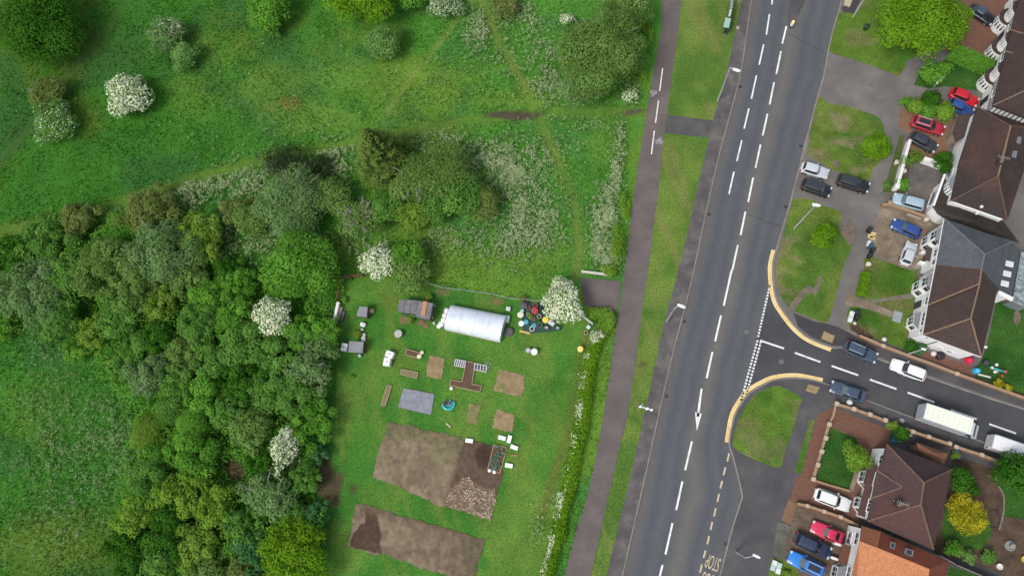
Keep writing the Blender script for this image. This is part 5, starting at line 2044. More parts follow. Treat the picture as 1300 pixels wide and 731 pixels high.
m.build('pane', MATS["skylight_white_glass"], o)

# ---------------------------------------------------------------- red brown hipped house at the lower right (C)
k = dict(NW=(1126, 564, EZ), NE=(1209, 595.5, EZ), SE=(1185, 697, EZ), SW=(1101.5, 661, EZ), a=(1116, 596, EZ), b=(1109, 629, EZ), R1=(1173, 612, RGZ), R2=(1169, 640, RGZ), F=(1146, 618, 6.9))
w = [Q(k[q]) for q in ('NW', 'SW', 'SE', 'NE')]
cen = sum(w, Vector((0, 0, 0))) / 4
Ch = empty('house', (cen.x, cen.y, 0), "house with a large red brown hipped roof opposite the white vans", 'house', 'houses along the east side')
fp = inset(w, .35)
walls(Ch, fp, EZ - .12, render_w)
a2, b2 = (1113, 596, EZ + .05), (1106, 632, EZ + .05)
roof(Ch, [(k['NW'], k['SW'], k['R2'], k['R1']), (k['SW'], k['SE'], k['R2']), (k['SE'], k['NE'], k['R1'], k['R2'])], tile_red)
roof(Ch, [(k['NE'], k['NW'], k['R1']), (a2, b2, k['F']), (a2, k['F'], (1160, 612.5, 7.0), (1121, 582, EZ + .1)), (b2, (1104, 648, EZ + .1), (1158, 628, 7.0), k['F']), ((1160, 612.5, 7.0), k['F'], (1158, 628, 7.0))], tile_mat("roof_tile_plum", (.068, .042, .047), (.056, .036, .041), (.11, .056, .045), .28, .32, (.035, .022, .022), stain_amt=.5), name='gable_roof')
ridge(Ch, [(k['R1'], k['R2']), (k['R1'], k['NW']), (k['R1'], k['NE']), (k['R2'], k['SW']), (k['R2'], k['SE']), (a2, k['F']), (b2, k['F'])], flat("ridge_tile_mossy", (.165, .105, .07), .85, var=.4, scale=3), .11)
gutter(Ch, [(k['NW'], k['SW']), (k['SW'], k['SE']), (k['NW'], k['NE'])], beam_m)
chimney(Ch, 1143, 640, 6.8, 8.2, (.6, .5), R(20), 2, tile_brown)
aerial(Ch, 1147, 639, 9.3)
c = P(1135, 636, 6.6)
m = MB()
m.cyl((c.x, c.y, 6.0), (c.x, c.y, 6.8), .09, n=8)
m.build('roof_vent', upvc, Ch)
wa, wb = wall_between(fp, k['NW'], k['SW'])
o_ = 1
bay(Ch, wa, wb, .45, 2.6, .9, 2.55, out=o_, storeys=((.7, 2.1),), cap=tile_red)
bay(Ch, wa, wb, .82, 2.2, .7, 2.55, out=o_, storeys=((.7, 2.1),), cap=tile_red)
window(Ch, wa, wb, .16, 1.2, 3.1, 4.4, out=o_)
door(Ch, wa, wb, .18, 1.0, 2.1, upvc, out=o_)
door(Ch, wa, wb, .64, 1.0, 2.1, upvc, out=o_)
window(Ch, wa, wb, .45, 1.8, 3.1, 4.4, out=o_, bars=3)
window(Ch, wa, wb, .82, 1.6, 3.1, 4.4, out=o_, bars=3)
# pent roof of tiles over the bays
dd = (wb - wa).normalized()
nn = Vector((dd.y, -dd.x, 0)) * o_
p0, p1 = wa.lerp(wb, .26), wa.lerp(wb, .99)
m = MB()
m.add([p0 + Vector((0, 0, 3.05)), p1 + Vector((0, 0, 3.05)), p1 + nn * .75 + Vector((0, 0, 2.68)), p0 + nn * .75 + Vector((0, 0, 2.68))], [(0, 1, 2, 3)])
m.build('pent_roof', tile_red, Ch, solid=.1, uv=True)

# outbuilding with small orange brown roof on its street side
op = [(1163, 561, 2.7), (1203.5, 575, 2.7), (1199, 589, 2.7), (1189.5, 585, 2.7), (1167, 572, 2.7)]
Oh = empty('outbuilding', tuple(P(1184, 575, 0).xy) + (0,), "small orange brown roofed outbuilding between the red brown house and the street wall", 'outbuilding')
ap = (1186, 574, 3.6)
roof(Oh, [(op[i], op[(i + 1) % 5], ap) for i in range(5)], tile_mat("roof_tile_terracotta", (.27, .12, .065), (.22, .095, .055), (.15, .07, .05), .28, .32, (.12, .05, .03), stain_amt=.5), thick=.1)
m = MB()
m.prism([(p.x, p.y) for p in inset([Q(p) for p in op], .2)], -.05, 2.55)
m.build('wall', brick_w, Oh, uv=True)
ridge(Oh, [(ap, op[0]), (ap, op[1])], ridge_dark, .08)

# ---------------------------------------------------------------- bright orange roofed house at the bottom (D)
g = dict(NW=(1094, 667, EZ), a=(1117.5, 674.5, EZ), NE=(1205, 712, EZ), Rw=(1091, 687, RGZ - .3), Rm=(1113, 694, RGZ - .3), Re=(1180, 722, RGZ - .3), SW=(1066, 790, EZ), SE=(1178, 836, EZ))
g['Rw'] = (1091.5, 686.5, 6.6)
g['Rm'] = (1112.5, 694.5, 6.6)
g['Re'] = (1180, 722, 6.6)
w = [Q(g[q]) for q in ('NW', 'SW', 'SE', 'NE')]
cen = sum(w, Vector((0, 0, 0))) / 4
Dh = empty('house', (cen.x, cen.y, 0), "house with a new bright orange tiled roof at the bottom edge", 'house', 'houses along the east side')
fp = inset(w, .3)
walls(Dh, fp, EZ - .12, render_w)
Sr = (1090, 788, 8.2)
roof(Dh, [(g['Rw'], g['Rm'], g['Re'], (1170, 800, 8.4), (1085, 770, 8.4)), (g['Rw'], (1085, 770, 8.4), g['SW'])], tile_orange)
roof(Dh, [(g['NW'], g['a'], g['Rm'], g['Rw'])], tile_mat("roof_tile_orange_old", (.34, .13, .065), (.29, .11, .055), (.24, .1, .06), .3, .34, (.2, .08, .04), stain_amt=.4), name='lower_roof')
roof(Dh, [(g['a'], g['NE'], g['Re'], g['Rm']), (g['NE'], g['SE'], (1170, 800, 8.4), g['Re'])], tile_rust, name='hung_tiles')
ridge(Dh, [(g['a'], g['Rm']), (g['Rw'], g['Rm']), (g['Rm'], g['Re'])], ridge_orange, .07)
gutter(Dh, [(g['NW'], g['a']), (g['a'], g['NE'])], beam_m)
for t_, s_ in ((.22, .55), (.49, .9)):
    A_, B_ = Q(g['a']).lerp(Q(g['NE']), t_), Q(g['Rm']).lerp(Q(g['Re']), t_)
    c = A_.lerp(B_, .5)
    m = MB()
    m.box((c.x, c.y, c.z + .22), (s_, .75, .16), R(-20))
    o = m.build('skylight', lead, Dh)
    m = MB()
    m.box((c.x, c.y, c.z + .315), (s_ * .72, .55, .03), R(-20))
    m.build('pane', gl, o)
wa, wb = wall_between(fp, g['NW'], g['SW'])
for t_ in (.12, .5, .8):
    window(Dh, wa, wb, t_, 1.5, 3.1, 4.4)
bay(Dh, wa, wb, .55, 2.4, .8, 2.6, storeys=((.7, 2.0),))
window(Dh, wa, wb, .14, 1.5, .8, 2.1)
# entrance porch with white side walls
dd = (wb - wa).normalized()
nn = Vector((dd.y, -dd.x, 0))
c = wa.lerp(wb, .33)
for s in (-1, 1):
    m = MB()
    p = c + dd * s * .9 + nn * .75
    m.box((p.x, p.y, .45), (1.3, .32, .9), math.atan2(nn.y, nn.x))
    m.build('porch_wall', render_w, Dh, bevel=.04)
m = MB()
p = c + nn * .5
m.box((p.x, p.y, 2.5), (1.2, 2.4, .16), math.atan2(nn.y, nn.x))
m.build('porch_canopy', MATS["roof_tile_terracotta"], Dh)
door(Dh, wa, wb, .33, 1.0, 2.1, flat("front_door_dark", (.05, .05, .055), .5))
# ================================================================== vehicles
tyre_m = flat("tyre_rubber", (.02, .02, .021), .85, var=.1)
rim_m = flat("alloy_rim", (.42, .43, .44), .35, metal=.7, var=.05)
head_m = flat("headlight_glass", (.55, .57, .58), .12, var=.03)
tail_m = flat("tail_light_red", (.32, .02, .02), .2, var=.05)
trim_m = flat("black_trim", (.022, .022, .024), .55)
rail_m = flat("roof_rail_silver", (.62, .63, .64), .3, metal=.5, var=.03)
carglass = glass("car_glass", (.018, .024, .028))
paleglass = glass("car_glass_pale", (.10, .125, .13))


def paint(name, c, rough=.28):
    return flat("paint_" + name, c, rough, var=.04, coat=.6)


def ring(x, hw, z, r=.25, n=3, xr=None):
    pass


def car(rear, front, col, label, L=4.2, W=1.74, Hh=1.48, kind='hatch', roofm=None, rails=False, gm=None, cat='car', name='parked_car', sunroof=False, z0=0.0):
    """a car from its rear and front pixel ends; kind: hatch, estate, suv, mpv, saloon, coupe"""
    a, b = P(rear[0], rear[1], .6), P(front[0], front[1], .6)
    c = (a + b) / 2
    d = b - a
    root = empty(name, (c.x, c.y, z0), label, cat, 'parked cars', math.atan2(d.y, d.x))
    gm = gm or carglass
    hl, hw = L / 2, W / 2
    belt = {'suv': .98, 'mpv': .98}.get(kind, .90) * Hh / 1.5
    # stations along the car: x, half width, lower z, shoulder z, centre z of the top skin
    top = belt
    hood = {'suv': .92, 'mpv': .93, 'coupe': .82}.get(kind, .86) * belt / .92
    st = [(-hl, .70, .36, .62, .66), (-hl + .10, .86, .26, top * .86, top * .93), (-hl + .35, .95, .20, top * .95, top * 1.0), (-hl + .95, 1.0, .18, top * .97, top * 1.0),
          (0, 1.0, .18, top * .95, top * 1.0), (hl - 1.35, 1.0, .18, top * .94, hood * 1.03), (hl - .75, .985, .19, hood * .92, hood), (hl - .32, .93, .22, hood * .84, hood * .92), (hl - .08, .80, .28, hood * .66, hood * .74), (hl, .62, .36, .52, .56)]
    rings = []
    for x, w, zl, zs, zt in st:
        h = hw * w
        rings.append([(x, -h * .90, zl), (x, -h, zl + .12), (x, -h, (zl + zs) / 2), (x, -h * .97, zs), (x, -h * .86, (zs + zt * 2) / 3 + .012), (x, -h * .45, zt + .012), (x, 0, zt + .02),
                      (x, h * .45, zt + .012), (x, h * .86, (zs + zt * 2) / 3 + .012), (x, h * .97, zs), (x, h, (zl + zs) / 2), (x, h, zl + .12), (x, h * .90, zl)])
    body = MB().loft(rings).build('body', col, root, world=False, smooth=True, bevel=0)
    # cabin
    ends = {'hatch': (-hl + .22, -hl + .62, .28, hl - 1.32), 'estate': (-hl + .16, -hl + .48, .22, hl - 1.36), 'suv': (-hl + .14, -hl + .40, .25, hl - 1.30), 'mpv': (-hl + .14, -hl + .42, .52, hl - .98),
            'saloon': (-hl + .62, -hl + 1.25, .22, hl - 1.42), 'coupe': (-hl + .45, -hl + 1.25, .02, hl - 1.55)}[kind]
    xb, xrt, xft, xw = ends
    w0, w1 = hw * .90, hw * .70
    zb, zr = top * .97, Hh - .03
    low = [(xb, -w0 * .86), (xb + .12, -w0 * .97), (0, -w0), (xw - .42, -w0 * .97), (xw - .05, -w0 * .72), (xw, 0), (xw - .05, w0 * .72), (xw - .42, w0 * .97), (0, w0), (xb + .12, w0 * .97), (xb, w0 * .86)]
    up = [(xrt, -w1 * .88), (xrt + .10, -w1 * .98), ((xrt + xft) / 2, -w1), (xft - .14, -w1 * .96), (xft, -w1 * .80), (xft + .05, 0), (xft, w1 * .80), (xft - .14, w1 * .96), ((xrt + xft) / 2, w1), (xrt + .10, w1 * .98), (xrt, w1 * .88)]
    m = MB()
    n = len(low)
    cx = (xrt + xft) / 2
    up2 = [(cx + (x - cx) * .90, y * .86) for x, y in up]
    up3 = [(cx + (x - cx) * .55, y * .5) for x, y in up]
    m.loft([[(x, y, zb) for x, y in low], [(x, y, zr - .035) for x, y in up], [(x, y, zr) for x, y in up2], [(x, y, zr + .03) for x, y in up3]])
    m.build('roof', roofm or col, root, world=False, smooth=False, bevel=.02)

    # glazing: panels lying just outside the cabin skin
    def panel(nm, i0, i1, t0=.10, t1=.90, e=.04, mat=None):
        g = MB()
        lowp = [Vector((*low[i], zb)) for i in range(i0, i1 + 1)]
        upp = [Vector((*up[i], zr - .035)) for i in range(i0, i1 + 1)]
        bot = [l.lerp(q, t0) for l, q in zip(lowp, upp)]
        tp = [l.lerp(q, t1) for l, q in zip(lowp, upp)]
        for r_ in (bot, tp):
            s = r_[0].lerp(r_[1], e / max(.05, (r_[1] - r_[0]).length))
            q = r_[-1].lerp(r_[-2], e / max(.05, (r_[-1] - r_[-2]).length))
            r_[0], r_[-1] = s, q
        mid = (sum(bot, Vector((0, 0, 0))) + sum(tp, Vector((0, 0, 0)))) / (2 * len(bot))
        nrm = (bot[-1] - bot[0]).cross(tp[0] - bot[0]).normalized()
        if nrm.dot(mid - Vector((cx, 0, zb))) < 0:
            nrm = -nrm
        kk = len(bot)
        off = nrm * .014
        vs = [p + off for p in bot] + [p + off for p in tp]
        g.add(vs, [(i, i + 1, kk + i + 1, kk + i) for i in range(kk - 1)])
        return g.build(nm, mat or gm, root, world=False)
    panel('windscreen', 4, 6, e=-.02)
    panel('side_window', 1, 4, .12, .88, .06, carglass)
    panel('side_window', 6, 9, .12, .88, .06, carglass)
    g = MB()
    bl = [Vector((*low[i], zb)) for i in (10, 0)]
    bu = [Vector((*up[i], zr - .035)) for i in (10, 0)]
    q = [bl[0].lerp(bu[0], .18), bl[1].lerp(bu[1], .18), bl[1].lerp(bu[1], .88), bl[0].lerp(bu[0], .88)]
    mid = sum(q, Vector((0, 0, 0))) / 4
    q = [mid + (p - mid) * .92 + Vector((-.014, 0, .006)) for p in q]
    g.add(q, [(0, 1, 2, 3)])
    g.build('rear_window', carglass, root, world=False)
    if sunroof:
        s = MB()
        s.box(((xrt + xft) / 2 + .05, 0, zr + .028), ((xft - xrt) * .72, w1 * 1.15, .02))
        s.build('glass_roof', carglass, root, world=False)
    # wheels
    wr = .34 if kind == 'suv' else .31
    for x in (-hl + .78, hl - .82):
        for s in (-1, 1):
            m = MB()
            m.cyl((x, s * (hw - .19), wr), (x, s * (hw + .012), wr), wr, n=18)
            wh = m.build('wheel', tyre_m, root, world=False)
            m = MB()
            m.cyl((x, s * (hw + .012), wr), (x, s * (hw + .024), wr), wr * .66, n=12)
            m.build('rim', rim_m, wh, world=False)
            m = MB()
            m.cyl((x, s * (hw - .05), wr + .02), (x, s * (hw + .004), wr + .02), wr + .07, n=18)
            m.build('wheel_arch', trim_m, root, world=False)
    for s in (-1, 1):
        m = MB()
        m.box((hl - .19, s * hw * .68, hood * .80), (.30, .34, .15), -s * .42)
        m.build('headlight', head_m, root, world=False, bevel=.03)
        m = MB()
        m.box((-hl + .12, s * hw * .76, top * .80), (.16, .24, .26))
        m.build('tail_light', tail_m, root, world=False, bevel=.02)
        m = MB()
        m.box((xw - .55, s * (hw + .10), top + .03), (.12, .22, .15), s * .2)
        m.build('wing_mirror', col, root, world=False, bevel=.03)
        if rails:
            m = MB()
            x0, x1 = xrt + .08, xft - .12
            m.cyl((x0, s * w1 * .84, zr + .05), (x1, s * w1 * .84, zr + .05), .035, n=6)
            for xx in (x0, (x0 + x1) / 2, x1):
                m.box((xx, s * w1 * .84, zr + .015), (.08, .05, .07))
            m.build('roof_rail', rail_m, root, world=False)
    m = MB()
    m.box((hl - .015, 0, .44), (.05, W * .5, .14))
    m.build('grille', trim_m, root, world=False)
    m = MB()
    m.box((-hl + .02, 0, .58), (.05, .5, .11))
    m.build('number_plate', flat("plate_yellow", (.6, .5, .08), .5), root, world=False)
    m = MB()
    for s in (-1, 1):
        m.beam((xw - .05, s * .05, top + .04), (xw - .30, s * .62 - .15, top + .075), .025, .02)
    m.build('wiper', trim_m, root, world=False)
    return root


black = paint("black", (.012, .013, .016))
char = paint("charcoal", (.030, .036, .044))
navy = paint("navy", (.022, .034, .075))
steel = paint("steel_blue", (.045, .072, .110))
silver = paint("silver", (.50, .53, .56))
whitep = paint("white", (.76, .77, .77))
red = paint("red", (.50, .010, .018))
crim = paint("crimson", (.36, .018, .035))
rose = paint("rose_red", (.58, .025, .080))
blue = paint("blue", (.020, .065, .24))
sky_b = paint("bright_blue", (.015, .19, .60))
iceb = paint("ice_blue", (.33, .44, .52))

car((1017.5, 211.5), (1051, 221.5), silver, "silver hatchback on the crossover by the main road, above a black estate car", 4.0, kind='hatch', gm=paleglass)
car((1017, 232.5), (1055, 245.5), black, "black family car with grey roof beside the lamp head, below the silver hatchback", 4.2, 1.78, 1.62, 'mpv', roofm=char, gm=paleglass)
car((1063.5, 227.5), (1102, 239.5), black, "black off-road car parked alone nearer the houses on the crossover", 4.5, 1.82, 1.66, 'suv', roofm=char)
car((1207, 116.5), (1241, 131), red, "bright red car parked across the drive of the black and white house", 4.1, 1.72, 1.46, 'hatch')
car((1205, 130.5), (1233, 143.5), blue, "blue car half under shade beside the bright red car", 3.8, 1.68, 1.44, 'hatch')
car((1157.5, 153), (1198.5, 166.5), crim, "dark red estate car with a black glass roof on the brick drive", 4.7, 1.80, 1.46, 'estate', roofm=crim, rails=True, sunroof=True)
car((1156.5, 172), (1187.5, 189), char, "charcoal car on the brick drive below the dark red estate", 4.1, 1.74, 1.48, 'hatch')
car((1171.5, 262), (1134.5, 252), iceb, "pale ice blue people carrier on the grey drive beside the brick wall", 4.3, 1.76, 1.56, 'mpv', gm=paleglass)
car((1168, 298), (1133.5, 283.5), blue, "blue hatchback on the gravel drive", 4.1, 1.72, 1.46, 'hatch', gm=paleglass)
car((1147.5, 337.5), (1158.5, 307), silver, "small silver car standing crossways on the gravel drive", 3.6, 1.64, 1.50, 'hatch', roofm=silver)
car((1234, 10.5), (1258.5, 27), black, "black car at the top right, half behind the large bright tree", 4.2, 1.74, 1.48, 'saloon', roofm=steel)
car((1035.5, 626), (1077.5, 642), whitep, "white car with dark windows on the brick drive at the lower right", 4.6, 1.80, 1.50, 'hatch')
car((1069.5, 684), (1030.5, 667), rose, "pinkish red car on the gravel forecourt at the lower right", 4.1, 1.70, 1.44, 'coupe', gm=paleglass)
car((1009, 681), (1054.5, 702.5), navy, "navy blue estate car between the pinkish red and the bright blue car", 4.7, 1.82, 1.50, 'estate')
car((1047, 727), (1000.5, 705), sky_b, "bright blue estate car with silver roof bars at the bottom edge", 4.7, 1.80, 1.52, 'estate', rails=True, gm=paleglass, sunroof=True)
car((1075, 438.5), (1111, 454), steel, "dark blue estate car with silver roof bars parked at the north kerb", 4.4, 1.80, 1.56, 'estate', rails=True)
car((1174, 477), (1133, 461.5), whitep, "white estate car with dark windscreen parked at the north kerb", 4.6, 1.76, 1.46, 'estate')
car((1099, 504.5), (1055, 489.5), steel, "dark blue saloon parked at the south kerb by the buff paving", 4.7, 1.82, 1.46, 'saloon', gm=paleglass)
for o in COL.objects:
    if o.get("category") == 'car' and o["label"].startswith(("dark blue", "white estate")):
        o.location.z = RZ + .006

# ------------------------------------------------------------------ box van and panel van
def wheel_set(root, xs, hw, wr, off=0):
    for x in xs:
        for s in (-1, 1):
            m = MB()
            m.cyl((x, s * (hw - .22), wr), (x, s * (hw + .01), wr), wr, n=18)
            wh = m.build('wheel', tyre_m, root, world=False)
            m = MB()
            m.cyl((x, s * (hw + .01), wr), (x, s * (hw + .022), wr), wr * .6, n=12)
            m.build('rim', rim_m, wh, world=False)


zt_ = 3.25
q = [P(1177, 511, zt_), P(1237, 531.5, zt_), P(1233, 551.5, zt_), P(1173.5, 531, zt_)]
mid = sum(q, Vector((0, 0, 0))) / 4
dx = ((q[1] + q[2]) - (q[0] + q[3])) / 2
bl, bw = dx.length, ((q[0] - q[3]).length + (q[1] - q[2]).length) / 2
bw = min(bw, 2.35)
V1 = empty('box_van', (mid.x, mid.y, RZ + .006), "large white box van with a cream roof parked at the south kerb", 'van', 'vans parked in the side street', math.atan2(dx.y, dx.x))
cream = flat("cream_roof_skin", (.74, .76, .64), .6, var=.05)
vgrey = flat("van_side_grey_white", (.50, .54, .57), .45, var=.06)
m = MB(); m.box((0, 0, .75 + (zt_ - .75) / 2), (bl, bw, zt_ - .75)); m.build('cargo_box', vgrey, V1, world=False, bevel=.03)
m = MB(); m.box((0, 0, zt_ + .012), (bl - .06, bw - .06, .03)); rf = m.build('roof', cream, V1, world=False)
m = MB()
nrib = 9
for i in range(nrib):
    m.box((-bl / 2 + bl * (i + .5) / nrib, 0, zt_ + .035), (.06, bw - .14, .02))
m.build('roof_bow', flat("cream_bow", (.66, .68, .57), .6), rf, world=False)
m = MB()
for s in (-1, 1):
    m.box((0, s * (bw / 2 + .012), zt_ - .05), (bl, .03, .1)); m.box((0, s * (bw / 2 + .012), .82), (bl, .03, .1))
m.build('edge_rail', rail_m, V1, world=False)
m = MB(); m.box((-bl / 2 - .015, 0, 2.0), (.03, bw - .2, 2.2)); dr = m.build('rear_shutter', flat("shutter_grey", (.36, .39, .42), .5), V1, world=False)
m = MB()
for i in range(6):
    m.box((-bl / 2 - .035, 0, 1.15 + i * .34), (.02, bw - .3, .03))
m.build('slat', rail_m, dr, world=False)
x0 = bl / 2 + .06
cabr = [[(x0, y * 1.0, z) for y, z in ((-.98, .35), (-1.0, .9), (-.98, 1.35), (-.86, 2.15), (.86, 2.15), (.98, 1.35), (1.0, .9), (.98, .35))],
        [(x0 + .75, y, z) for y, z in ((-.98, .35), (-1.0, .9), (-.97, 1.35), (-.82, 2.12), (.82, 2.12), (.97, 1.35), (1.0, .9), (.98, .35))],
        [(x0 + 1.35, y, z) for y, z in ((-.96, .35), (-.98, .9), (-.94, 1.22), (-.90, 1.30), (.90, 1.30), (.94, 1.22), (.98, .9), (.96, .35))],
        [(x0 + 1.75, y, z) for y, z in ((-.86, .38), (-.90, .75), (-.84, .98), (-.80, 1.02), (.80, 1.02), (.84, .98), (.90, .75), (.86, .38))]]
MB().loft(cabr).build('cab', vgrey, V1, world=False, bevel=.03)
m = MB(); m.add([(x0 + .80, -.78, 2.09), (x0 + .80, .78, 2.09), (x0 + 1.34, .86, 1.34), (x0 + 1.34, -.86, 1.34)], [(0, 1, 2, 3)])
g = m.build('windscreen', glass("van_windscreen", (.14, .17, .19)), V1, world=False); g.location += Vector((.018, 0, .018))
for s in (-1, 1):
    m = MB(); m.add([(x0 + .1, s * 1.0, 1.38), (x0 + .78, s * .985, 1.36), (x0 + .7, s * .88, 2.0), (x0 + .1, s * .905, 2.02)], [(0, 1, 2, 3)])
    m.build('side_window', carglass, V1, world=False)
    m = MB(); m.box((x0 + 1.68, s * .68, .86), (.14, .3, .2)); m.build('headlight', head_m, V1, world=False, bevel=.03)
    m = MB(); m.box((x0 + .75, s * 1.14, 1.5), (.14, .2, .34)); m.build('wing_mirror', trim_m, V1, world=False, bevel=.03)
    m = MB(); m.box((-bl / 2 - .02, s * bw * .42, .8), (.06, .16, .3)); m.build('tail_light', tail_m, V1, world=False)
m = MB(); m.box((0, 0, .55), (bl - .1, 1.2, .3)); m.build('chassis', trim_m, V1, world=False)
wheel_set(V1, (-bl / 2 + 1.25, x0 + .85), 1.0, .36)
V1.location.z = RZ + .006

zt_ = 2.45
a, b = P(1258, 560, 1.3), P(1318, 581, 1.3)
d = (b - a).normalized()
Lv = 5.9
mid = a + d * (Lv / 2 - .15)
V2 = empty('panel_van', (mid.x, mid.y, RZ + .006), "white panel van cut by the right edge behind the box van", 'van', 'vans parked in the side street', math.atan2(d.y, d.x))
hl = Lv / 2
def sec(x, hw, zb, zs, zt):
    return [(x, -hw * .96, zb), (x, -hw, zb + .25), (x, -hw, zs), (x, -hw * .93, zt - .16), (x, -hw * .80, zt - .03), (x, 0, zt), (x, hw * .80, zt - .03), (x, hw * .93, zt - .16), (x, hw, zs), (x, hw, zb + .25), (x, hw * .96, zb)]
MB().loft([sec(-hl, .86, .42, 1.3, 2.32), sec(-hl + .10, .97, .32, 1.3, 2.42), sec(-hl + .5, 1.0, .3, 1.3, 2.46), sec(hl - 2.2, 1.0, .3, 1.3, 2.46), sec(hl - 1.75, .99, .3, 1.25, 2.36), sec(hl - .95, .97, .3, 1.0, 1.32), sec(hl - .2, .90, .32, .8, 1.02), sec(hl, .74, .4, .6, .78)]).build('body', whitep, V2, world=False, smooth=False, bevel=.04)
m = MB(); m.add([(hl - 1.74, -.80, 2.31), (hl - 1.74, .80, 2.31), (hl - .98, .84, 1.37), (hl - .98, -.84, 1.37)], [(0, 1, 2, 3)])
g = m.build('windscreen', carglass, V2, world=False); g.location += Vector((.02, 0, .02))
for s in (-1, 1):
    m = MB(); m.add([(-hl - .005, s * .08, 1.4), (-hl - .005, s * .72, 1.4), (-hl + .01, s * .68, 2.05), (-hl + .01, s * .08, 2.05)], [(0, 1, 2, 3)]); g = m.build('rear_window', flat("van_rear_panel", (.62, .63, .64), .3), V2, world=False); g.location.x -= .03
    m = MB(); m.box((-hl + .02, s * .86, 1.1), (.08, .12, .5)); m.build('tail_light', tail_m, V2, world=False)
    m = MB(); m.box((hl - .16, s * .66, .84), (.2, .3, .2)); m.build('headlight', head_m, V2, world=False, bevel=.03)
    m = MB(); m.box((hl - 1.3, s * 1.12, 1.5), (.14, .2, .32)); m.build('wing_mirror', trim_m, V2, world=False, bevel=.03)
m = MB()
for i in range(5):
    m.box((-hl + .9 + i * .6, 0, 2.462), (.05, 1.3, .02))
m.build('roof_rib', flat("van_rib_white", (.70, .71, .71), .4), V2, world=False)
wheel_set(V2, (-hl + 1.1, hl - .95), 1.0, .35)
# ================================================================== street furniture
steel_g = flat("galvanised_steel", (.50, .51, .51), .5, metal=.25, var=.08)
lampw = flat("lantern_pale", (.74, .75, .74), .35, var=.04)


def lamp(base, head, h, label, al=.85, hw=.34, rot=None, cr=1.0):
    b = P(base[0], base[1], 0)
    hd = P(head[0], head[1], h + .12)
    root = empty('street_lamp', (b.x, b.y, 0), label, 'street lamp', 'street lamps along the road')
    m = MB()
    m.tube([(b.x, b.y, -.1), (b.x, b.y, 1.5), (b.x, b.y, h)], [.12 * cr, .11 * cr, .06 * cr], 10)
    m.build('column', steel_g, root)
    m = MB()
    top = Vector((b.x, b.y, h - .05))
    m.tube([top, top.lerp(hd, .5) + Vector((0, 0, .1)), hd], [.05 * cr, .045 * cr, .045 * cr], 7)
    m.build('arm', steel_g, root)
    d = hd - top
    a = rot if rot is not None else math.atan2(d.y, d.x)
    m = MB()
    u = Vector((math.cos(a), math.sin(a), 0))
    c = hd + u * al * .25
    rings = []
    for t, w, z0, z1 in ((-.5, .55, 0, .07), (-.35, .9, -.05, .13), (.1, 1, -.07, .15), (.4, .8, -.05, .11), (.5, .4, 0, .06)):
        p = c + u * al * t
        n = Vector((-u.y, u.x, 0)) * hw / 2 * w
        rings.append([p - n + Vector((0, 0, z0)), p + n + Vector((0, 0, z0)), p + n * .8 + Vector((0, 0, z1)), p - n * .8 + Vector((0, 0, z1))])
    m.loft(rings)
    hdm = m.build('lantern', lampw, root)
    m = MB()
    m.box((c.x, c.y, c.z - .085), (al * .55, hw * .6, .05), a)
    m.build('lens', flat("lamp_lens", (.5, .5, .46), .15), hdm)
    return root


tox = P(900, 300) - P(860, 285)
ra = math.atan2(tox.y, tox.x)
lamp((911, 128), (932.5, 88.5), 9.3, "street lamp on the left verge beside the upper dashed lane line", 1.1, .42, ra)
lamp((846, 408), (862.5, 387.5), 9.3, "street lamp on the left footway opposite the yellow lined junction", 1.1, .42, ra)
lamp((1008, 290), (1033.5, 260), 9.3, "street lamp on the right verge with its head over the three parked cars", 1.1, .42, ra + R(12))
lamp((1083, 22), (1104, -14), 9.3, "street lamp at the top edge beside the large bright tree", 1.0, .4, ra)
lamp((934.5, 700), (958, 704.5), 5.5, "street lamp at the bottom edge by the bus stop lettering", .95, .36, ra)
lamp((1150, 450), (1171, 442.5), 6.0, "street lamp in front of the white end wall of the corner house", .6, .26, ra)
lamp((1180.5, 116), (1189, 105.5), 4.6, "slim short lamp post beside the round green shrub below the large bright tree", .26, .12, ra, .35)

# pole with a cross arm near the narrow verge
b = P(811, 517, 0)
r_ = empty('camera_pole', (b.x, b.y, 0), "pole with a pale cross arm on the narrow left verge beside the arrow marking", 'pole')
m = MB(); m.tube([(b.x, b.y, -.1), (b.x, b.y, 7.0)], [.11, .07], 10); m.build('column', steel_g, r_)
h0, h1 = P(811, 515.5, 7.0), P(828, 520.5, 7.0)
m = MB(); m.beam(h0, h1, .16, .14); m.build('cross_arm', flat("pale_blue_grey", (.55, .62, .63), .4), r_, bevel=.02)
for t_, s in ((.12, .34), (.62, .42), (.95, .34)):
    c = h0.lerp(h1, t_)
    m = MB(); m.box((c.x, c.y, 7.08), (s, .26, .24), ra + R(60)); m.build('sensor_head', lampw, r_, bevel=.03)

# bus shelter by the upper left verge
a, b = P(929.5, 2, 2.4), P(922.5, 34, 2.4)
dv = (b - a).normalized()
nv = Vector((-dv.y, dv.x, 0))
c = (a + b) / 2
S = empty('bus_shelter', (c.x, c.y, 0), "narrow green and glass bus shelter on the left verge at the top edge", 'bus shelter')
sh_g = flat("shelter_green", (.045, .10, .09), .5)
sh_t = flat("shelter_roof_mint", (.30, .46, .40), .35, var=.12)
e0, e1 = P(924.5, 23.5, 2.5), P(921.7, 35.5, 2.5)
m = MB(); m.beam(e0, e1, .85, .08); m.build('roof', sh_t, S, bevel=.02)
e0, e1 = P(928, 12, 2.5), P(925.8, 21.5, 2.5)
m = MB(); m.beam(e0, e1, .32, .08); m.build('roof_glazing', flat("shelter_glass_pale", (.42, .53, .46), .2), S)
e0, e1 = P(930, -10, 2.5), P(928.6, 11, 2.5)
m = MB(); m.beam(e0, e1, .42, .08); m.build('canopy', flat("shelter_canopy_grey", (.20, .26, .27), .4), S)
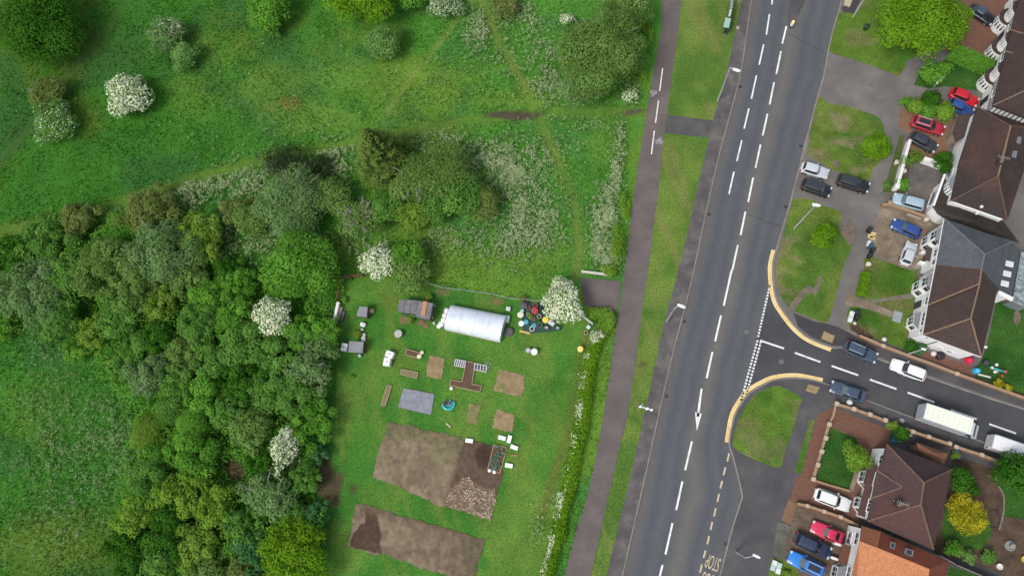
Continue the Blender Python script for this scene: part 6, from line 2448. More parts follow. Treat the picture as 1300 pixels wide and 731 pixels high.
for t_ in (0.02, .5, .98):
    for s in (-.35, .35):
        p = a.lerp(b, t_) + nv * s
        m = MB(); m.cyl((p.x, p.y, -.05), (p.x, p.y, 2.45), .045, n=6); m.build('post', sh_g, S)
p0, p1 = P(928, 4, 0), P(921.5, 36, 0)
m = MB(); m.beam(Vector((p0.x, p0.y, .3)), Vector((p1.x, p1.y, .3)), .05, 1.9); m.build('back_panel', glass("shelter_glass", (.06, .10, .10)), S)
m = MB(); m.beam(Vector((p0.x, p0.y, .5)) + nv * .2, Vector((p1.x, p1.y, .5)) + nv * .2, .3, .06); m.build('bench', sh_g, S)
p = P(921.5, 41, 0)
m = MB(); m.box((p.x, p.y, .55), (.62, .62, 1.1), math.atan2(dv.y, dv.x), .86); m.lathe((p.x, p.y, 1.1), [(.32, 0), (.26, .12), (.1, .2)], 12)
o = m.build('litter_bin', flat("bin_dark_green", (.022, .04, .036), .5), None, bevel=.02); tag(o, "dark litter bin at the near end of the bus shelter", 'litter bin')
p = P(934, 11.5, 0)
m = MB(); m.cyl((p.x, p.y, 0), (p.x, p.y, 2.6), .04, n=6); rr = empty('bus_stop_pole', (p.x, p.y, 0), "thin bus stop pole with a pale flag beside the shelter", 'bus stop'); m.build('column', steel_g, rr)
m = MB(); m.box((p.x, p.y + .2, 2.45), (.42, .1, .5), .6); m.build('flag', lampw, rr)
p = P(936.5, 35.5, 0)
m = MB(); m.lathe((p.x, p.y, 0), [(.26, 0), (.26, .03), (.18, .05)], 12); o = m.build('stone_cover', flat("pale_stone", (.40, .37, .32), .9)); tag(o, "small pale round cover on the footway edge near the bus shelter", 'cover')

# bin and post on the far verge
p = P(1098, 37.5, 0)
rr = empty('litter_bin', (p.x, p.y, 0), "dark green litter bin with a pale post on the verge near the top right lamp", 'litter bin')
m = MB(); m.lathe((p.x, p.y, 0), [(.30, 0), (.36, .9), (.38, .95), (.30, 1.0), (.26, .8)], 14); m.build('body', flat("bin_green", (.016, .045, .03), .5), rr)
m = MB(); m.cyl((p.x + .45, p.y + .45, 0), (p.x + .45, p.y + .45, 2.3), .045, n=6); m.build('post', flat("faded_green_steel", (.18, .27, .24), .5), rr)

# traffic island with its lit bollard
isl = [(1002.2, 33), (1000.6, 30), (1001.6, 16), (1004.4, -4), (1010, -50), (1034, -50), (1024, -4), (1013, 20), (1006.5, 33.5), (1004.4, 35)]
w = [P(x, y, 0) for x, y in isl]
m = MB(); m.prism([(p.x, p.y) for p in w], RZ - .05, RZ + .13); struct(m.build('traffic_island', pave_d, bevel=.03))
p = P(1004.5, 33.5, 0)
rr = empty('bollard', (p.x, p.y, RZ + .13), "lit yellow traffic bollard on the tip of the central island", 'bollard')
m = MB(); m.box((p.x, p.y, .12), (.62, .62, .24), .3, .85); m.build('base', trim_m, rr, bevel=.02)
m = MB(); m.lathe((p.x, p.y, .22), [(.26, 0), (.25, .5), (.21, .8), (.10, .86)], 14); m.build('body', flat("bollard_white", (.72, .70, .62), .4), rr)
m = MB(); m.lathe((p.x, p.y, 1.06), [(.20, 0), (.21, .08), (.14, .2), (.05, .24)], 14)
lm_ = bpy.data.materials.new("bollard_lamp"); lm_.use_nodes = True
bb = lm_.node_tree.nodes["Principled BSDF"]; bb.inputs["Base Color"].default_value = (.9, .6, .15, 1); bb.inputs["Emission Color"].default_value = (1, .68, .22, 1); bb.inputs["Emission Strength"].default_value = .8
m.build('lamp', lm_, rr)

# ------------------------------------------------------------------ front gardens: drives, lawns, walls
brick_p = tile_mat("brick_paving", (.20, .095, .060), (.165, .078, .052), (.13, .075, .055), .21, .105, (.11, .06, .045), uv=False, ang=-20, stain_amt=.55)
brick_o = tile_mat("brick_paving_worn", (.25, .155, .09), (.21, .12, .07), (.17, .08, .05), .21, .105, (.14, .09, .06), uv=False, ang=-20, stain_amt=.7, stain_scale=.35)
gravel = ground_mat("gravel_drive", [(.13, .10, .072), (.19, .15, .108), (.29, .24, .19)], scale=.5, fine=7, fine_amt=.35)
mudg = ground_mat("garden_soil", [(.055, .036, .025), (.085, .056, .038), (.115, .082, .055)], scale=.6, fine=6, fine_amt=.35)
ZD = .022
sheet("driveway", [(1143, 139), (1147, 137), (1163, 143), (1190, 150), (1216, 154), (1213, 168), (1204, 190), (1194, 213), (1168, 205), (1150, 197), (1148, 184), (1160, 172), (1146, 166), (1140, 163)], ZD, brick_o)
sheet("driveway", [(1150, 187), (1168, 205), (1193, 214), (1199, 222), (1184, 262), (1178, 274), (1137, 262), (1118, 252), (1117, 245), (1134, 243)], ZD, ground_mat("drive_grey", [(.095, .085, .078), (.125, .112, .103), (.19, .165, .13)], scale=.4, fine=10))
sheet("driveway", [(1117, 263), (1178, 276), (1186, 264), (1199, 278), (1186, 330), (1166, 342), (1146, 340), (1112, 327), (1104, 322), (1111, 292)], ZD, gravel)
grass_sheet("front_lawn", [(1103, 322), (1112, 327), (1146, 340), (1160, 344), (1166, 341), (1162, 372), (1130, 378), (1112, 381), (1101, 380), (1088, 376), (1097, 345), (1096, 330)], ZD, fn=gard)
grass_sheet("front_lawn", [(1076, 396), (1082, 384), (1096, 387), (1110, 383), (1140, 379), (1161, 374), (1158, 420), (1154, 434), (1172, 444), (1170, 452), (1130, 437), (1100, 426), (1082, 420), (1074, 408)], ZD, fn=lawn_fn((.045, .115, .014), (.085, .15, .024), (.17, .13, .06), .55, 3.5, 13))
sheet("path", smooth_line([(1076, 372), (1092, 378), (1106, 384), (1122, 391), (1136, 396), (1146, 400), (1143, 405), (1130, 402), (1110, 395), (1095, 391), (1080, 389), (1072, 386)], 3), ZD + .004, gravel)
sheet("path", smooth_line([(1098, 381), (1112, 380), (1132, 376), (1160, 373), (1160, 378), (1132, 381), (1110, 385)], 3), ZD + .004, ground_mat("old_path", [(.13, .115, .09), (.17, .15, .115), (.10, .11, .05)], scale=.6, fine=8))
m = MB(); c = P(1139, 402, 0); m.box((c.x, c.y, .06), (1.1, 1.5, .12), R(-20)); tag(m.build('paving_slab', flat("bluish_slab", (.27, .30, .31), .7), bevel=.02), "pale bluish slab at the end of the garden path before the white house", 'slab')
sheet("flower_bed", smooth_line([(1079, 412), (1084, 408), (1090, 413), (1098, 420), (1106, 424), (1108, 430), (1096, 428), (1086, 422), (1080, 418), (1079, 412)], 3)[:-1], ZD + .006, mudg)
sheet("garden_bed", [(1170, 452), (1172, 444), (1216, 459), (1240, 466), (1236, 480), (1206, 470)], ZD, brick_p)
grass_sheet("back_lawn", [(1246, 456), (1252, 440), (1267, 372), (1290, 384), (1330, 396), (1330, 515), (1296, 502), (1262, 488), (1238, 479), (1236, 470)], ZD, fn=dark_l)
sheet("bare_patch", smooth_line([(1288, 396), (1293, 394), (1296, 404), (1292, 412), (1287, 408), (1288, 396)], 3)[:-1], ZD + .006, grit)
sheet("flower_bed", [(1240, 478), (1262, 486), (1290, 497), (1300, 500), (1300, 505), (1262, 491), (1238, 482)], ZD + .006, mudg)

grass_sheet("front_lawn", [(1160, 108), (1172, 84), (1196, 78), (1207, 72), (1262, 94), (1252, 112), (1243, 116), (1200, 110), (1180, 113)], ZD, fn=dark_l)
sheet("driveway", [(1196, 62), (1214, 20), (1224, -20), (1292, -20), (1262, 84), (1228, 72)], ZD, brick_p)
sheet("path", [(1150, 79), (1170, 68), (1196, 62), (1206, 68), (1190, 80), (1170, 86), (1160, 108), (1150, 100)], ZD - .006, pave_m)
sheet("flower_bed", [(1148, 128), (1162, 128), (1180, 118), (1210, 132), (1214, 152), (1190, 148), (1165, 141), (1148, 136)], ZD + .004, mudg)
sheet("flower_bed", [(1120, 244), (1128, 222), (1137, 190), (1142, 172), (1148, 172), (1146, 188), (1138, 218), (1132, 245)], ZD + .003, ground_mat("weedy_bed", [(.045, .08, .015), (.07, .10, .025), (.09, .075, .04)], scale=.8, fine=6))
sheet("flower_bed", [(1139, 245), (1144, 226), (1148, 212), (1155, 190), (1168, 196), (1166, 205), (1156, 208), (1152, 235), (1148, 245)], ZD + .006, mudg)

# lower right: brick forecourt, dark lawn, gravel forecourt
sheet("forecourt", [(1040, 525), (1058, 517), (1131, 546), (1127, 566), (1113, 578), (1100, 640), (1087, 667), (1001, 640), (1010, 607), (1018, 602), (1027, 566), (1036, 534)], ZD, brick_p)
grass_sheet("front_lawn", [(1052, 541), (1087.5, 556.6), (1092, 575), (1078, 621), (1057, 616), (1036, 609.5)], ZD + .006, fn=dark_l)
sheet("lawn_path", [(1092, 575), (1097, 578), (1083, 624), (1078, 621)], ZD + .005, gravel)
sheet("forecourt", [(1001, 640), (1087, 667), (1080, 700), (1060, 760), (978, 760), (992, 690), (1004, 663)], ZD, ground_mat("gravel_forecourt", [(.085, .062, .045), (.125, .092, .066), (.17, .13, .09)], scale=.6, fine=7, fine_amt=.3))
sheet("drive_entrance", [(992, 660), (1001, 633), (1011, 640), (1004, 666)], ZD + .004, brick_o)
m = MB(); w = [P(x, y, 0) for x, y in ((987.5, 661), (1004, 666.5), (995, 711), (979.5, 703))]
m.prism([(p.x, p.y) for p in w], 0, .10); tag(m.build('concrete_slab', ground_mat("mossy_concrete", [(.075, .078, .058), (.10, .10, .08), (.14, .135, .12)], scale=.7, fine=8), bevel=.02), "mossy grey concrete slab beside the gravel forecourt", 'slab')
grass_sheet("grass_strip", [(979, 707), (995, 712), (1003, 706), (1012, 722), (1020, 760), (970, 760)], ZD + .006, fn=gard)
# back garden of the red brown house
sheet("garden_soil", [(1209, 582), (1232, 584), (1275, 600), (1330, 620), (1330, 760), (1262, 724), (1184, 700)], ZD - .004, mudg)
grass_sheet("back_lawn", smooth_line([(1196, 672), (1202, 640), (1225, 636), (1245, 650), (1258, 664), (1257, 682), (1248, 695), (1234, 698), (1215, 690), (1198, 684), (1196, 672)], 3)[:-1], ZD + .006, fn=dark_l)
grass_sheet("back_lawn", [(1269, 598), (1266, 612), (1272, 625), (1275, 640), (1272, 655), (1330, 662), (1330, 610)], ZD + .006, fn=dark_l)
grass_sheet("back_lawn", [(1205, 718), (1254, 734), (1300, 752), (1300, 800), (1190, 790)], ZD + .006, fn=dark_l)
stone_m = ground_mat("pale_edging", [(.17, .15, .12), (.24, .21, .17)], scale=1)
def edging(line, label, w=.16, h=.14, mat=None):
    m = MB(); L = smooth_line(line, 4)
    for a, b in zip(L[:-1], L[1:]):
        m.beam(P(*a, 0), P(*b, 0), w, h)
    return tag(m.build('garden_edging', mat or stone_m), label, 'edging')
edging([(1268, 597), (1265, 606), (1267, 616), (1273, 627), (1274, 642), (1272, 656), (1268, 672)], "winding pale stone edging between the back garden soil and the right lawn")
edging([(1254, 652), (1258, 648), (1266, 649), (1269, 658), (1265, 669), (1257, 668), (1253, 660), (1254, 652)], "dark ring of edging around a small round bed in the back garden", mat=flat("dark_edging", (.05, .04, .032), .9))
p = P(1281, 692, 0)
m = MB(); m.lathe((p.x, p.y, 0), [(.62, 0), (.62, .3), (.5, .34), (.46, .2), (.12, .2), (.12, .75), (.28, .8), (.26, .86), (.05, .86)], 18); tag(m.build('garden_fountain', flat("grey_stone", (.24, .24, .22), .85)), "round grey stone basin in the back garden", 'fountain')
p = P(1266.5, 718, 0)
m = MB(); m.lathe((p.x, p.y, 0), [(.28, 0), (.3, .2), (.38, .5), (.30, .5), (.22, .25)], 14); tag(m.build('garden_planter', flat("white_glaze", (.70, .69, .66), .4)), "white round planter in the back garden by the fence", 'planter')
p = P(1299, 709, 0)
m = MB(); m.lathe((p.x, p.y, 0), [(.3, 0), (.38, .4), (.42, .42), (.34, .42), (.30, .2)], 14); tag(m.build('garden_pot', flat("yellow_glaze", (.62, .46, .06), .4)), "yellow tub at the right edge of the back garden", 'tub')


def wall(line, w, h, mat, label, cap=None, name='garden_wall', cat='wall', pillars=(), pmat=None, pw=.46, ph=.25, balls=None):
    L = [P(x, y, 0) for x, y in line]
    c = L[len(L) // 2]
    root = empty(name, (c.x, c.y, 0), label, cat)
    m = MB(); k = MB()
    for a, b in zip(L[:-1], L[1:]):
        m.beam(Vector((a.x, a.y, -.05)), Vector((b.x, b.y, -.05)), w, h + .05)
        if cap:
            k.beam(Vector((a.x, a.y, h)), Vector((b.x, b.y, h)), w + .1, .07)
    m.build('wall', mat, root, uv=True)
    if cap:
        k.build('coping', cap, root, bevel=.015)
    for x, y in pillars:
        p = P(x, y, 0)
        m = MB(); m.box((p.x, p.y, (h + ph) / 2), (pw, pw, h + ph), R(-20)); pi = m.build('pillar', pmat or mat, root, uv=True)
        m = MB(); m.box((p.x, p.y, h + ph + .05), (pw + .12, pw + .12, .1), R(-20), .8); m.build('pillar_cap', balls or cap or stone_m, pi)
    return root


cop = flat("coping_buff", (.33, .22, .13), .85, var=.2)
capstone = flat("cap_pale", (.46, .37, .27), .8)
wall([(1058.5, 513), (1080.4, 519.5), (1100.6, 526.4), (1119.8, 534), (1132, 541)], .26, .9, brick_w, "low brick wall with four buff pillars along the street side of the brick forecourt", cop, pillars=((1058.8, 512.8), (1080.4, 519.4), (1100.6, 526.4), (1119.8, 533.6)), balls=capstone)
wall([(1049.7, 538.6), (1045, 556), (1040, 573), (1035, 590), (1029.7, 607.5)], .26, .8, brick_w, "brick wall with five pale capped pillars along the left side of the dark lawn", cop, pillars=((1049.7, 538.6), (1045.4, 555.8), (1040.4, 572.7), (1035.4, 589.4), (1029.7, 607.5)), balls=capstone)
wall([(1059, 514), (1056, 528), (1050, 538.6)], .2, .6, brick_w, "short brick wall closing the corner of the brick forecourt", cop)
wall([(1030, 608.5), (1057, 617), (1078, 623)], .18, .35, brick_w, "low brick edge along the bottom of the dark front lawn", cop)
wall([(1010, 638.5), (1022, 641), (1043, 648), (1063.5, 655), (1087, 666)], .24, .85, brick_w, "brick wall with three buff posts between the white car and the pinkish red car", cop, pillars=((1022, 641), (1043, 648), (1063.5, 655)), balls=capstone, pw=.36)
wall([(1143, 545), (1158, 550), (1177, 556.5), (1199, 564)], .26, 1.5, brick_w, "brick wall along the street beside the outbuilding, left length", cop, pillars=((1152, 548), (1172, 554.5), (1198, 563)), balls=capstone, pw=.4, ph=.12)
wall([(1205, 566.5), (1237, 577), (1272, 590)], .26, 1.5, brick_w, "brick wall along the street behind the white panel van, right length", cop, pillars=((1206, 567), (1238, 577)), balls=capstone, pw=.4, ph=.12)
wall([(1088, 427), (1118, 440), (1152, 453), (1180, 463), (1211, 475), (1250, 489), (1300, 507), (1340, 521)], .26, .8, brick_w, "long low brick wall along the north footway of the side street", cop, pillars=((1118, 440), (1211, 475)), balls=capstone, pw=.4, ph=.1)
wall([(1134, 242), (1140, 221), (1146, 198), (1150.5, 182)], .3, 1.25, render_w, "white painted front wall running from the path to the charcoal car", flat("coping_white", (.70, .69, .66), .6), pillars=((1134.3, 240.5),), pw=.55, ph=.12)
wall([(1168, 205.5), (1180, 209.5), (1192, 214.5)], .45, 1.25, render_w, "short white wall between the brick drive and the grey drive", flat("coping_white2", (.72, .70, .68), .6))
wall([(1117, 262.5), (1128, 263), (1150, 270), (1172, 278)], .3, .95, flat("buff_brick", (.27, .19, .11), .9, var=.25, scale=6), "buff brick wall between the ice blue car and the blue hatchback", cop, pillars=((1126, 261),), pw=.5)
wall([(1150, 273), (1168, 279)], .12, .5, flat("pale_board", (.45, .41, .34), .7), "pale plank lying along the top of the buff brick wall", name='plank', cat='plank')
for p_, lab in (((1173.5, 280), "round pale stone pot at the house end of the buff brick wall"), ((1136.5, 208), "small white pot outside the white front wall"), ((1100.5, 336.5), "pale stone gate post at the end of the gravel drive"), ((1145.5, 219), "pale pot inside the white front wall")):
    p = P(*p_, 0)
    m = MB(); m.lathe((p.x, p.y, 0), [(.24, 0), (.32, .5), (.34, .7), (.26, .74), (.1, .76)], 12); tag(m.build('stone_pot' if 'pot' in lab.split()[2:4] or 'pot' in lab else 'gate_post', flat("pale_pot", (.58, .52, .44), .7), bevel=.01), lab, 'pot' if 'gate' not in lab else 'gate post')
# back fences
def fence(line, h, label, mat, pm=None, name='garden_fence', gap=1.8):
    L = [P(x, y, 0) for x, y in line]
    root = empty(name, (L[0].x, L[0].y, 0), label, 'fence')
    m = MB()
    for a, b in zip(L[:-1], L[1:]):
        d = b - a; n = max(1, int(d.length / .15))
        for i in range(n):
            p, q = a.lerp(b, i / n), a.lerp(b, (i + .9) / n)
            m.beam(Vector((p.x, p.y, .05)), Vector((q.x, q.y, .05)), .03, h - .05 + random.uniform(-.015, .015))
    m.build('boards', mat, root)
    m = MB()
    for a, b in zip(L[:-1], L[1:]):
        m.beam(Vector((a.x, a.y, h)), Vector((b.x, b.y, h)), .09, .05)
    m.build('rail', pm or mat, root)
    for a, b in zip(L[:-1], L[1:]):
        n = max(1, int((b - a).length / gap))
        for i in range(n + 1):
            p = a.lerp(b, i / n)
            m = MB(); m.box((p.x, p.y, h / 2), (.11, .11, h + .12)); m.build('post', pm or mat, root)
    return root


wood_g = flat("weathered_fence", (.11, .085, .065), .9, var=.3, scale=5)
wood_o = flat("orange_fence", (.22, .10, .045), .9, var=.25, scale=5)
fence([(1186, 703), (1206, 714), (1240, 729), (1300, 755)], 1.6, "weathered board fence along the end of the back garden at the lower right", wood_g, flat("fence_cap_pale", (.26, .24, .21), .9))
fence([(1268, 381), (1290, 390), (1330, 402)], 1.6, "orange brown board fence behind the slate roofed house's extension", wood_o)

# blue board and small things by the red brown house
a, b = P(1132.5, 561, 0), P(1138, 547, 0)
m = MB(); m.beam(Vector((a.x, a.y, 0)), Vector((b.x, b.y, 0)), .3, 1.7); tag(m.build('garden_board', flat("turquoise_board", (.03, .30, .42), .5), bevel=.03), "turquoise blue board standing beside the corner of the red brown house", 'board')
a, b = P(1136.5, 561, 0), P(1140.5, 549, 0)
m = MB(); m.beam(Vector((a.x, a.y, 0)), Vector((b.x, b.y, 0)), .16, 1.5); tag(m.build('white_board', flat("dirty_white_board", (.55, .57, .56), .6), bevel=.02), "narrow white board leaning beside the turquoise board", 'board')


def wheelie(px, py, col, label, lid=None, rz=None, h=1.07):
    p = P(px, py, 0)
    rz = R(-20) if rz is None else rz
    root = empty('wheelie_bin', (p.x, p.y, 0), label, 'bin', 'wheelie bins')
    m = MB(); m.box((p.x, p.y, h * .45 + .05), (.48, .56, h * .9), rz); m.build('body', col, root, bevel=.03)
    m = MB(); m.box((p.x, p.y, h + .0), (.56, .64, .09), rz, .88); m.build('lid', lid or col, root, bevel=.03)
    for s in (-1, 1):
        m = MB(); x, y = p.x + math.cos(rz) * .22 * s + math.sin(rz) * .26, p.y + math.sin(rz) * .22 * s - math.cos(rz) * .26
        m.cyl((x - .03, y, .1), (x + .03, y, .1), .1, n=10); m.build('wheel', tyre_m, root)
    return root


bin_k = flat("bin_black", (.018, .019, .021), .5)
bin_g = flat("bin_grey_green", (.03, .05, .045), .5)
bin_b = flat("bin_blue", (.03, .08, .13), .5)
wheelie(1085.5, 398, bin_k, "black wheelie bin at the path corner, right of a white recycling box")
wheelie(1086, 404, bin_k, "black wheelie bin at the path corner, lower one behind the white recycling box")
wheelie(1101.5, 293.5, bin_k, "dark grey wheelie bin at the top of the row by the gravel drive")
wheelie(1103, 314, bin_b, "dark blue wheelie bin at the bottom of the row by the gravel drive, left one")
wheelie(1105.5, 319, bin_k, "black wheelie bin at the bottom end of the row by the gravel drive")
wheelie(1102, 326, bin_k, "black wheelie bin just above the pale gate post, apart from the row")
wheelie(1213, 51, bin_b, "blue wheelie bin against the clipped hedge under the bright tree")
wheelie(1147, 543.5, bin_g, "dark bin beside the dark evergreen shrub at the street wall")
wheelie(1210, 571, bin_b, "bluish wheelie bin behind the street wall beside the outbuilding")
wheelie(1130, 569, bin_k, "black wheelie bin at the corner of the red brown house under its eaves")


def crate(px, py, col, label, size=(.62, .42, .34), rz=None, z=0, group='recycling boxes'):
    p = P(px, py, 0)
    rz = R(-20) if rz is None else rz
    root = empty('recycling_box', (p.x, p.y, z), label, 'box', group)
    m = MB()
    m.box((p.x, p.y, z + size[2] * .45), (size[0], size[1], size[2] * .9), rz)
    m.build('body', col, root, bevel=.02)
    m = MB(); m.box((p.x, p.y, z + size[2] * .95), (size[0] + .06, size[1] + .06, .05), rz); m.build('rim', col, root, bevel=.01)
    return root


rb_w = flat("box_white", (.66, .68, .67), .5)
rb_y = flat("box_cream_yellow", (.56, .47, .20), .5)
rb_m = flat("box_mint", (.42, .56, .52), .5)
crate(1080, 399.5, rb_w, "white recycling box beside the black bins at the path corner, upper", (.5, .8, .5))
crate(1078, 406.5, rb_w, "white recycling box below another white one at the path corner", (.5, .6, .5))
crate(1108, 297.5, rb_y, "cream recycling box at the head of the row by the gravel drive")
crate(1106.5, 303, rb_y, "yellowish recycling box, second in the row by the gravel drive")
crate(1104, 300.5, rb_y, "yellow recycling box, left side of the row by the gravel drive")
crate(1102, 310, rb_w, "white recycling box in the row by the gravel drive", (.4, .8, .4))
for (x, y, lab) in ((982.5, 714, "white box, top left of the four recycling boxes on the grass"), (988.5, 717, "pale mint box, top right of the four recycling boxes on the grass"), (980.5, 720, "pale mint box, bottom left of the four recycling boxes on the grass"), (987, 724, "white box, bottom right of the four recycling boxes on the grass")):
    crate(x, y, rb_m if 'mint' in lab else rb_w, lab, (.52, .62, .4), group='four recycling boxes on the grass')
plant(999, 729, 6, .7, 'ygreen', "low flowering plant on the grass beside the four recycling boxes", 'plant', 'plant')
p = P(1077, 511, 0)
def bag(px, py, r, col, label, name='rubbish_bag', h=.8, cat='bag'):
    p = P(px, py, 0)
    m = MB(); m.lathe((p.x, p.y, 0), [(r * .8, 0), (r, h * .35), (r * .85, h * .7), (r * .3, h * .92), (r * .12, h)], 10)
    o = m.build(name, col, smooth=True)
    return tag(o, label, cat)
bag(1077.5, 510.5, .42, flat("white_bag", (.68, .68, .67), .5), "white rubbish bag on the pavement beside the dark blue saloon")
bag(1144, 533.5, .38, flat("grey_bag", (.30, .30, .31), .5), "grey rubbish bag on the pavement at the street wall", h=.7)
bag(1121.5, 431, .34, flat("white_sack", (.66, .66, .64), .5), "white sack on the lawn behind the low street wall", h=.7)
bag(1084.5, 410.5, .26, flat("pale_pink_bag", (.62, .52, .47), .5), "small pale bag below the white recycling boxes at the path corner", h=.5)
bag(1154, 551.5, .3, flat("pale_tub", (.56, .54, .52), .5), "pale sack beside the outbuilding's corner", h=.7)

# by the white end wall: trampoline-like things, red tent, toys
p = P(1229, 457, 0)
m = MB(); m.lathe((p.x, p.y, 0), [(.62, 0), (.5, .5), (.3, .8), (.05, 1.0)], 7); tag(m.build('play_tent', flat("bright_red_fabric", (.62, .02, .06), .6)), "bright red play tent at the corner of the white end wall", 'tent')
m = MB(); p = P(1192, 452, 0); m.lathe((p.x, p.y, 0), [(.5, 0), (.5, .75), (.42, .8), (.1, .82)], 14); tag(m.build('barbecue', flat("barbecue_black", (.02, .018, .018), .5)), "round black barbecue beside the white end wall", 'barbecue')
bag(1184, 449, .4, flat("white_cushion", (.62, .58, .58), .7), "white covered chair left of the black barbecue", 'garden_chair', .7, 'chair')
p = P(1237, 471, 0)
m = MB(); m.lathe((p.x, p.y, 0), [(.42, 0), (.46, .5), (.3, 1.0), (.1, 1.1)], 10); tag(m.build('toy_slide', flat("sky_blue_plastic", (.05, .42, .66), .35)), "sky blue plastic toy on the back lawn by the street wall", 'toy')
a, b = P(1256, 466, .5), P(1278, 472.5, .5)
sw = empty('seesaw', tuple(((a + b) / 2).xy) + (0,), "turquoise seesaw on the back lawn of the white end house", 'seesaw')
m = MB(); m.beam(a, b, .22, .1); m.build('beam', flat("turquoise_paint", (.03, .36, .36), .4), sw, bevel=.02)
m = MB(); c = (a + b) / 2; m.box((c.x, c.y, .25), (.5, .6, .5), R(-20), .5); m.build('stand', steel_g, sw)
for t_, cc in ((.12, (.6, .6, .58)), (.85, (.55, .06, .05))):
    c = a.lerp(b, t_); m = MB(); m.box((c.x, c.y, .68), (.3, .34, .12), R(-20)); m.build('seat', flat("seat_%d" % (t_ * 100), cc, .5), sw, bevel=.02)
a, b = P(1241, 475, 0), P(1257, 479, 0)
m = MB(); m.beam(a, b, .2, .18); tag(m.build('plank', flat("white_plank", (.64, .63, .60), .6)), "white plank lying on the back lawn near the sky blue toy", 'plank')
p = P(1249, 461, 0)
m = MB(); m.lathe((p.x, p.y, 0), [(.34, 0), (.36, .7), (.28, .8)], 12); tag(m.build('water_butt', flat("dark_butt", (.05, .055, .06), .5)), "dark water butt at the rear corner of the white end house", 'water butt')
for (x, y, lab, cc) in ((1264, 463, "white toy ball above the turquoise seesaw", (.7, .7, .68)), (1262, 472, "white toy below the turquoise seesaw", (.66, .66, .64)), (1271, 477, "small red toy at the right end of the seesaw", (.4, .05, .04)), (1250, 440.5, "small white ball on the lawn against the brown roofed house", (.7, .7, .7))):
    p = P(x, y, 0); m = MB(); m.lathe((p.x, p.y, 0), [(.08, 0), (.2, .1), (.24, .22), (.2, .36), (.07, .44)], 10); tag(m.build('toy', flat("toy_%d" % x, cc, .4), smooth=True), lab, 'toy', None)
# ================================================================== the allotment
def soil_fn(X, Y, seed):
    return fbm(X, Y, 1.3, seed, 4)


def plot(name, pix, cols, label_unused=None, rough_amp=.10, step=.16, z=.03, seed=1, jit=.9):
    """dug ground: a fine grid inside the outline, with clods, ragged at its edge"""
    w = np.array([P(x, y, 0)[:2] for x, y in pix])
    lo, hi = w.min(0), w.max(0)
    ax, ay = np.arange(lo[0] - .3, hi[0] + .3, step), np.arange(lo[1] - .3, hi[1] + .3, step)
    X, Y = np.meshgrid(ax, ay)
    jx, jy = (fbm(X, Y, .9, seed + 3) - .5) * .7, (fbm(X, Y, .9, seed + 5) - .5) * jit
    ins = inpoly(X + jx, Y + jy, [tuple(q) for q in w])
    d = dline(X, Y, [tuple(q) for q in w] + [tuple(w[0])])
    Z = z + rough_amp * (fbm(X, Y, .45, seed, 3) - .42) * 1.6 * np.clip(d / .4, .15, 1) + .03 * np.clip(d / .5, 0, 1) + (.16 * (fbm((X * .94 + Y * .34) * 3, Y * .94 - X * .34, 2.0, seed + 2, 3) - .5) * np.clip(d, 0, 1) if name == 'soil_plot' else 0)
    px, py = PIX(X, Y)
    c = cols(px, py, X, Y)
    c = c * (.66 + .68 * fbm(X, Y, .5, seed + 11, 3))[..., None]
    idx = np.arange(X.size).reshape(X.shape)
    q = np.stack([idx[:-1, :-1], idx[:-1, 1:], idx[1:, 1:], idx[1:, :-1]], -1).reshape(-1, 4)
    keep = ins.ravel()[q].sum(1) >= 3
    q = q[keep]
    used = np.unique(q)
    mp = np.full(X.size, -1)
    mp[used] = np.arange(len(used))
    o = fast_mesh(name, np.stack([X, Y, Z], -1).reshape(-1, 3)[used], mp[q], soil_m, col=c.reshape(-1, 3)[used], smooth=False)
    return struct(o)


soil_m = attr_mat("dug_soil", fine=11, amt=.3, bump=.6)
dry, brown, darks, straw = (np.array(x) for x in ((.232, .182, .122), (.165, .122, .083), (.078, .053, .037), (.42, .34, .25)))


def mixc(a, b, k):
    k = np.clip(k, 0, 1)[..., None]
    return a * (1 - k) + b * k


def plot1(px, py, X, Y):
    n = .5 * fbm(X, Y, 1.2, 5) + .5 * fbm((X * .94 + Y * .34) * 3.5, Y * .94 - X * .34, 5, 6)
    c = mixc(brown, dry, sstep(.35, .6, n) * .9 + .1)
    along = (px - 492) + (py - 534) * .22
    c = mixc(c, brown * .9, (1 - sstep(6, 26, np.minimum(np.abs(dline(px, py, [(492, 534), (642, 566)])), 60))) * .8)
    c = mixc(c, np.array([.15, .145, .07]), sstep(.52, .66, fbm(X, Y, 3.4, 19)) * .55)
    right = sstep(-4, 5, px - (586 - (py - 560) * .27) + (n - .5) * 10)
    c = mixc(c, darks * 1.35, right * .95)
    dk = (1 - sstep(.7, 1.1, np.hypot((px - 615) / 13, (py - 578) / 17)))
    c = mixc(c, darks * .6, dk * .8)
    low = inpoly(px + (n - .5) * 12, py + (n - .5) * 12, [(588, 603), (600, 612), (626, 622), (632, 634), (622, 662), (562, 642), (571, 626)])
    c = np.where(low[..., None], mixc(darks * 1.5, brown * 1.3, n), c)
    return c


plot("soil_plot", [(492, 534), (520, 541), (560, 549), (612, 561), (629, 566), (640, 600), (632, 625), (622, 661), (590, 651), (560, 642), (515, 622), (471, 604)], plot1, seed=21)


